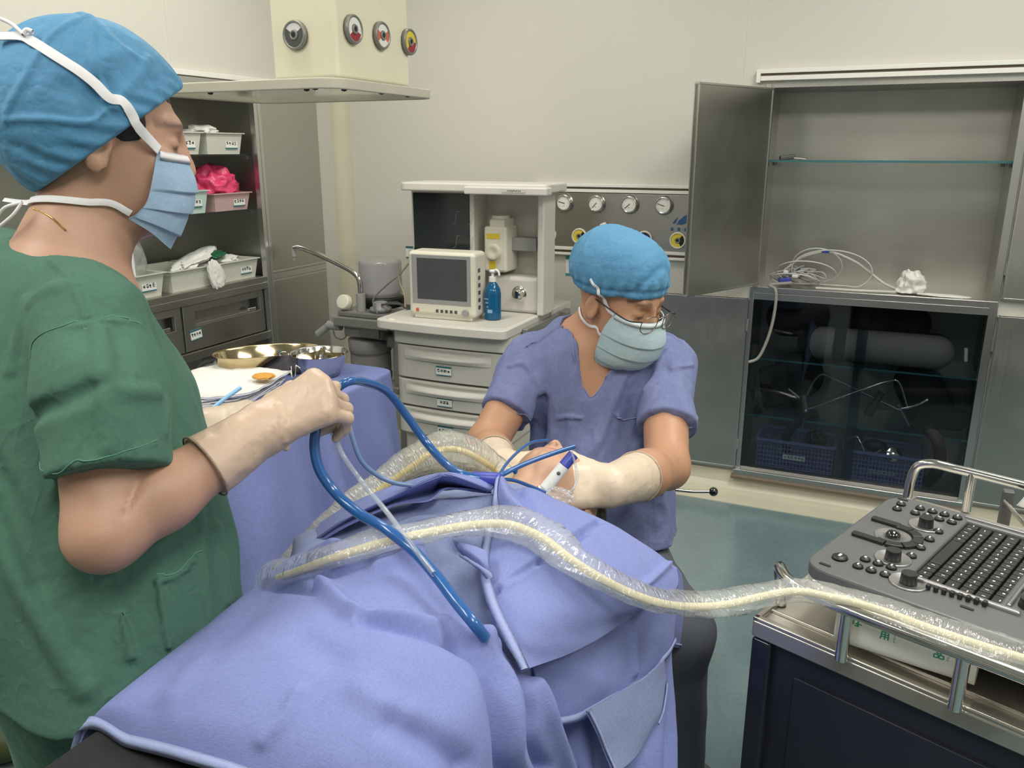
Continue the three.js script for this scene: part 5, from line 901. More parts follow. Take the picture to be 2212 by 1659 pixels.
  mesh('stitching', [st([[-0.884,1.27,-0.616], [-0.854,1.289,-0.624], [-0.806,1.317,-0.631]]), st([[-0.798,1.319,-0.647], [-0.792,1.311,-0.67], [-0.789,1.3,-0.69]])], M.stitchGreen, t).userData.kind = 'stuff';
  mesh('sleeve_stitch', st([[-0.825,1.162,-0.574], [-0.758,1.177,-0.563], [-0.724,1.186,-0.581], [-0.721,1.182,-0.638]]), M.stitchGreen, t);
  mesh('pocket_edge', st([[-0.759,0.992,-0.641], [-0.746,0.99,-0.669], [-0.752,1.001,-0.704]], 0.0009), M.stitchGreen, t);
  // trousers
  const tr = uni(0.05, cone([-0.92,0.831,-0.679], [-1.038,0.436,-0.707], 0.14, 0.09), cone([-0.947,0.794,-0.7], [-1.066,0.371,-0.822], 0.13, 0.085), cone([-1.02, 0.45, -0.75], [-1.03, 0.06, -0.75], 0.085, 0.075), cone([-0.98, 0.45, -0.9], [-0.99, 0.06, -0.92], 0.085, 0.075), cone([-1.038,0.436,-0.707], [-1.02, 0.45, -0.75], 0.09, 0.085), cone([-1.066,0.371,-0.822], [-0.98, 0.45, -0.9], 0.085, 0.085));
  const trF = cutBy(0.008, wrinkled(tr, 0.012, 9, 4, 9, 8), plane([0, 0.045, 0], [0, -1, 0]));
  mesh('trousers', sdfMesh(trF, [-1.25, 0.02, -1.1], [-0.72, 1.06, -0.5], 0.009), M.scrubGreen, t);
  for (const [x, z] of [[-0.99, -0.76], [-0.95, -0.93]]) mesh('shoe', sdfMesh(cutBy(0.004, uni(0.03, ball([x - 0.04, 0.04, z + 0.03], 0.045), ball([x + 0.1, 0.025, z - 0.12], 0.042)), plane([0, 0.002, 0], [0, -1, 0])), [x - 0.13, 0, z - 0.2], [x + 0.18, 0.12, z + 0.12], 0.007), M.clog, t);
  // gloves
  const hd = mix(0.83, 0.5, -0.22), hb = mix(-0.3, 0.42, 0.86);
  const handR = handField(wR, hd, hb, -1, [[70, 85, 40], [74, 88, 45], [66, 80, 40], [52, 62, 30]], [[0.75, 0.45, -0.5], [0.9, -0.15, -0.45], [0.9, -0.3, -0.3]], 1.06, 0.06);
  const cuffA = lerp3(eR, wR, 0.62);
  const cuff = uni(0.02, cone(lerp3(eR, wR, 0.62), wR, 0.0435, 0.034));
  const gR = cutBy(0.003, uni(0.016, handR, cuff), plane(cuffA, sub(eR, wR)));
  const gs = a => snap(gR, polySample(a, 10));
  const gRf = ridged(wrinkled(gR, 0.0035, 24, 24, 24, 5), [[gs([[-0.68,1.192,-0.853], [-0.674,1.173,-0.827], [-0.674,1.15,-0.797]]), 0.0035, 0.0045], [gs([[-0.666,1.184,-0.857], [-0.663,1.161,-0.828]]), 0.003, 0.004], [gs([[-0.689,1.173,-0.798], [-0.675,1.147,-0.785]]), 0.0032, 0.004], [gs([[-0.648,1.172,-0.861], [-0.652,1.151,-0.853]]), 0.002, 0.003]]);
  const B3 = bounds([cuffA, wR, add(wR, mul(hd, 0.16))], 0.07);
  mesh('glove', sdfMesh(gRf, B3[0], B3[1], 0.0028), M.glove, t);
  mesh('glove_rim', tube(snap(cuff, [0, 1, 2, 3, 4, 5, 6, 7].map(k => { const ax = nrm(sub(wR, eR)), u = nrm(cross(ax, [0, 1, 0])), v = cross(ax, u), a = k / 8 * 2 * PI; return add(cuffA, add(mul(u, 0.0435 * Math.cos(a)), mul(v, 0.0435 * Math.sin(a)))); })), 0.0013, 48, 6, true), M.glove, t);
  const hd2 = mix(0.9, 0.25, -0.3), hb2 = mix(-0.1, 0.75, 0.6);
  const handL = handField(wL, hd2, hb2, 1, [[30, 50, 30], [35, 50, 30], [40, 50, 30], [40, 50, 30]], [[0.7, 0.6, -0.2], [0.9, 0.2, -0.3], [0.9, 0.0, -0.3]], 0.92, 0.05);
  const gL = cutBy(0.003, uni(0.016, handL, cone(lerp3(eL, wL, 0.6), wL, 0.038, 0.03)), plane(lerp3(eL, wL, 0.6), sub(eL, wL)));
  const B4 = bounds([lerp3(eL, wL, 0.6), wL, add(wL, mul(hd2, 0.16))], 0.07);
  mesh('glove', sdfMesh(wrinkled(gL, 0.003, 24, 24, 24, 9), B4[0], B4[1], 0.0034), M.gloveW, t);
}
tag(mesh('clog', sdfMesh(cutBy(0.006, uni(0.03, ell(frame([-1.95, 0.03, -1.04], [0.9, 0, -0.4], [0, 1, 0]), [0, 0.02, 0.02], [0.055, 0.055, 0.12])), plane([0, 0.001, 0], [0, -1, 0])), [-2.15, -0.02, -1.25], [-1.75, 0.14, -0.85], 0.008), M.clog), 'olive green clog on the floor at the left edge', 'shoe');

// ---------------------------------------------------------------- the seated doctor in blue
{
  const t = thing('person', 'seated person in blue scrubs, glasses, blue cap and mask at the patient\'s head', 'person');
  const fr0 = frame([-0.534,1.164,-1.809], [0.882, -0.309, 0.356], [0.03, 1, 0.03]), fr = fr0, K = 1.01;
  const skin = [0.50, 0.27, 0.165];
  const H = headField(fr, K);
  const tf = nrm([0.34, 0, 0.94]), ts = nrm([0.94, 0, -0.34]);
  const nb = [-0.612,1.038,-1.86], ch = [-0.594,0.907,-1.861], be = [-0.569,0.71,-1.833], pe = [-0.525,0.528,-1.83];
  const sr = [-0.753,0.99,-1.816], sl = [-0.437,0.994,-1.89];
  const eRt = [-0.781,0.843,-1.61], wRt = [-0.662,0.875,-1.422], eLt = [-0.367,0.836,-1.655], wLt = [-0.4,0.906,-1.343];
  const cf = frame(ch, tf, [0, 1, 0]), bf = frame(be, tf, [0, 1, 0]);
  const neck = uni(0.03, cone(fr.w(0, -0.05, -0.03), nb, 0.06, 0.066), cone(fr.w(0, -0.09, 0.02), add(nb, mul(tf, 0.05)), 0.04, 0.05));
  const chest = uni(0.08, ell(cf, [0, 0.02, 0], [0.165, 0.185, 0.102]), ell(bf, [0, 0, 0.01], [0.15, 0.19, 0.11]), cone(sr, sl, 0.058, 0.058), cone(nb, add(ch, [0, 0.03, 0]), 0.06, 0.09));
  const aR = uni(0.02, cone(sr, eRt, 0.056, 0.046), cone(eRt, lerp3(eRt, wRt, 0.4), 0.046, 0.042), cone(lerp3(eRt, wRt, 0.4), wRt, 0.042, 0.03));
  const aL = uni(0.02, cone(sl, eLt, 0.056, 0.048), cone(eLt, lerp3(eLt, wLt, 0.4), 0.048, 0.047), cone(lerp3(eLt, wLt, 0.4), wLt, 0.047, 0.033));
  const body = uni(0.025, H, neck, chest, aR, aL);
  const B = bounds([fr.w(0, 0.13, 0), sr, sl, eRt, wRt, eLt, wLt, be], 0.13);
  mesh('body', sdfMesh(body, B[0], B[1], 0.0064, faceColor(fr, K, skin)), M.skin, t);
  const hairF = uni(0.01, ell(fr, [0, 0.055, -0.02], [0.0795, 0.09, 0.1]));
  mesh('hair', sdfMesh(hairF, fr.o.map(v => v - 0.18), fr.o.map(v => v + 0.18), 0.006), M.hair, t);
  // cap
  const cap0 = ell(fr, [0, 0.068, -0.022], [0.103, 0.095, 0.124]);
  const brim = plane(fr.w(0, 0.05, 0.09), add(mul(fr.u, -0.95), mul(fr.f, 0.22)));
  const wob = (x, y, z) => { const p = fr.l(x, y, z), a = Math.atan2(p[0], p[2]); return 0.003 * Math.sin(a * 22 + 4 * fbm(x * 10, y * 10, z * 10, 2)) * Math.exp(-(((brim(x, y, z) + 0.018) / 0.016) ** 2)) - 0.004 * Math.exp(-(((brim(x, y, z) + 0.017) / 0.005) ** 2)); };
  const capS = cutBy(0.005, (x, y, z) => cap0(x, y, z) - wob(x, y, z) - 0.006 * fbm(x * 14, y * 14, z * 14, 3), brim);
  const sn = a => snap(cap0, polySample(a, 12));
  const C = fr.w(0, 0.07, -0.02);
  mesh('cap', sdfMesh(ridged(capS, [[sn([[-0.631,1.235,-1.8], [-0.589,1.271,-1.807], [-0.539,1.3,-1.838], [-0.485,1.3,-1.862]]), 0.006, 0.009], [sn([[-0.565,1.178,-1.777], [-0.525,1.217,-1.784], [-0.464,1.233,-1.794], [-0.415,1.225,-1.813]]), -0.005, 0.01], [sn([[-0.575,1.273,-1.814], [-0.542,1.215,-1.787]]), 0.003, 0.004], [sn([[-0.534,1.28,-1.823], [-0.483,1.264,-1.818]]), 0.004, 0.006], [sn([[-0.459,1.286,-1.847], [-0.437,1.244,-1.82]]), 0.005, 0.008], [sn([[-0.506,1.222,-1.794], [-0.446,1.2,-1.791], [-0.414,1.215,-1.81]]), 0.003, 0.004], [sn([[-0.624,1.214,-1.796], [-0.591,1.243,-1.797]]), 0.005, 0.008]]), C.map(v => v - 0.16), C.map(v => v + 0.16), 0.004), M.cap, t);
  const mk = mesh('mask', maskGeo(fr, K, { ys: [0.002, -0.034, -0.07, -0.106, -0.134], hw: [0.068, 0.076, 0.077, 0.074, 0.062], zf: [0.115, 0.134, 0.138, 0.124, 0.09] }), M.mask2, t);
  mesh('nose_band', hemBand(mk.geometry, ln(40, q => [0.03 + 0.94 * q, 0.06]), 0.012, 0.0016), std({ color: lin(0.62, 0.7, 0.72), roughness: 0.8, side: THREE.DoubleSide }), mk);
  const hb = (x, y, z) => Math.min(H(x, y, z), capS(x, y, z)), hn = (x, y, z) => Math.min(H(x, y, z), neck(x, y, z));
  mesh('tie', ribbon([...snap(hb, polySample([fr.w(-0.07, 0.0, 0.046), [-0.536,1.159,-1.727], [-0.55,1.2,-1.711], [-0.565,1.228,-1.712]], 8), 0.004)], q => 0.011 * (1 - 0.55 * q), hb), M.strap, mk);
  mesh('tie', ribbon([...snap(hn, polySample([fr.w(-0.072, -0.11, 0.03), [-0.555,1.086,-1.741], [-0.583,1.098,-1.744], [-0.607,1.121,-1.774], [-0.611,1.14,-1.801]], 12), 0.004)], 0.007, hn), M.strap, mk);
  mesh('tie_knot', sph(0.012, snap(H, [[-0.645,1.127,-1.873]], 0.006)[0], [1, 0.8, 0.8]), M.strap, mk);
  // glasses
  const g = new THREE.Group(); g.name = 'glasses'; t.add(g);
  const G = (a, b, c) => fr.w(a * K, b * K, c * K), rimPts = s => [[0.012, 0.008], [0.02, 0.013], [0.05, 0.012], [0.06, 0.004], [0.058, -0.016], [0.045, -0.026], [0.025, -0.025], [0.013, -0.014]].map(([x, y]) => G(s * x, y + 0.009, 0.122 - 0.006 * (x / 0.06) ** 2 - 0.12 * (0.0 - y) * 0.4));
  const rimM = std({ color: lin(0.32, 0.24, 0.2), metalness: 1, roughness: 0.25 });
  for (const s of [-1, 1]) {
    const rp = rimPts(s); mesh('rim', tube(rp, 0.0011, 60, 6, true), rimM, g);
    const c = rp.reduce((a, b) => add(a, mul(b, 1 / 8)), [0, 0, 0]), pos = []; const cc = curve(rp, true).getPoints(40).map(p => [p.x, p.y, p.z]); for (let i = 0; i < 40; i++) pos.push(...c, ...cc[i], ...cc[i + 1]);
    const lg = new THREE.BufferGeometry(); lg.setAttribute('position', new THREE.Float32BufferAttribute(pos, 3)); lg.computeVertexNormals();
    mesh('lens', clean(lg), phy({ color: lin(0.97, 0.98, 0.98), transmission: 1, roughness: 0.02, thickness: 0, side: THREE.DoubleSide }), g);
    mesh('temple', tube([G(s * 0.061, 0.013, 0.116), G(s * 0.073, 0.006, 0.09), G(s * 0.08, 0.012, 0.02), G(s * 0.083, 0.016, -0.005)], 0.0016, 30, 6), M.black, g);
  }
  mesh('bridge', tube([G(-0.012, 0.016, 0.123), G(0, 0.02, 0.125), G(0.012, 0.016, 0.123)], 0.0012, 16, 6), rimM, g);
  // scrub top
  const sh = 0.012;
  const tor = uni(0.085, ell(cf, [0, 0.01, 0], [0.178, 0.2, 0.116]), ell(bf, [0, -0.01, 0.012], [0.165, 0.2, 0.125]), cone(sr, sl, 0.07, 0.07), cone(nb, add(ch, [0, 0.03, 0]), 0.066, 0.1), cone(be, pe, 0.14, 0.155));
  const slR = cutBy(0.008, uni(0.03, cone(sr, [-0.765,0.878,-1.662], 0.07, 0.064)), plane([-0.759,0.882,-1.689], sub(eRt, sr)));
  const slL = cutBy(0.008, uni(0.03, cone(sl, lerp3(sl, eLt, 0.75), 0.072, 0.066)), plane(lerp3(sl, eLt, 0.62), sub(eLt, sl)));
  let T0 = uni(0.03, cutBy(0.01, tor, plane([0, 0.565, 0], [0, -1, 0.0])), slR, slL);
  // V neckline: wedge cut down to the skin
  const vA = [-0.632,1.123,-1.764], vB = [-0.571,0.953,-1.737], vC = [-0.51,1.048,-1.772], nV = nrm(cross(sub(vB, vA), sub(vC, vA))), din = nrm([-0.34, -0.1, -0.94]);
  const side = (a, b, inner) => { let n = nrm(cross(sub(b, a), din)); if (dot(n, sub(inner, a)) > 0) n = mul(n, -1); return plane(a, n); };
  const cen = mul(add(add(vA, vB), vC), 1 / 3), wedge = cutBy(0.008, side(vA, vB, cen), side(vB, vC, cen)), behind = plane(add(nb, mul(tf, -0.03)), mul(tf, -1));
  const vcut = cutBy(0.006, wedge, behind), nh = cone(fr.w(0, -0.02, -0.03), nb, 0.09, 0.084);
  T0 = cutBy(0.006, T0, neg(uni(0.004, vcut, nh)));
  const s2 = a => snap(T0, polySample(a, 12));
  const rid = [
    [s2([[-0.649,1.117,-1.777], [-0.618,1.038,-1.744], [-0.589,0.976,-1.737], [-0.571,0.947,-1.736], [-0.548,0.986,-1.758], [-0.508,1.033,-1.768]]), 0.0045, 0.0032],
    [s2([[-0.773,1.005,-1.721], [-0.738,1.005,-1.736], [-0.718,0.962,-1.732], [-0.699,0.909,-1.724]]), 0.0075, 0.0064], [s2([[-0.694,0.93,-1.733], [-0.694,0.845,-1.706], [-0.724,0.774,-1.693]]), -0.021, 0.0128], [s2([[-0.656,1.044,-1.751], [-0.664,0.949,-1.718], [-0.673,0.834,-1.712]]), 0.009, 0.0096],
    [s2([[-0.791,0.923,-1.653], [-0.73,0.898,-1.65], [-0.691,0.881,-1.684]]), 0.00375, 0.0024], [s2([[-0.431,0.9,-1.738], [-0.381,0.91,-1.74], [-0.338,0.916,-1.784]]), 0.00375, 0.0024],
    [s2([[-0.456,1.007,-1.806], [-0.453,0.934,-1.784], [-0.457,0.865,-1.784], [-0.454,0.781,-1.793]]), -0.0165, 0.0112], [s2([[-0.425,1.033,-1.851], [-0.431,1.002,-1.793], [-0.441,0.961,-1.775]]), 0.009, 0.008], [s2([[-0.373,1.012,-1.867], [-0.403,1.012,-1.808]]), 0.006, 0.0056], [s2([[-0.506,1.007,-1.784], [-0.526,0.924,-1.749], [-0.551,0.834,-1.732], [-0.582,0.77,-1.732]]), 0.012, 0.0112], [s2([[-0.481,0.965,-1.782], [-0.5,0.865,-1.765], [-0.535,0.781,-1.757]]), -0.009, 0.0128],
    [s2([[-0.519,0.91,-1.747], [-0.493,0.897,-1.755], [-0.462,0.906,-1.771]]), 0.006, 0.0032], [s2([[-0.662,0.886,-1.699], [-0.626,0.898,-1.696], [-0.592,0.898,-1.711]]), 0.0075, 0.0048], [s2([[-0.417,0.926,-1.752], [-0.367,0.952,-1.76]]), 0.006, 0.0064], [s2([[-0.749,1.058,-1.748], [-0.702,1.084,-1.778], [-0.648,1.1,-1.807]]), 0.006, 0.004], [s2([[-0.44,1.1,-1.899], [-0.402,1.068,-1.883]]), 0.0075, 0.0064], [s2([[-0.518,0.778,-1.74], [-0.454,0.746,-1.759], [-0.406,0.717,-1.794]]), 0.009, 0.0096], [s2([[-0.507,0.717,-1.749], [-0.4,0.664,-1.78]]), -0.006, 0.015]];
  const TF = ridged(wrinkled(wrinkled(T0, 0.016, 12, 5, 12, 4), 0.006, 30, 12, 30, 14), rid);
  const B2 = bounds([sr, sl, be, pe, [-0.765,0.878,-1.662], eLt], 0.16);
  mesh('scrub_top', sdfMesh(TF, B2[0], B2[1], 0.0052), M.scrubBlue, t);
  const st = (a, r = 0.0012) => tube(snap(TF, polySample(a, 20), 0.0004), r, 60, 5);
  mesh('neck_stitch', st([[-0.638,1.112,-1.781], [-0.618,1.038,-1.744], [-0.589,0.976,-1.737], [-0.571,0.947,-1.736], [-0.548,0.986,-1.758], [-0.51,1.027,-1.765]]), M.stitchBlue, t);
  mesh('sleeve_stitch', st([[-0.791,0.925,-1.654], [-0.73,0.901,-1.651], [-0.69,0.883,-1.686]]), M.stitchBlue, t);
  mesh('sleeve_stitch', st([[-0.432,0.904,-1.739], [-0.382,0.913,-1.741], [-0.339,0.918,-1.785]]), M.stitchBlue, t);
  mesh('pocket_edge', st([[-0.519,0.91,-1.747], [-0.493,0.897,-1.755], [-0.462,0.906,-1.771]], 0.0017), M.stitchBlue, t);
  // trousers and shoes
  const kL = [-0.305, 0.47, -1.6], kR = [-0.86, 0.475, -1.6], hp = pe;
  const tr = uni(0.06, cone(add(hp, [0.04, -0.04, 0]), kL, 0.1, 0.07), cone(kL, [-0.3, 0.08, -1.66], 0.07, 0.062), cone(add(hp, [-0.1, 0, 0]), kR, 0.12, 0.085), cone(kR, [-0.84, 0.08, -1.66], 0.085, 0.07), ell(frame(hp, tf, [0, 1, 0]), [-0.03, -0.05, -0.02], [0.15, 0.12, 0.14]));
  const trs = cutBy(0.01, ridged(wrinkled(tr, 0.014, 10, 4, 10, 2), [[[[-0.19, 0.47, -1.5], [-0.2, 0.3, -1.52], [-0.21, 0.1, -1.58]], 0.008, 0.01]]), plane([0, 0.06, 0], [0, -1, 0]));
  mesh('trousers', sdfMesh(trs, [-1.05, 0.03, -2.25], [-0.05, 0.83, -1.4], 0.0095), M.trousers, t);
  for (const [x, z] of [[-0.25, -1.6], [-0.83, -1.6]]) mesh('shoe', sdfMesh(cutBy(0.004, uni(0.03, ball([x, 0.045, z - 0.05], 0.05), ball([x + 0.02, 0.03, z + 0.11], 0.045)), plane([0, 0.002, 0], [0, -1, 0])), [x - 0.1, -0.01, z - 0.15], [x + 0.12, 0.12, z + 0.2], 0.008), M.greyDark, t);
  // gloves: his left hand (picture right) grips the handpiece, the other lies beyond the jaw
  const cufL = lerp3(eLt, wLt, 0.56), hdL = mix(-0.9, 0.03, 0.26), hbL = mix(0.2, 0.35, 0.9);
  const hL = handField(wLt, hdL, hbL, 1, [[42, 62, 30], [60, 66, 38], [66, 70, 40], [62, 66, 40]], [[0.75, 0.55, -0.35], [0.95, 0.1, -0.3], [0.95, -0.15, -0.25]], 1.12, 0.06);
  const gL = cutBy(0.003, uni(0.018, hL, cone(cufL, wLt, 0.049, 0.039)), plane(cufL, sub(eLt, wLt)));
  const gs = a => snap(gL, polySample(a, 8)), B3 = bounds([cufL, wLt, add(wLt, mul(hdL, 0.18))], 0.07);
  mesh('glove', sdfMesh(ridged(wrinkled(gL, 0.003, 24, 24, 24, 2), [[gs([[-0.401,0.875,-1.447], [-0.39,0.862,-1.448], [-0.387,0.842,-1.466]]), 0.0028, 0.003], [gs([[-0.405,0.868,-1.443], [-0.395,0.855,-1.444]]), 0.0026, 0.003]]), B3[0], B3[1], 0.003), M.gloveW, t);
  const rim = (c, e, w, r) => { const ax = nrm(sub(w, e)), u = nrm(cross(ax, [0, 1, 0])), v = cross(ax, u); return tube([0, 1, 2, 3, 4, 5, 6, 7].map(k => add(c, add(mul(u, r * Math.cos(k / 4 * PI)), mul(v, r * Math.sin(k / 4 * PI))))), 0.0022, 48, 6, true); };
  mesh('glove_rim', rim(cufL, eLt, wLt, 0.05), M.gloveW, t);
  const cufR = lerp3(eRt, wRt, 0.62), hdR = mix(0.72, -0.3, 0.62), hbR = mix(-0.5, 0.6, 0.6);
  const hR = handField(wRt, hdR, hbR, -1, [[20, 25, 15], [24, 28, 18], [28, 30, 20], [30, 34, 20]], [[0.7, 0.7, -0.2], [0.9, 0.4, -0.2], [0.95, 0.2, -0.2]], 1.08, 0.06);
  const gR = cutBy(0.003, uni(0.018, hR, cone(cufR, wRt, 0.045, 0.036)), plane(cufR, sub(eRt, wRt))), B4 = bounds([cufR, wRt, add(wRt, mul(hdR, 0.19))], 0.07);
  mesh('glove', sdfMesh(wrinkled(gR, 0.003, 24, 24, 24, 6), B4[0], B4[1], 0.0034), M.gloveW, t);
  mesh('glove_rim', rim(cufR, eRt, wRt, 0.046), M.gloveW, t);
}
{ // stool
  const c = [-0.62, 0, -2.16], t = thing('stool', 'round stool under the seated person with a lever ending in a black ball', 'stool', c);
  mesh('seat', lathe([[0, 0.40], [0.14, 0.40], [0.152, 0.415], [0.152, 0.45], [0.135, 0.465], [0, 0.468]], 40), M.blackSoft, t);
  mesh('column', cyl(0.03, 0.025, 0.34, [0, 0.24, 0], 20), M.chrome, t);
  for (let k = 0; k < 5; k++) { const a = k / 5 * 2 * PI; mesh('leg', tube([[0, 0.1, 0], [Math.cos(a) * 0.14, 0.085, Math.sin(a) * 0.14], [Math.cos(a) * 0.27, 0.055, Math.sin(a) * 0.27]], 0.014, 16, 8), M.chrome, t); mesh('caster', sph(0.028, [Math.cos(a) * 0.27, 0.03, Math.sin(a) * 0.27]), M.black, t); }
  const kb = sub([-0.376,0.493,-2.364], c);
  mesh('lever', tube([[0.03, 0.385, 0], [0.07, 0.42, -0.01], add(kb, mul(vR, -0.15)), add(kb, mul(vR, -0.06)), kb], 0.005, 30, 8), M.chrome, t);
  mesh('lever_knob', sph(0.014, kb), M.blackGloss, t);
}

// ---------------------------------------------------------------- instrument table under a blue drape
{
  const x0 = -1.70, x1 = -1.225, z0 = -1.925, z1 = -1.235, Y = 0.895;
  const t = thing('instrument_table', 'steel instrument table hidden under the blue drape beside the nurse', 'table');
  mesh('tabletop', bx(x1 - x0 - 0.02, 0.025, z1 - z0 - 0.02, [(x0 + x1) / 2, Y - 0.0165, (z0 + z1) / 2], 0.004), M.steelH, t);
  for (const [x, z] of [[x0 + 0.05, z0 + 0.05], [x1 - 0.05, z0 + 0.05], [x0 + 0.05, z1 - 0.05], [x1 - 0.05, z1 - 0.05]]) { mesh('leg', cyl(0.014, 0.014, Y - 0.08, [x, 0.05 + (Y - 0.08) / 2, z], 14), M.chrome, t); mesh('caster', sph(0.028, [x, 0.03, z]), M.black, t); }
  // drape: ring profile from the top centre outward
  const cx = (x0 + x1) / 2, cz = (z0 + z1) / 2, hw = (x1 - x0) / 2, hd = (z1 - z0) / 2, nu = 220, rows = [];
  const edge = a => { const c = Math.cos(a), s = Math.sin(a), k = 1 / Math.pow(Math.abs(c / hw) ** 14 + Math.abs(s / hd) ** 14, 1 / 14); return [c * k, s * k]; };
  const V0 = [0, 0.3, 0.6, 0.85, 0.95, 0.99, 1.0, 1.005, 1.02, 1.06, 1.12, 1.2, 1.3, 1.4, 1.5, 1.6, 1.7, 1.8, 1.9, 2.0], pos = [], uv = [], idx = [];
  const W = nu + 1;
  V0.forEach((v, j) => { for (let i = 0; i <= nu; i++) {
    const a = i / nu * 2 * PI, e = edge(a), d = Math.max(0, v - 1);
    const corner = Math.pow(Math.abs(Math.sin(2 * a)), 3), drop = 0.44 - 0.03 * Math.sin(3 * a + 1) - (Math.cos(a) > 0.5 ? 0.06 * Math.sin(a) : 0);
    const fold = d * (0.035 * Math.sin(a * 9 + 1.2) + 0.022 * Math.sin(a * 17 + 0.4) + 0.1 * corner * (0.5 + 0.5 * Math.sin(a * 2 + 1)));
    const r = Math.min(v, 1), out = (d > 0 ? 0.006 + 0.07 * d + fold : 0), L = Math.hypot(e[0], e[1]);
    const wr = v < 0.99 ? 0.003 * fbm((cx + e[0] * r) * 9, 3, (cz + e[1] * r) * 9, 3) + 0.003 : 0;
    const back = Math.max(0, -Math.sin(a)) ** 4 * 0.0;
    pos.push(cx + e[0] * r + e[0] / L * out, Y + 0.002 + wr + back - (v <= 1 ? 0 : Math.min(d * 6, 1) * 0.012 + d * drop), cz + e[1] * r + e[1] / L * out); uv.push(i / nu * 2.4, v * 0.5);
    if (j && i) { const p = j * W + i; idx.push(p - W - 1, p - 1, p - W, p - W, p - 1, p); } } });
  const g = new THREE.BufferGeometry(); g.setAttribute('position', new THREE.Float32BufferAttribute(pos, 3)); g.setAttribute('uv', new THREE.Float32BufferAttribute(uv, 2)); g.setIndex(idx.reverse()); g.computeVertexNormals();
  const dr = tag(mesh('table_drape', clean(g), M.drape), 'blue cloth draped over the instrument table', 'drape');
  // things lying on it
  const S = Y + 0.0075;
  const gz = thing('gauze_stack', 'stack of white gauze with an orange stain on the instrument table', 'gauze', [0, 0, 0]);
  for (let k = 0; k < 5; k++) {
    const h = S + 0.004 + k * 0.0065, o = k * 0.004;
    const G = [[[-1.615,0.905,-1.479], [-1.668,0.905,-1.601], [-1.629,0.905,-1.656]], [[-1.499,0.905,-1.401], [-1.493,0.905,-1.511], [-1.497,0.905,-1.662]], [[-1.436,0.905,-1.389], [-1.374,0.905,-1.477], [-1.42,0.905,-1.676]]].map(r => r.map(p => [p[0] + o * Math.sin(k * 2.1), h, p[2] - o]));
    mesh('gauze_layer', cloth(G, 40, 40, { flip: G[0] && true, thick: 0.004, noise: (u, v, p) => -0.006 * (fbm(p[0] * 28, k * 0.6, p[2] * 28, 3) + 0.2) - (k === 4 ? 0.008 * Math.exp(-(((u - 0.2) / 0.18) ** 2) - (((v - 0.3) / 0.2) ** 2)) : 0), su: 0.2, sv: 0.2 }), M.gauze, gz);
  }
  const sp = [-1.393,0.935,-1.572];
  mesh('stain', at(crumpled(0.028, 0.006, 0.024, 95, 0.3), [sp[0], S + 0.044, sp[2]]), M.iodineStain, gz);
  // kidney dish
  const kidney = (sx, sz, inset) => { const p = []; for (let i = 0; i < 48; i++) { const a = i / 48 * 2 * PI, r = 1 - 0.28 * Math.exp(-((((a - PI / 2 + PI) % (2 * PI)) - PI) ** 2) * 1.8); p.push([Math.cos(a) * (sx - inset), Math.sin(a) * r * (sz - inset)]); } return p; };
  const dish = (name, label, at0, turn, ringF, h, liquid) => {
    const k = thing(name, label, 'dish', at0, turn), lv = [[0, 0.022, 0], [0.012, 0.02, 0.001], [h * 0.5, 0.008, 0.0], [h, 0.002, 0], [h + 0.002, -0.005, 0], [h, -0.004, 0], [h - 0.001, 0.004, 0], [h * 0.5, 0.0095, 0], [0.012, 0.0215, 0], [0.003, 0.025, 0]];
    const rings = lv.map(([y, ins]) => ringF(ins).map(q => [q[0], y, q[1]])), n = rings[0].length, pos = [], idx = [];
    rings.forEach((r, j) => r.forEach((q, i) => { pos.push(...q); if (j) { const a = (j - 1) * n + i, b = (j - 1) * n + (i + 1) % n; idx.push(a, a + n, b, b, a + n, b + n); } }));
    const c0 = pos.length / 3; pos.push(0, 0.003, 0, 0, 0, 0); const l0 = (rings.length - 1) * n; for (let i = 0; i < n; i++) { idx.push(l0 + i, c0, l0 + (i + 1) % n); idx.push(i, (i + 1) % n, c0 + 1); }
    const g = new THREE.BufferGeometry(); g.setAttribute('position', new THREE.Float32BufferAttribute(pos, 3)); g.setIndex(idx); g.computeVertexNormals(); mesh('dish', clean(g), liquid ? std({ color: lin(0.62, 0.5, 0.3), metalness: 1, roughness: 0.1 }) : M.chrome, k);
    if (liquid) { const s = shape(ringF(0.026).map(q => [q[0], -q[1]])); mesh('iodine', extr(s, 0.02, 0, [0, 0.004, 0], [-PI / 2, 0, 0]), M.iodine, k); }
    return k;
  };
  const kp = [-1.5,0.905,-1.713], bp = [-1.366,0.905,-1.773];
  dish('kidney_dish', 'steel kidney dish holding brown iodine on the instrument table', [kp[0] - 0.02, S, kp[2] - 0.03], R(42), i => kidney(0.145, 0.085, i), 0.058, true);
  dish('steel_bowl', 'shiny round steel bowl beside the kidney dish', [bp[0] - 0.01, S, bp[2] - 0.01], 0, i => { const p = []; for (let k = 0; k < 40; k++) p.push([Math.cos(k / 20 * PI) * (0.076 - i), Math.sin(k / 20 * PI) * (0.076 - i)]); return p; }, 0.06, false);
  const sc = (label, A, B, L1, L2) => { const t = thing('forceps', label, 'forceps'); mesh('shank', tube([A, lerp3(A, B, 0.5), B], 0.0022, 20, 6), M.chrome, t); mesh('finger_ring', tube(L1, 0.0018, 40, 6, true), M.chrome, t); if (L2) { mesh('finger_ring', tube(L2, 0.0018, 40, 6, true), M.chrome, t); mesh('shank', tube([A, lerp3(A, L2[0], 0.6), L2[0]], 0.0022, 20, 6), M.chrome, t); } return t; };
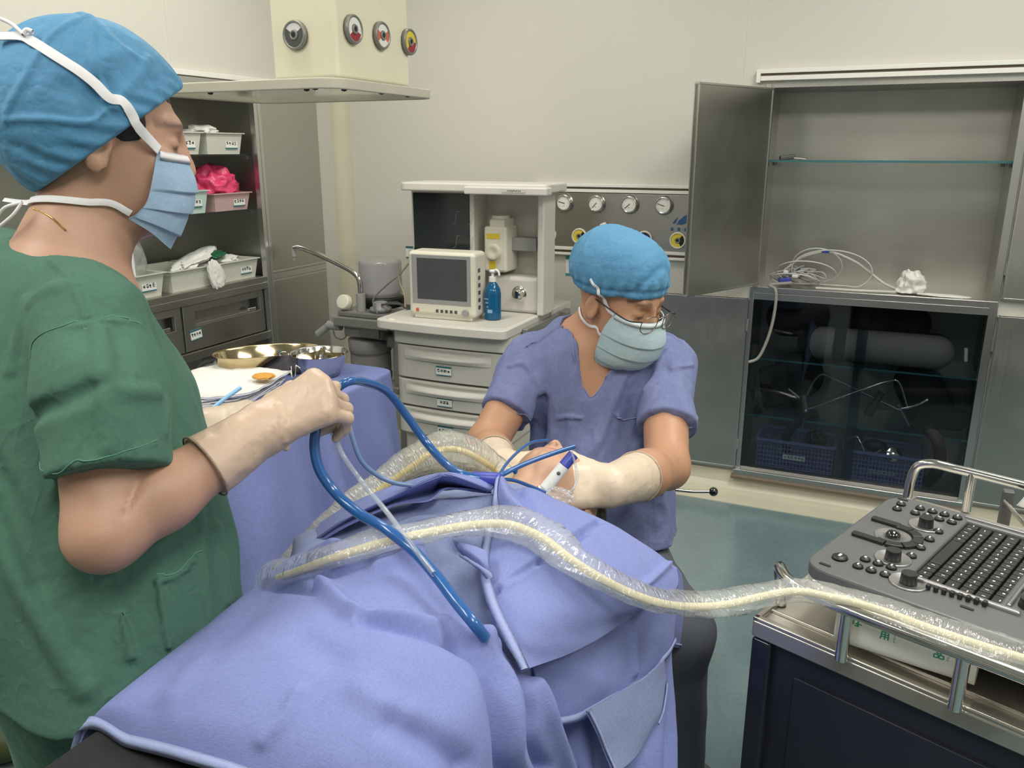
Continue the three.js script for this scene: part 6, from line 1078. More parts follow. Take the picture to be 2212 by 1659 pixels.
  sc('steel forceps with a thin looped handle standing in the bowl', [-1.396,0.895,-1.694], [-1.425,0.959,-1.746], [[-1.425,0.959,-1.746], [-1.42,0.974,-1.753], [-1.405,0.977,-1.761], [-1.4,0.97,-1.761], [-1.41,0.963,-1.755]]);
  sc('steel scissors handles leaning in the kidney dish', [-1.427,0.884,-1.722], [-1.47,0.939,-1.766], [[-1.47,0.939,-1.766], [-1.487,0.943,-1.76], [-1.495,0.952,-1.759], [-1.486,0.958,-1.765], [-1.474,0.953,-1.769]], [[-1.453,0.951,-1.754], [-1.465,0.953,-1.75], [-1.471,0.946,-1.745], [-1.461,0.939,-1.747]]);
  const stk = mesh('blue_stick', tube([[-1.04,1.056,-1.015], [-1.049,1.066,-1.071], [-1.057,1.074,-1.127]], 0.0038, 20, 8), std({ color: lin(0.25, 0.5, 0.75), roughness: 0.3 })); tag(stk, 'thin light blue plastic stick in the nurse\'s far hand', 'stick');
}
// ---------------------------------------------------------------- operating table
{
  const t = thing('operating_table', 'operating table with a black mattress under the drapes', 'table');
  mesh('mattress', bx(0.42, 0.07, 1.6, [-0.58, 0.79, -0.45], 0.025), M.blackSoft, t);
  mesh('head_section', bx(0.2, 0.04, 0.24, [-0.55, 0.755, -1.37], 0.018), M.blackSoft, t);
  mesh('frame', [bx(0.38, 0.05, 1.5, [-0.58, 0.735, -0.42], 0.01)], M.steelH, t);
  mesh('column', [bx(0.22, 0.52, 0.32, [-0.56, 0.45, -0.35], 0.03)], M.steelH, t);
  mesh('base', [bx(0.46, 0.16, 0.95, [-0.57, 0.1, -0.3], 0.04)], M.steelH, t);
}

// ---------------------------------------------------------------- patient and drapes
const PT = frame(add([-0.513,0.96,-1.241], [0.01, -0.095, -0.085]), [-0.06, 0.93, -0.36], [0.03, -0.36, -0.93]);
{
  const t = thing('person', 'patient lying on the operating table, chin and lips showing above the drapes', 'person');
  const K = 0.95, skin = [0.56, 0.335, 0.23], H = headField(PT, K);
  const neck = uni(0.03, cone(PT.w(0, -0.05, -0.02), [-0.52, 0.88, -1.10], 0.054, 0.056), cone(PT.w(0, -0.09, 0.03), [-0.52, 0.9, -1.12], 0.035, 0.042));
  const trunk = uni(0.06, ell(frame([-0.55, 0.865, -0.95], [0, 1, 0], [0, 0, -1]), [0, 0, -0.01], [0.145, 0.17, 0.045]), ell(frame([-0.57, 0.85, -0.78], [0, 1, 0], [0, 0, -1]), [0, 0, 0], [0.14, 0.16, 0.035]));
  const B = bounds([PT.w(0, 0, 0), [-0.52, 0.9, -1.1], [-0.52, 0.9, -0.2]], 0.2);
  mesh('body', sdfMesh(uni(0.03, H, neck, trunk), B[0], B[1], 0.0055, faceColor(PT, K, skin, { lip: [0.5, 0.13, 0.12] })), M.skin, t);
  const hf = ell(PT, [0, 0.065, -0.03], [0.08, 0.08, 0.088]);
  mesh('hair', sdfMesh(cutBy(0.01, wrinkled(hf, 0.006, 60, 60, 60), plane(PT.w(0, 0.06, 0.07), add(mul(PT.u, -0.7), mul(PT.f, 0.7)))), PT.o.map(v => v - 0.19), PT.o.map(v => v + 0.19), 0.005), M.hair, t);
}
const wv = (a, s, seed) => (u, v, p) => a * fbm(p[0] * s + seed, p[1] * s, p[2] * s, 3);
function drape(label, G, nu, nv, o, mat, hems = []) {
  const g = cloth(G, nu, nv, o), m = tag(mesh('surgical_drape', g, mat), label, 'drape');
  for (const [uvs, w] of hems) mesh('hem', hemBand(g, uvs, w), M.hem, m);
  return m;
}
{ // main sheet over the body: columns from the far left hang to the right edge roll, rows from the rolled upper edge to the near hem
  const G = [
    [[-0.83, 0.60, -1.0], [-0.823,0.82,-0.933], [-0.767,0.86,-0.957], [-0.692,0.9,-0.925], [-0.58,0.91,-0.923], [-0.498,0.9,-0.873], [-0.418,0.86,-0.854], [-0.389,0.83,-0.858], [-0.362,0.79,-0.865], [-0.349,0.7,-0.912], [-0.329,0.58,-0.96]],
    [[-0.84, 0.58, -0.97], [-0.793,0.86,-0.882], [-0.711,0.93,-0.89], [-0.649,0.965,-0.869], [-0.545,0.975,-0.873], [-0.448,0.955,-0.807], [-0.374,0.925,-0.784], [-0.347,0.895,-0.787], [-0.317,0.855,-0.804], [-0.305,0.77,-0.848], [-0.298,0.62,-0.935]],
    [[-0.85, 0.56, -0.88], [-0.784,0.865,-0.795], [-0.676,0.94,-0.792], [-0.598,0.975,-0.799], [-0.502,0.985,-0.788], [-0.415,0.97,-0.737], [-0.357,0.945,-0.723], [-0.329,0.92,-0.718], [-0.312,0.875,-0.733], [-0.305,0.8,-0.767], [-0.304,0.68,-0.824]],
    [[-0.85, 0.55, -0.75], [-0.776,0.865,-0.681], [-0.649,0.945,-0.671], [-0.562,0.98,-0.687], [-0.476,0.985,-0.695], [-0.401,0.975,-0.67], [-0.351,0.955,-0.66], [-0.325,0.925,-0.662], [-0.312,0.885,-0.674], [-0.307,0.81,-0.708], [-0.311,0.69,-0.76]],
    [[-0.85, 0.55, -0.63], [-0.769,0.865,-0.585], [-0.65,0.935,-0.58], [-0.565,0.965,-0.599], [-0.481,0.97,-0.611], [-0.405,0.965,-0.601], [-0.359,0.945,-0.595], [-0.33,0.915,-0.597], [-0.316,0.87,-0.61], [-0.316,0.79,-0.64], [-0.319,0.67,-0.682]],
    [[-0.85, 0.56, -0.56], [-0.771,0.86,-0.54], [-0.668,0.905,-0.533], [-0.575,0.93,-0.535], [-0.491,0.935,-0.543], [-0.42,0.93,-0.538], [-0.373,0.91,-0.537], [-0.338,0.88,-0.537], [-0.321,0.84,-0.54], [-0.323,0.76,-0.568], [-0.329,0.64,-0.605]],
    [[-0.845, 0.62, -0.50], [-0.781,0.848,-0.527], [-0.692,0.873,-0.518], [-0.602,0.89,-0.512], [-0.527,0.895,-0.512], [-0.458,0.893,-0.511], [-0.403,0.88,-0.508], [-0.366,0.85,-0.505], [-0.347,0.8,-0.513], [-0.343,0.72,-0.534], [-0.347,0.6,-0.564]]];
  drape('large blue sheet over the patient\'s body in the foreground', G, 230, 190, { thick: 0.004, flip: true, su: 1.2, sv: 0.8, noise: wv(0.004, 9, 1), folds: [
    [[[-0.751,0.9,-0.801], [-0.645,0.94,-0.753], [-0.573,0.97,-0.723]], -0.0128, 0.0102], [[[-0.603,0.965,-0.75], [-0.534,0.98,-0.699], [-0.497,0.98,-0.678]], 0.016, 0.0102], [[[-0.499,0.98,-0.677], [-0.459,0.985,-0.687], [-0.415,0.98,-0.694], [-0.38,0.965,-0.705]], -0.0128, 0.0085], [[[-0.5,0.985,-0.684], [-0.462,0.985,-0.701], [-0.419,0.98,-0.713]], 0.0096, 0.0102],
    [[[-0.609,0.965,-0.767], [-0.593,0.97,-0.791], [-0.582,0.97,-0.823]], -0.0192, 0.017], [[[-0.659,0.95,-0.822], [-0.638,0.965,-0.837]], 0.0192, 0.0136], [[[-0.534,0.98,-0.784], [-0.512,0.98,-0.827]], 0.016, 0.0119], [[[-0.527,0.98,-0.841], [-0.448,0.96,-0.786], [-0.371,0.94,-0.745]], 0.0128, 0.0136],
    [[[-0.382,0.965,-0.714], [-0.355,0.94,-0.713], [-0.334,0.92,-0.69], [-0.324,0.89,-0.678], [-0.311,0.86,-0.675], [-0.308,0.8,-0.704]], -0.026, 0.014], [[[-0.364,0.945,-0.73], [-0.334,0.915,-0.723], [-0.318,0.885,-0.704], [-0.308,0.85,-0.697], [-0.31,0.78,-0.736]], 0.014, 0.015],
    [[[-0.333,0.89,-0.763], [-0.318,0.86,-0.755], [-0.313,0.83,-0.746], [-0.319,0.75,-0.794]], -0.02, 0.010], [[[-0.325,0.865,-0.792], [-0.313,0.83,-0.8], [-0.312,0.77,-0.826], [-0.307,0.7,-0.861]], 0.012, 0.011], [[[-0.413,0.97,-0.733], [-0.384,0.955,-0.735], [-0.367,0.93,-0.763]], 0.010, 0.010], [[[-0.427,0.975,-0.601], [-0.388,0.965,-0.608], [-0.367,0.95,-0.648]], -0.006, 0.03],
    [[[-0.512,0.93,-0.525], [-0.5,0.95,-0.548], [-0.501,0.96,-0.574]], 0.0064, 0.0085], [[[-0.389,0.95,-0.583], [-0.351,0.93,-0.589], [-0.331,0.9,-0.608]], -0.016, 0.0153], [[[-0.436,0.97,-0.596], [-0.381,0.96,-0.587]], 0.0096, 0.017], [[[-0.486,0.975,-0.618], [-0.54,0.975,-0.632]], -0.0064, 0.017], [[[-0.658,0.93,-0.594], [-0.655,0.92,-0.555]], 0.0064, 0.0213]] },
  M.drape, [[ln(200, q => [0.02 + 0.96 * q, 0.99]), 0.014]]);
}
{ // under sheet of the chest, visible between the main sheet and the towels
  const G = [
    [[-0.83, 0.66, -1.28], [-0.837,0.86,-0.987], [-0.777,0.9,-1.039], [-0.694,0.935,-1.084], [-0.595,0.95,-1.133], [-0.52,0.955,-1.175], [-0.466,0.925,-1.21], [-0.386,0.895,-1.225], [-0.372,0.84,-1.295], [-0.395,0.72,-1.481]],
    [[-0.83, 0.64, -1.18], [-0.801,0.865,-0.931], [-0.707,0.915,-0.953], [-0.631,0.95,-0.998], [-0.535,0.965,-1.033], [-0.47,0.965,-1.081], [-0.417,0.94,-1.126], [-0.361,0.88,-1.202], [-0.333,0.8,-1.281], [-0.351,0.7,-1.376]],
    [[-0.83, 0.62, -1.05], [-0.785,0.86,-0.877], [-0.697,0.9,-0.914], [-0.585,0.93,-0.934], [-0.491,0.945,-0.945], [-0.424,0.945,-0.959], [-0.361,0.925,-0.998], [-0.323,0.86,-1.082], [-0.324,0.78,-1.169], [-0.338,0.68,-1.244]],
    [[-0.83, 0.6, -0.92], [-0.779,0.84,-0.857], [-0.679,0.87,-0.875], [-0.545,0.9,-0.865], [-0.453,0.92,-0.856], [-0.389,0.925,-0.851], [-0.355,0.9,-0.862], [-0.34,0.84,-0.91], [-0.352,0.76,-0.982], [-0.375,0.66,-1.06]],
    [[-0.83, 0.58, -0.82], [-0.774,0.82,-0.838], [-0.655,0.85,-0.839], [-0.523,0.87,-0.826], [-0.438,0.88,-0.813], [-0.377,0.88,-0.797], [-0.358,0.85,-0.81], [-0.363,0.78,-0.868], [-0.381,0.7,-0.929], [-0.393,0.6,-0.969]]];
  drape('pale blue cloth across the patient\'s chest below the folded towel', G, 130, 90, { thick: 0.003, flip: true, su: 1, sv: 0.6, noise: wv(0.004, 10, 5), folds: [[[[-0.518,0.95,-0.954], [-0.462,0.95,-0.932], [-0.413,0.935,-0.859]], -0.016, 0.0119], [[[-0.624,0.95,-1.029], [-0.551,0.96,-1.047], [-0.504,0.965,-1.085]], 0.0096, 0.0119], [[[-0.638,0.94,-0.955], [-0.599,0.95,-0.985], [-0.555,0.955,-0.993]], 0.0112, 0.0119]] }, M.drapeGrey);
}
{ // square towel with sharp creases hanging to the right
  const G = [
    [[-0.507,0.985,-1.077], [-0.47,0.98,-1.118], [-0.428,0.96,-1.135], [-0.374,0.945,-1.137], [-0.322,0.925,-1.143], [-0.278,0.9,-1.151], [-0.233,0.865,-1.166]],
    [[-0.479,0.985,-1.01], [-0.443,0.99,-1.018], [-0.399,0.975,-1.038], [-0.345,0.96,-1.041], [-0.299,0.935,-1.054], [-0.261,0.905,-1.075], [-0.224,0.85,-1.142]],
    [[-0.453,0.975,-0.929], [-0.412,0.985,-0.933], [-0.366,0.975,-0.937], [-0.324,0.955,-0.961], [-0.282,0.925,-0.99], [-0.251,0.89,-1.028], [-0.229,0.85,-1.084]],
    [[-0.427,0.968,-0.868], [-0.392,0.972,-0.85], [-0.359,0.965,-0.878], [-0.32,0.945,-0.914], [-0.288,0.91,-0.968], [-0.26,0.875,-1.024], [-0.242,0.84,-1.082]],
    [[-0.393,0.955,-0.819], [-0.359,0.955,-0.811], [-0.326,0.945,-0.838], [-0.302,0.92,-0.892], [-0.283,0.89,-0.954], [-0.265,0.86,-1.022], [-0.254,0.83,-1.087]],
    [[-0.357,0.935,-0.786], [-0.331,0.93,-0.79], [-0.31,0.915,-0.829], [-0.296,0.89,-0.894], [-0.283,0.87,-0.957], [-0.271,0.845,-1.032], [-0.261,0.825,-1.089]],
    [[-0.325,0.912,-0.763], [-0.312,0.9,-0.804], [-0.3,0.885,-0.853], [-0.288,0.87,-0.91], [-0.28,0.855,-0.969], [-0.271,0.84,-1.034], [-0.269,0.82,-1.092]]];
  drape('square blue towel with sharp fold creases lying over the patient\'s shoulder', G, 110, 110, { thick: 0.004, flip: true, su: 0.5, sv: 0.5, noise: wv(0.0025, 12, 9), folds: [
    [[[-0.392,0.965,-0.831], [-0.375,0.968,-0.878], [-0.357,0.968,-0.949], [-0.344,0.955,-1.053]], -0.0096, 0.0051], [[[-0.355,0.965,-0.971], [-0.35,0.955,-1.067], [-0.347,0.945,-1.126]], -0.008, 0.0051], [[[-0.385,0.97,-0.841], [-0.371,0.97,-0.9]], 0.008, 0.0085], [[[-0.505,0.98,-1.087], [-0.458,0.985,-1.019], [-0.406,0.985,-0.967]], 0.0224, 0.0119], [[[-0.482,0.98,-1.012], [-0.446,0.98,-0.968]], -0.0192, 0.0102], [[[-0.478,0.98,-1.099], [-0.431,0.98,-1.044]], -0.0128, 0.0102], [[[-0.261,0.89,-1.038], [-0.247,0.87,-1.152]], 0.0096, 0.0051]] },
  M.drape, [[ln(110, q => [0.015, q]), 0.014]]);
}
{ // side sheet with a bound lower hem, hanging at the table's right side
  const G = [
    [[-0.359,0.885,-0.857], [-0.341,0.865,-0.928], [-0.322,0.85,-0.994], [-0.306,0.835,-1.077], [-0.28,0.83,-1.143], [-0.256,0.835,-1.199], [-0.248,0.82,-1.246]],
    [[-0.349,0.862,-0.848], [-0.322,0.848,-0.899], [-0.303,0.832,-0.969], [-0.288,0.818,-1.045], [-0.27,0.808,-1.115], [-0.251,0.8,-1.193], [-0.247,0.775,-1.275]],
    [[-0.34,0.828,-0.851], [-0.312,0.815,-0.899], [-0.295,0.8,-0.967], [-0.278,0.786,-1.039], [-0.263,0.774,-1.106], [-0.247,0.765,-1.187], [-0.25,0.74,-1.275]],
    [[-0.332,0.795,-0.856], [-0.304,0.784,-0.899], [-0.286,0.77,-0.966], [-0.27,0.755,-1.031], [-0.257,0.74,-1.102], [-0.244,0.73,-1.183], [-0.249,0.705,-1.264]],
    [[-0.326,0.768,-0.859], [-0.299,0.757,-0.902], [-0.281,0.744,-0.966], [-0.264,0.728,-1.025], [-0.251,0.708,-1.092], [-0.243,0.697,-1.18], [-0.246,0.675,-1.254]]];
  drape('blue side sheet with a bound wavy lower hem on the table\'s right', G, 100, 70, { thick: 0.004, flip: true, su: 0.5, sv: 0.3, noise: wv(0.004, 12, 14), folds: [[[[-0.274,0.81,-1.078], [-0.264,0.775,-1.061], [-0.257,0.745,-1.048]], 0.008, 0.008], [[[-0.31,0.84,-0.9], [-0.292,0.775,-0.951]], 0.005, 0.02]] }, M.drape, [[ln(100, q => [q, 0.985]), 0.013]]);
  // lower hanging sheet
  const G2 = [
    [[-0.37,0.79,-0.851], [-0.34,0.765,-0.895], [-0.316,0.755,-0.942], [-0.295,0.74,-1.008], [-0.277,0.715,-1.098], [-0.255,0.69,-1.218], [-0.257,0.67,-1.278]],
    [[-0.362,0.74,-0.843], [-0.324,0.71,-0.9], [-0.301,0.7,-0.944], [-0.278,0.69,-0.992], [-0.259,0.66,-1.068], [-0.237,0.63,-1.165], [-0.238,0.61,-1.207]],
    [[-0.357,0.67,-0.839], [-0.304,0.65,-0.896], [-0.283,0.64,-0.935], [-0.263,0.63,-0.974], [-0.24,0.6,-1.037], [-0.221,0.56,-1.12], [-0.222,0.54,-1.155]],
    [[-0.341,0.58,-0.817], [-0.279,0.56,-0.874], [-0.258,0.55,-0.912], [-0.241,0.54,-0.948], [-0.224,0.51,-1.003], [-0.202,0.48,-1.066], [-0.203,0.46,-1.099]]];
  drape('lower blue sheet hanging to the floor side below the bound hem', G2, 110, 60, { thick: 0.004, flip: true, su: 0.4, sv: 0.4, noise: (u, v, p) => 0.011 * Math.sin(u * 26 + 2 * v) * Math.min(1, v * 1.6) + 0.003 * fbm(p[0] * 12, p[1] * 12, p[2] * 12, 3) }, M.drape);
  const G3 = [
    [[-0.288,0.772,-0.896], [-0.275,0.762,-0.942], [-0.263,0.75,-0.992], [-0.249,0.735,-1.049], [-0.239,0.715,-1.135]],
    [[-0.274,0.742,-0.899], [-0.263,0.732,-0.938], [-0.252,0.718,-0.984], [-0.242,0.7,-1.048], [-0.233,0.68,-1.132]],
    [[-0.264,0.712,-0.903], [-0.253,0.7,-0.939], [-0.243,0.688,-0.98], [-0.235,0.668,-1.044], [-0.23,0.652,-1.104]],
    [[-0.247,0.682,-0.899], [-0.242,0.672,-0.929], [-0.236,0.662,-0.965], [-0.234,0.65,-1.019], [-0.233,0.638,-1.081]]];
  drape('greyish blue pointed flap of cloth hanging below the bound hem', G3, 50, 50, { thick: 0.003, flip: true, su: 0.2, sv: 0.2, noise: wv(0.003, 14, 21) }, M.drapeGrey, [[ln(50, q => [0.02, q]), 0.006], [ln(40, q => [0.98, 0.35 + 0.65 * q]), 0.008]]);
  const G4 = [
    [[-0.29,0.759,-1.355], [-0.29,0.702,-1.463], [-0.33,0.508,-1.748]],
    [[-0.29,0.688,-1.37], [-0.29,0.615,-1.505], [-0.33,0.397,-1.84]],
    [[-0.29,0.615,-1.393], [-0.29,0.514,-1.566], [-0.33,0.257,-1.955]],
    [[-0.29,0.552,-1.419], [-0.29,0.405,-1.643], [-0.33,0.115,-2.08]]];
  drape('dark blue drape corner hanging behind the table\'s right edge above the trousers', G4, 30, 40, { thick: 0.004, flip: true, su: 0.15, sv: 0.25, noise: wv(0.004, 16, 31) }, M.drape, [[ln(20, q => [q, 0.93]), 0.005]]);
}
{ // small towel folded open, with its dark hollow, at the top of the chest
  const G = [
    [[-0.802,0.9,-1.008], [-0.754,0.935,-1.036], [-0.674,0.975,-1.055], [-0.612,0.995,-1.084], [-0.561,1,-1.084], [-0.512,0.99,-1.094]],
    [[-0.79,0.885,-0.955], [-0.722,0.94,-0.971], [-0.629,0.995,-0.984], [-0.579,1.02,-1.011], [-0.558,1.02,-1.024], [-0.513,0.985,-1.07]],
    [[-0.796,0.875,-0.955], [-0.733,0.925,-0.973], [-0.657,0.965,-1.007], [-0.61,0.975,-1.049], [-0.604,0.975,-1.076], [-0.537,0.97,-1.094]],
    [[-0.795,0.875,-0.947], [-0.72,0.93,-0.962], [-0.641,0.972,-0.988], [-0.587,0.985,-1.003], [-0.576,0.99,-1.046], [-0.52,0.975,-1.088]]];
  drape('small blue towel folded open with a dark hollow below the patient\'s neck', G, 90, 60, { thick: 0.003, flip: true, su: 0.4, sv: 0.2, noise: wv(0.002, 14, 41) }, M.drape);
}

tag(mesh('leg_cover', cloth(Array.from({ length: 8 }, (_, j) => Array.from({ length: 9 }, (_, i) => { const u = i / 4 - 1, z = -0.62 + j * 0.145; return [-0.565 + 0.215 * Math.sin(u * 1.45) / Math.sin(1.45), 0.83 + 0.03 * Math.sqrt(Math.max(0, 1 - u * u * 0.85)) - (Math.abs(u) > 0.95 ? 0.12 : 0), z]; })), 50, 60, { thick: 0.004, noise: wv(0.003, 8, 51) }), M.blackSoft), 'black cover over the patient\'s legs below the near hem', 'cover');

drape('small curled cloth flap with a stitched hem beside the towel edge', [
  [[-0.491,0.985,-0.898], [-0.466,0.992,-0.883], [-0.442,0.997,-0.872], [-0.423,0.995,-0.87]],
  [[-0.477,0.98,-0.885], [-0.445,0.995,-0.857], [-0.42,1,-0.84], [-0.407,0.992,-0.842]],
  [[-0.467,0.972,-0.884], [-0.437,0.985,-0.854], [-0.414,0.988,-0.837], [-0.404,0.975,-0.838]]], 40, 30, { thick: 0.003, flip: true, su: 0.1, sv: 0.1, noise: wv(0.003, 30, 61) }, M.drape, [[ln(40, q => [q, 0.92]), 0.01]]);

// ---------------------------------------------------------------- ultrasound cart on the right
{
  const TH = R(-21), C0 = [-0.1195, 0, -1.242], Y = 0.76, W = 0.95, D = 0.7;
  const t = thing('equipment_cart', 'dark navy equipment cart with a steel top and chrome rails', 'cart', C0, TH);
  mesh('body', bx(W - 0.03, 0.62, D - 0.03, [W / 2, 0.415, -D / 2], 0.006), M.cartDark, t);
  mesh('front_panel', bx(W - 0.11, 0.56, 0.008, [W / 2 + 0.02, 0.4, -0.013], 0.002), M.cartDark, t);
  mesh('corner_post', bx(0.035, 0.62, 0.035, [0.018, 0.415, -0.018], 0.006), M.cartDark, t);
  mesh('top', [bx(W, 0.03, D, [W / 2, Y - 0.018, -D / 2], 0.004)], M.cartTop, t);
  mesh('top_rim', [bx(W, 0.008, 0.012, [W / 2, Y, -0.006], 0.003), bx(0.012, 0.008, D, [0.006, Y, -D / 2], 0.003), bx(W, 0.006, 0.006, [W / 2, Y - 0.0005, -0.045], 0.002)], M.cartTop, t);
  for (const [x, z] of [[0.06, -0.06], [W - 0.06, -0.06], [0.06, -D + 0.06], [W - 0.06, -D + 0.06]]) mesh('caster', [cyl(0.045, 0.045, 0.03, [x, 0.047, z], 20, [0, 0, PI / 2]), cyl(0.015, 0.015, 0.04, [x, 0.095, z], 12)], M.black, t);
  const ry = 0.846, nr = 0.0095;
  mesh('rail', tube([[0.012, Y, -0.075], [0.008, Y + 0.045, -0.07], [0.016, ry - 0.004, -0.045], [0.05, ry, -0.008], [0.11, ry, 0.008], [0.4, ry, 0.008], [W, ry, 0.008]], nr, 120, 14), M.chrome, t);
  for (const x of [0.152, 0.312, 0.52, 0.74]) mesh('rail_post', cyl(nr, nr, ry - Y, [x, (Y + ry) / 2, 0.0085], 16), M.chrome, t);
  mesh('rail', tube([[-0.002, Y, -D + 0.02], [-0.002, ry - 0.045, -D + 0.012], [0.006, ry - 0.012, -D + 0.008], [0.03, ry, -D + 0.005], [0.08, ry, -D], [0.4, ry, -D], [W, ry, -D]], nr * 1.05, 120, 14), M.chrome, t);
  for (const x of [0.112, 0.4, 0.7]) mesh('rail_post', cyl(nr, nr, ry - Y, [x, (Y + ry) / 2, -D], 16), M.chrome, t);
  // ---- console
  const c = thing('ultrasound_console', 'grey ultrasound control console with trackball and black keyboard on the cart', 'console', C0, TH);
  const cx0 = 0.055, cx1 = 0.56, cz0 = -0.425, cz1 = -0.045, w = cx1 - cx0, d = cz1 - cz0, cc = [(cx0 + cx1) / 2, 0, (cz0 + cz1) / 2], TY = 0.865;
  mesh('lower_shell', extr(rshape(w - 0.012, d - 0.012, 0.05), 0.034, 0.012, [cc[0], 0.842, cc[2]], [PI / 2, 0, 0]), M.consoleWhite, c);
  mesh('foot', bx(w - 0.14, 0.052, d - 0.16, [cc[0] + 0.02, 0.787, cc[2] - 0.05], 0.01), M.black, c);
  // keyboard well is a real recess in the top plate
  const kx0 = 0.188, kx1 = 0.318, kz0 = -0.402, kz1 = -0.128, ps = rshape(w, d, 0.045);
  ps.holes.push(new THREE.Path(rect(kx0 - cc[0], kz0 - cc[2], kx1 - cc[0], kz1 - cc[2]).map(q => new THREE.Vector2(q[0], q[1]))));
  mesh('top_plate', extr(ps, 0.024, 0.004, [cc[0], TY, cc[2]], [PI / 2, 0, 0]), M.console, c);
  mesh('keyboard_well', bx(kx1 - kx0, 0.006, kz1 - kz0, [(kx0 + kx1) / 2, TY - 0.017, (kz0 + kz1) / 2], 0), M.black, c);
  mesh('trim_lip', [bx(kx1 - kx0 + 0.03, 0.008, 0.01, [(kx0 + kx1) / 2 + 0.012, TY + 0.002, kz1 + 0.012], 0.003), bx(0.007, 0.008, kz1 - kz0, [kx1 + 0.008, TY + 0.001, (kz0 + kz1) / 2], 0.003), bx(kx1 - kx0 + 0.03, 0.004, 0.012, [(kx0 + kx1) / 2 + 0.01, TY + 0.001, kz0 - 0.012], 0.001)], M.silver, c);
  // keys: rows run along z, six columns across x
  const kw = (kx1 - kx0) / 6.1, keyG = {}, keyM = M.key, legM = std({ color: lin(0.62, 0.62, 0.62), roughness: 0.6 });
  const keyGeo = (a, b) => { const k = a.toFixed(4) + b.toFixed(4); return keyG[k] || (keyG[k] = bx(a, 0.009, b, [0, 0, 0], 0.0018)); };
  const legGeo = [bx(0.0035, 0.0005, 0.0035, [0, 0, 0], 0), bx(0.005, 0.0005, 0.0018, [0, 0, 0], 0), bx(0.0018, 0.0005, 0.005, [0, 0, 0], 0)];
  const r = rng(9), L = kz1 - kz0 - 0.006, rowsDef = [[1, 1, 1, 1, 6.2, 1, 1, 1, 1, 1], null, null, null, null, null];
  for (let k = 0; k < 6; k++) {
    let row = rowsDef[k]; if (!row) { row = Array(14).fill(1); row[0] = 1.4 + 0.25 * (k % 3); row[13] = 1.9 - 0.2 * (k % 3); }
    const tot = row.reduce((a, b) => a + b, 0), un = L / tot; let z = kz1 - 0.003;
    for (const q of row) { const len2 = q * un; const m = mesh('key', keyGeo(kw - 0.0028, len2 - 0.0022), keyM, c); m.position.set(kx0 + 0.004 + (k + 0.5) * kw, TY - 0.0085, z - len2 / 2);
      if (q < 3) { const g = mesh('key_legend', legGeo[(r() * 3) | 0], legM, m); g.position.set(0.002 - 0.003 * r(), 0.0047, 0.002 * (r() - 0.5)); } z -= len2; }
  }
  // round buttons
  const btnG = lathe([[0, 0.006], [0.0052, 0.0058], [0.0078, 0.0035], [0.0085, 0], [0, 0]], 16), mk = [bx(0.006, 0.0006, 0.0022, [0, 0, 0], 0), bx(0.004, 0.0006, 0.004, [0, 0, 0], 0), bx(0.0025, 0.0006, 0.0055, [0, 0, 0], 0)];
  const mkM = std({ color: lin(0.85, 0.85, 0.85), roughness: 0.5 });
  const btn = (x, z, s = 1, sz = 1) => { const m = mesh('button', btnG, M.key, c); m.position.set(x, TY, z); m.scale.set(s, 1, s * sz); const g = mesh('button_legend', mk[(r() * 3) | 0], mkM, m); g.position.set(0, 0.0061, 0); };
  for (const [x, z] of [[0.081, -0.384], [0.084, -0.357], [0.113, -0.39], [0.134, -0.391], [0.154, -0.393], [0.175, -0.395], [0.114, -0.362], [0.134, -0.364], [0.154, -0.366], [0.174, -0.368], [0.17, -0.312], [0.17, -0.27], [0.17, -0.228], [0.17, -0.188], [0.122, -0.123], [0.142, -0.124], [0.162, -0.126], [0.123, -0.092], [0.143, -0.094], [0.164, -0.096]]) btn(x, z);
  btn(0.09, -0.101, 1.5, 1.1);
  // keys around the trackball
  const arc = (a0, a1, r0, r1) => { const s = new THREE.Shape(); s.absarc(0, 0, r1, a0, a1, false); s.absarc(0, 0, r0, a1, a0, true); return extr(s, 0.006, 0.0012, [0.121, TY, -0.24], [-PI / 2, 0, 0]); };
  for (const [a0, a1] of [[68, 100], [30, 62], [-8, 24], [-46, -14], [-84, -52], [-112, -90]]) mesh('arc_key', arc(R(a0), R(a1), 0.032, 0.046), M.key, c);
  for (const z of [-0.283, -0.2]) mesh('bar_key', bx(0.05, 0.008, 0.013, [0.093, TY + 0.003, z], 0.003), M.key, c);
  mesh('trackball_ring', lathe([[0.014, -0.002], [0.016, 0.0015], [0.024, 0.0005], [0.028, 0.0025], [0.0295, 0.001], [0.0295, 0]], 40, [0.121, TY + 0.0003, -0.24]), M.silver, c);
  mesh('trackball', sph(0.0125, [0.121, TY + 0.002, -0.24], [1, 0.8, 1]), M.blackGloss, c);
  for (const [x, z] of [[0.146, -0.322], [0.152, -0.158], [0.198, -0.098]]) {
    mesh('dial_ring', lathe([[0.012, 0], [0.02, 0.0005], [0.0265, 0.003], [0.028, 0.002], [0.028, 0]], 36, [x, TY + 0.0003, z]), M.silver, c);
    mesh('dial', cyl(0.0125, 0.0115, 0.016, [x, TY + 0.009, z], 24), M.key, c);
  }
  for (let k = 0; k < 8; k++) { const x = 0.226 + k * 0.0107; mesh('slider', bx(0.0065, 0.009, 0.008, [x, TY + 0.0045, -0.099 - 0.0012 * k], 0.002), M.key, c); }
  for (const [x, z] of [[0.345, -0.195], [0.348, -0.15]]) mesh('dial', cyl(0.015, 0.013, 0.014, [x, TY + 0.007, z], 24), M.key, c);
  for (const [x, z] of [[0.075, -0.41], [0.083, -0.062], [0.285, -0.083]]) mesh('rubber_stop', bx(0.018, 0.002, 0.005, [x, TY + 0.001, z], 0.001), M.key, c);
  // ---- white pack with green print behind the near rail
  const p0 = [0.225, Y + 0.034, -0.042];
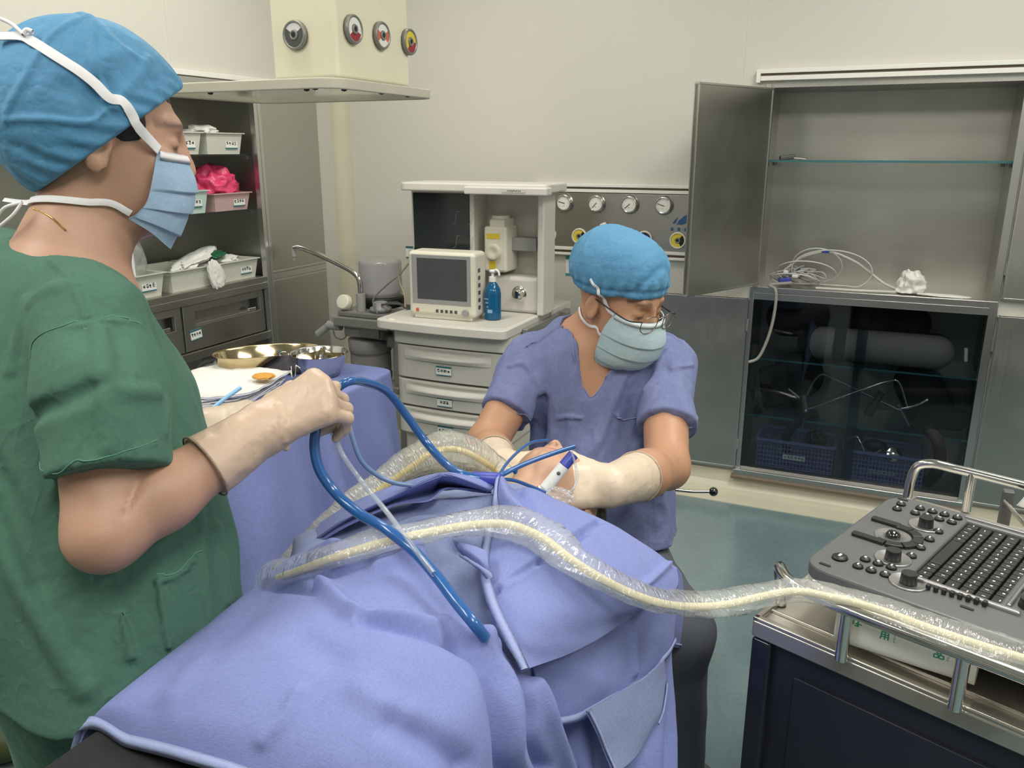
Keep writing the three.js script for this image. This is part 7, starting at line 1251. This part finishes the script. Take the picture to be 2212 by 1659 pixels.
  const inCart = (x, y, z) => [C0[0] + x * Math.cos(TH) + z * Math.sin(TH), y, C0[2] - x * Math.sin(TH) + z * Math.cos(TH)];
  const pk = thing('wipes_pack', 'white wrapped pack with green characters behind the near chrome rail', 'pack', inCart(0.222, Y + 0.012, -0.05), TH + R(9));
  const print = canvasMat(920, 760, (x, w2, h) => {
    x.fillStyle = '#eceadf'; x.fillRect(0, 0, w2, h); x.strokeStyle = '#2f9a76'; x.fillStyle = '#3aa07e'; x.lineWidth = 8; x.translate(w2, 0); x.rotate(PI / 2);
    for (const [gx, gy, n] of [[95, 820, ''], [250, 790, 'yi'], [250, 850, 'yong'], [290, 620, 'pin'], [290, 680, ''], [520, 640, ''], [520, 700, ''], [540, 800, ''], [540, 860, 'pin']]) glyph(x, n, gx, gy, 58, gx + gy);
    x.lineWidth = 3; x.globalAlpha = 0.55; for (const [gx, gy] of [[325, 800], [360, 640], [590, 650], [608, 810]]) for (let k = 0; k < 6; k++) glyph(x, '', gx, gy + k * 18, 17, gx + k); x.globalAlpha = 1;
    x.font = 'bold 34px sans-serif'; x.fillText('99', 450, 670);
  }, { roughness: 0.5 });
  const pg = new THREE.CylinderGeometry(0.037, 0.037, 0.19, 40, 8, true), pp = pg.attributes.position; pg.rotateZ(PI / 2);
  const sq = g => { const p = g.attributes.position; for (let i = 0; i < p.count; i++) { const y = p.getY(i), z = p.getZ(i), a = Math.atan2(y, z), k = 1 / Math.pow(Math.abs(Math.cos(a)) ** 3.2 + Math.abs(Math.sin(a)) ** 3.2, 1 / 3.2), q = 1 + 0.02 * fbm(p.getX(i) * 40, y * 40, z * 40, 2); p.setXYZ(i, p.getX(i), y * k * q * 0.9 + 0.034, z * k * q); } g.computeVertexNormals(); return g; };
  mesh('wrapper', clean(sq(pg)), print, pk);
  for (const s of [-1, 1]) { const g = new THREE.CircleGeometry(0.037, 40); g.rotateY(s * PI / 2); g.translate(s * 0.0945, 0, 0); mesh('end_fold', clean(sq(g)), M.white, pk); }
  const hd = tag(mesh('dark_sticker', at(bx(0.05, 0.004, 0.03, [0, 0, 0], 0.001), add(inCart(0.27, Y + 0.072, -0.062), [0, 0, 0]), [0.1, TH, 0]), M.trimBrown), 'small dark brown box lid peeping from behind the white pack', 'lid');
  // white sheet and dark bracket at the far right
  const hb = tag(mesh('white_sheet', cloth([[[0.335,0.767,-1.912], [0.358,0.797,-1.932], [0.386,0.826,-1.953]], [[0.344,0.763,-1.915], [0.371,0.759,-1.926], [0.402,0.769,-1.942]]], 10, 6, { thick: 0.002 }), M.paper), 'white paper edge showing at the right behind the rail', 'paper');
  const br = thing('bracket', 'dark steel bracket with a slanted rod at the far right of the cart', 'bracket');
  mesh('upright', bx(0.02, 0.09, 0.02, add([0.291,0.81,-1.758], [0, -0.0, 0]), 0.003), M.greyDark, br); mesh('rod', tube([[0.285,0.838,-1.741], [0.298,0.834,-1.689], [0.315,0.828,-1.637]], 0.004, 12, 8), M.chrome, br);
}

// ---------------------------------------------------------------- cables and clear sleeves
function filmTube(pts, rad, flat, n, seed, nth = 22) { // crumpled thin-walled sleeve
  const c = curve(pts), F = c.computeFrenetFrames(n, false), pos = [], idx = [], uv = [], W = nth + 1;
  for (let i = 0; i <= n; i++) {
    const p = c.getPointAt(i / n), tg = c.getTangentAt(i / n), up = new THREE.Vector3(0, 1, 0), sd = new THREE.Vector3().crossVectors(tg, up).normalize(), u2 = new THREE.Vector3().crossVectors(sd, tg);
    const t = i / n, rr = typeof rad === 'function' ? rad(t) : rad, q = 1 + 0.26 * fbm(t * n * 0.03 + seed, 2, 3, 2);
    for (let j = 0; j <= nth; j++) { const a = j / nth * 2 * PI, k = rr * q * (1 + 0.30 * fbm(Math.cos(a) * 1.6 + seed, Math.sin(a) * 1.6, t * n * 0.045, 3) + 0.16 * (Math.abs(fbm(Math.cos(a) * 3 + seed, Math.sin(a) * 3, t * n * 0.09, 2)) - 0.15)); const v = p.clone().addScaledVector(sd, Math.cos(a) * k).addScaledVector(u2, Math.sin(a) * k * flat); pos.push(v.x, v.y, v.z); uv.push(t * n * 0.008, j / nth * 0.15); if (i && j) { const b = i * W + j; idx.push(b - W - 1, b - 1, b - W, b - W, b - 1, b); } }
  }
  const g = new THREE.BufferGeometry(); g.setAttribute('position', new THREE.Float32BufferAttribute(pos, 3)); g.setAttribute('uv', new THREE.Float32BufferAttribute(uv, 2)); g.setIndex(idx); g.computeVertexNormals(); return clean(g);
}
{ // probe sleeve across the drapes to the cart
  const t = thing('probe_cable', 'cream probe cable in a clear plastic sleeve running over the drapes to the cart', 'cable');
  const path = [[-0.718,0.925,-0.804], [-0.667,0.955,-0.793], [-0.605,0.99,-0.789], [-0.551,1.01,-0.813], [-0.506,1.015,-0.855], [-0.465,1.01,-0.911], [-0.419,1.01,-0.932], [-0.372,1,-0.933], [-0.317,0.985,-0.913], [-0.274,0.95,-0.938], [-0.234,0.91,-0.985], [-0.195,0.874,-1.049], [-0.149,0.865,-1.089], [-0.103,0.865,-1.134], [-0.054,0.872,-1.161], [-0.002,0.868,-1.172], [0.061,0.862,-1.175], [0.121,0.86,-1.157], [0.178,0.858,-1.144], [0.252,0.857,-1.129]];
  mesh('cord', tube(path.map(p => add(p, [0, -0.004, 0])), 0.0058, 260, 10), M.cord, t);
  mesh('sleeve', filmTube(path, q => 0.029 - 0.005 * Math.abs(Math.sin(q * 9)) + 0.008 * Math.exp(-q * 9), 0.6, 420, 3), M.film, t);
}
{ // second sleeve looping back to the doctor's hand
  const t = thing('probe_cable', 'yellowish cable in a wide frosted sleeve arching beyond the patient\'s chest', 'cable');
  const path = [[-0.84,0.814,-0.959], [-0.826,0.846,-1.021], [-0.802,0.891,-1.08], [-0.771,0.923,-1.138], [-0.733,0.951,-1.198], [-0.691,0.961,-1.243], [-0.651,0.948,-1.279], [-0.615,0.918,-1.308], [-0.587,0.911,-1.296]];
  mesh('cord', tube([[-0.832,0.823,-0.977], [-0.812,0.872,-1.058], [-0.775,0.908,-1.12], [-0.735,0.942,-1.183], [-0.702,0.967,-1.228], [-0.668,0.966,-1.255], [-0.634,0.94,-1.284], [-0.596,0.915,-1.293]], 0.006, 160, 8), M.cordY, t);
  mesh('sleeve', filmTube(path, q => 0.03 + 0.018 * Math.exp(-(((q - 0.74) / 0.18) ** 2)) - 0.01 * q ** 6, 0.8, 220, 9), M.film2, t);
}
const cab = (label, pts, r, mat, n = 120, seg = 12) => tag(mesh('cable', tube(pts, r, n, seg), mat), label, 'cable');
{
  const t = thing('breathing_cable', 'thick blue cable arching from the nurse\'s hand to a blue Y connector', 'cable');
  mesh('trunk', tube([[-0.711,1.157,-0.942], [-0.692,1.172,-0.955], [-0.694,1.158,-1.007], [-0.693,1.126,-1.066], [-0.68,1.076,-1.101], [-0.651,1.03,-1.112], [-0.603,1.007,-1.092], [-0.562,1.002,-1.074], [-0.532,0.995,-1.085]], 0.0068, 140, 14), M.cableBlue, t);
  mesh('connector', [lathe([[0, -0.03], [0.008, -0.03], [0.0105, -0.024], [0.0115, 0], [0.0115, 0.02], [0.009, 0.026], [0, 0.026]], 24, [-0.528,0.996,-1.087], [0, 0, -PI / 2 + 0.1]).translate(0, 0, 0)], M.blueConn, t);
  mesh('branch', tube([[-0.517,0.996,-1.092], [-0.506,1.003,-1.099], [-0.482,1.01,-1.146], [-0.453,1.015,-1.195], [-0.433,1.016,-1.232]], 0.0042, 60, 10), M.cableBlue, t);
  mesh('branch', tube([[-0.512,0.998,-1.095], [-0.519,1.002,-1.139], [-0.524,1.003,-1.205], [-0.519,1.004,-1.253], [-0.505,0.998,-1.291]], 0.0026, 60, 8), M.cableBlue, t);
  mesh('branch', tube([[-0.512,0.996,-1.094], [-0.496,0.986,-1.121], [-0.478,0.969,-1.147], [-0.457,0.955,-1.163]], 0.003, 40, 8), M.cableBlue, t);
  mesh('branch_end', sph(0.0045, [-0.494,1.004,-1.122], [1, 1.6, 1]), M.cableBlue, t);
}
cab('thick blue cable hanging from the nurse\'s hand and running under the foreground sheet', [[-0.676,1.16,-0.868], [-0.665,1.139,-0.843], [-0.664,1.115,-0.836], [-0.655,1.087,-0.831], [-0.633,1.057,-0.832], [-0.59,1.039,-0.822], [-0.534,1.036,-0.801], [-0.489,1.021,-0.791], [-0.442,1.01,-0.765], [-0.401,0.997,-0.74], [-0.37,0.986,-0.724], [-0.359,0.965,-0.731]], 0.0072, M.cableBlue, 160, 14);
cab('thin clear tube running beside the thick blue cable below the nurse\'s hand', [[-0.672,1.142,-0.875], [-0.657,1.13,-0.866], [-0.638,1.096,-0.864], [-0.609,1.059,-0.866], [-0.548,1.046,-0.827], [-0.498,1.031,-0.795], [-0.473,1.021,-0.781], [-0.438,1.016,-0.756]], 0.0036, M.clearTube);
cab('thin grey blue tube hanging from the nurse\'s fist onto the folded towel', [[-0.693,1.148,-0.947], [-0.684,1.12,-0.943], [-0.674,1.09,-0.938], [-0.665,1.057,-0.943], [-0.653,1.03,-0.962], [-0.633,1.014,-0.978], [-0.609,1.008,-0.992]], 0.0036, std({ color: lin(0.16, 0.25, 0.45), roughness: 0.25 }));
{
  const A = [-0.475,0.941,-1.207], B = [-0.45,0.979,-1.23], C = [-0.439,0.996,-1.246], t = thing('handpiece', 'white handpiece with a blue end held in the gloved fingers', 'handpiece');
  mesh('grip', [tube([A, lerp3(A, B, 0.3), B], 0.0105, 20, 16), tube([lerp3(A, B, -0.16), A], 0.007, 6, 12), tube([add(A, mul(vR, -0.012)), A], 0.006, 6, 10)], M.white, t);
  mesh('blue_end', tube([lerp3(A, B, 0.98), C], 0.0098, 14, 16), M.blueConn, t);
  mesh('button', sph(0.0035, add(lerp3(A, B, 0.7), mul(vT, 0.0095))), M.greyDark, t);
  cab('thin clear tube looping from the handpiece to the crumpled film', [[-0.442,1.005,-1.242], [-0.43,0.987,-1.23], [-0.421,0.969,-1.217], [-0.422,0.953,-1.2], [-0.432,0.944,-1.193]], 0.0022, M.clearTube, 50, 8);
  tag(mesh('film_scrap', at(crumpled(0.026, 0.012, 0.014, 121, 0.6, 3), [-0.442,0.946,-1.178]), M.film), 'crumpled bit of clear film under the gloved thumb', 'film');
}

renderer.render(scene, camera);
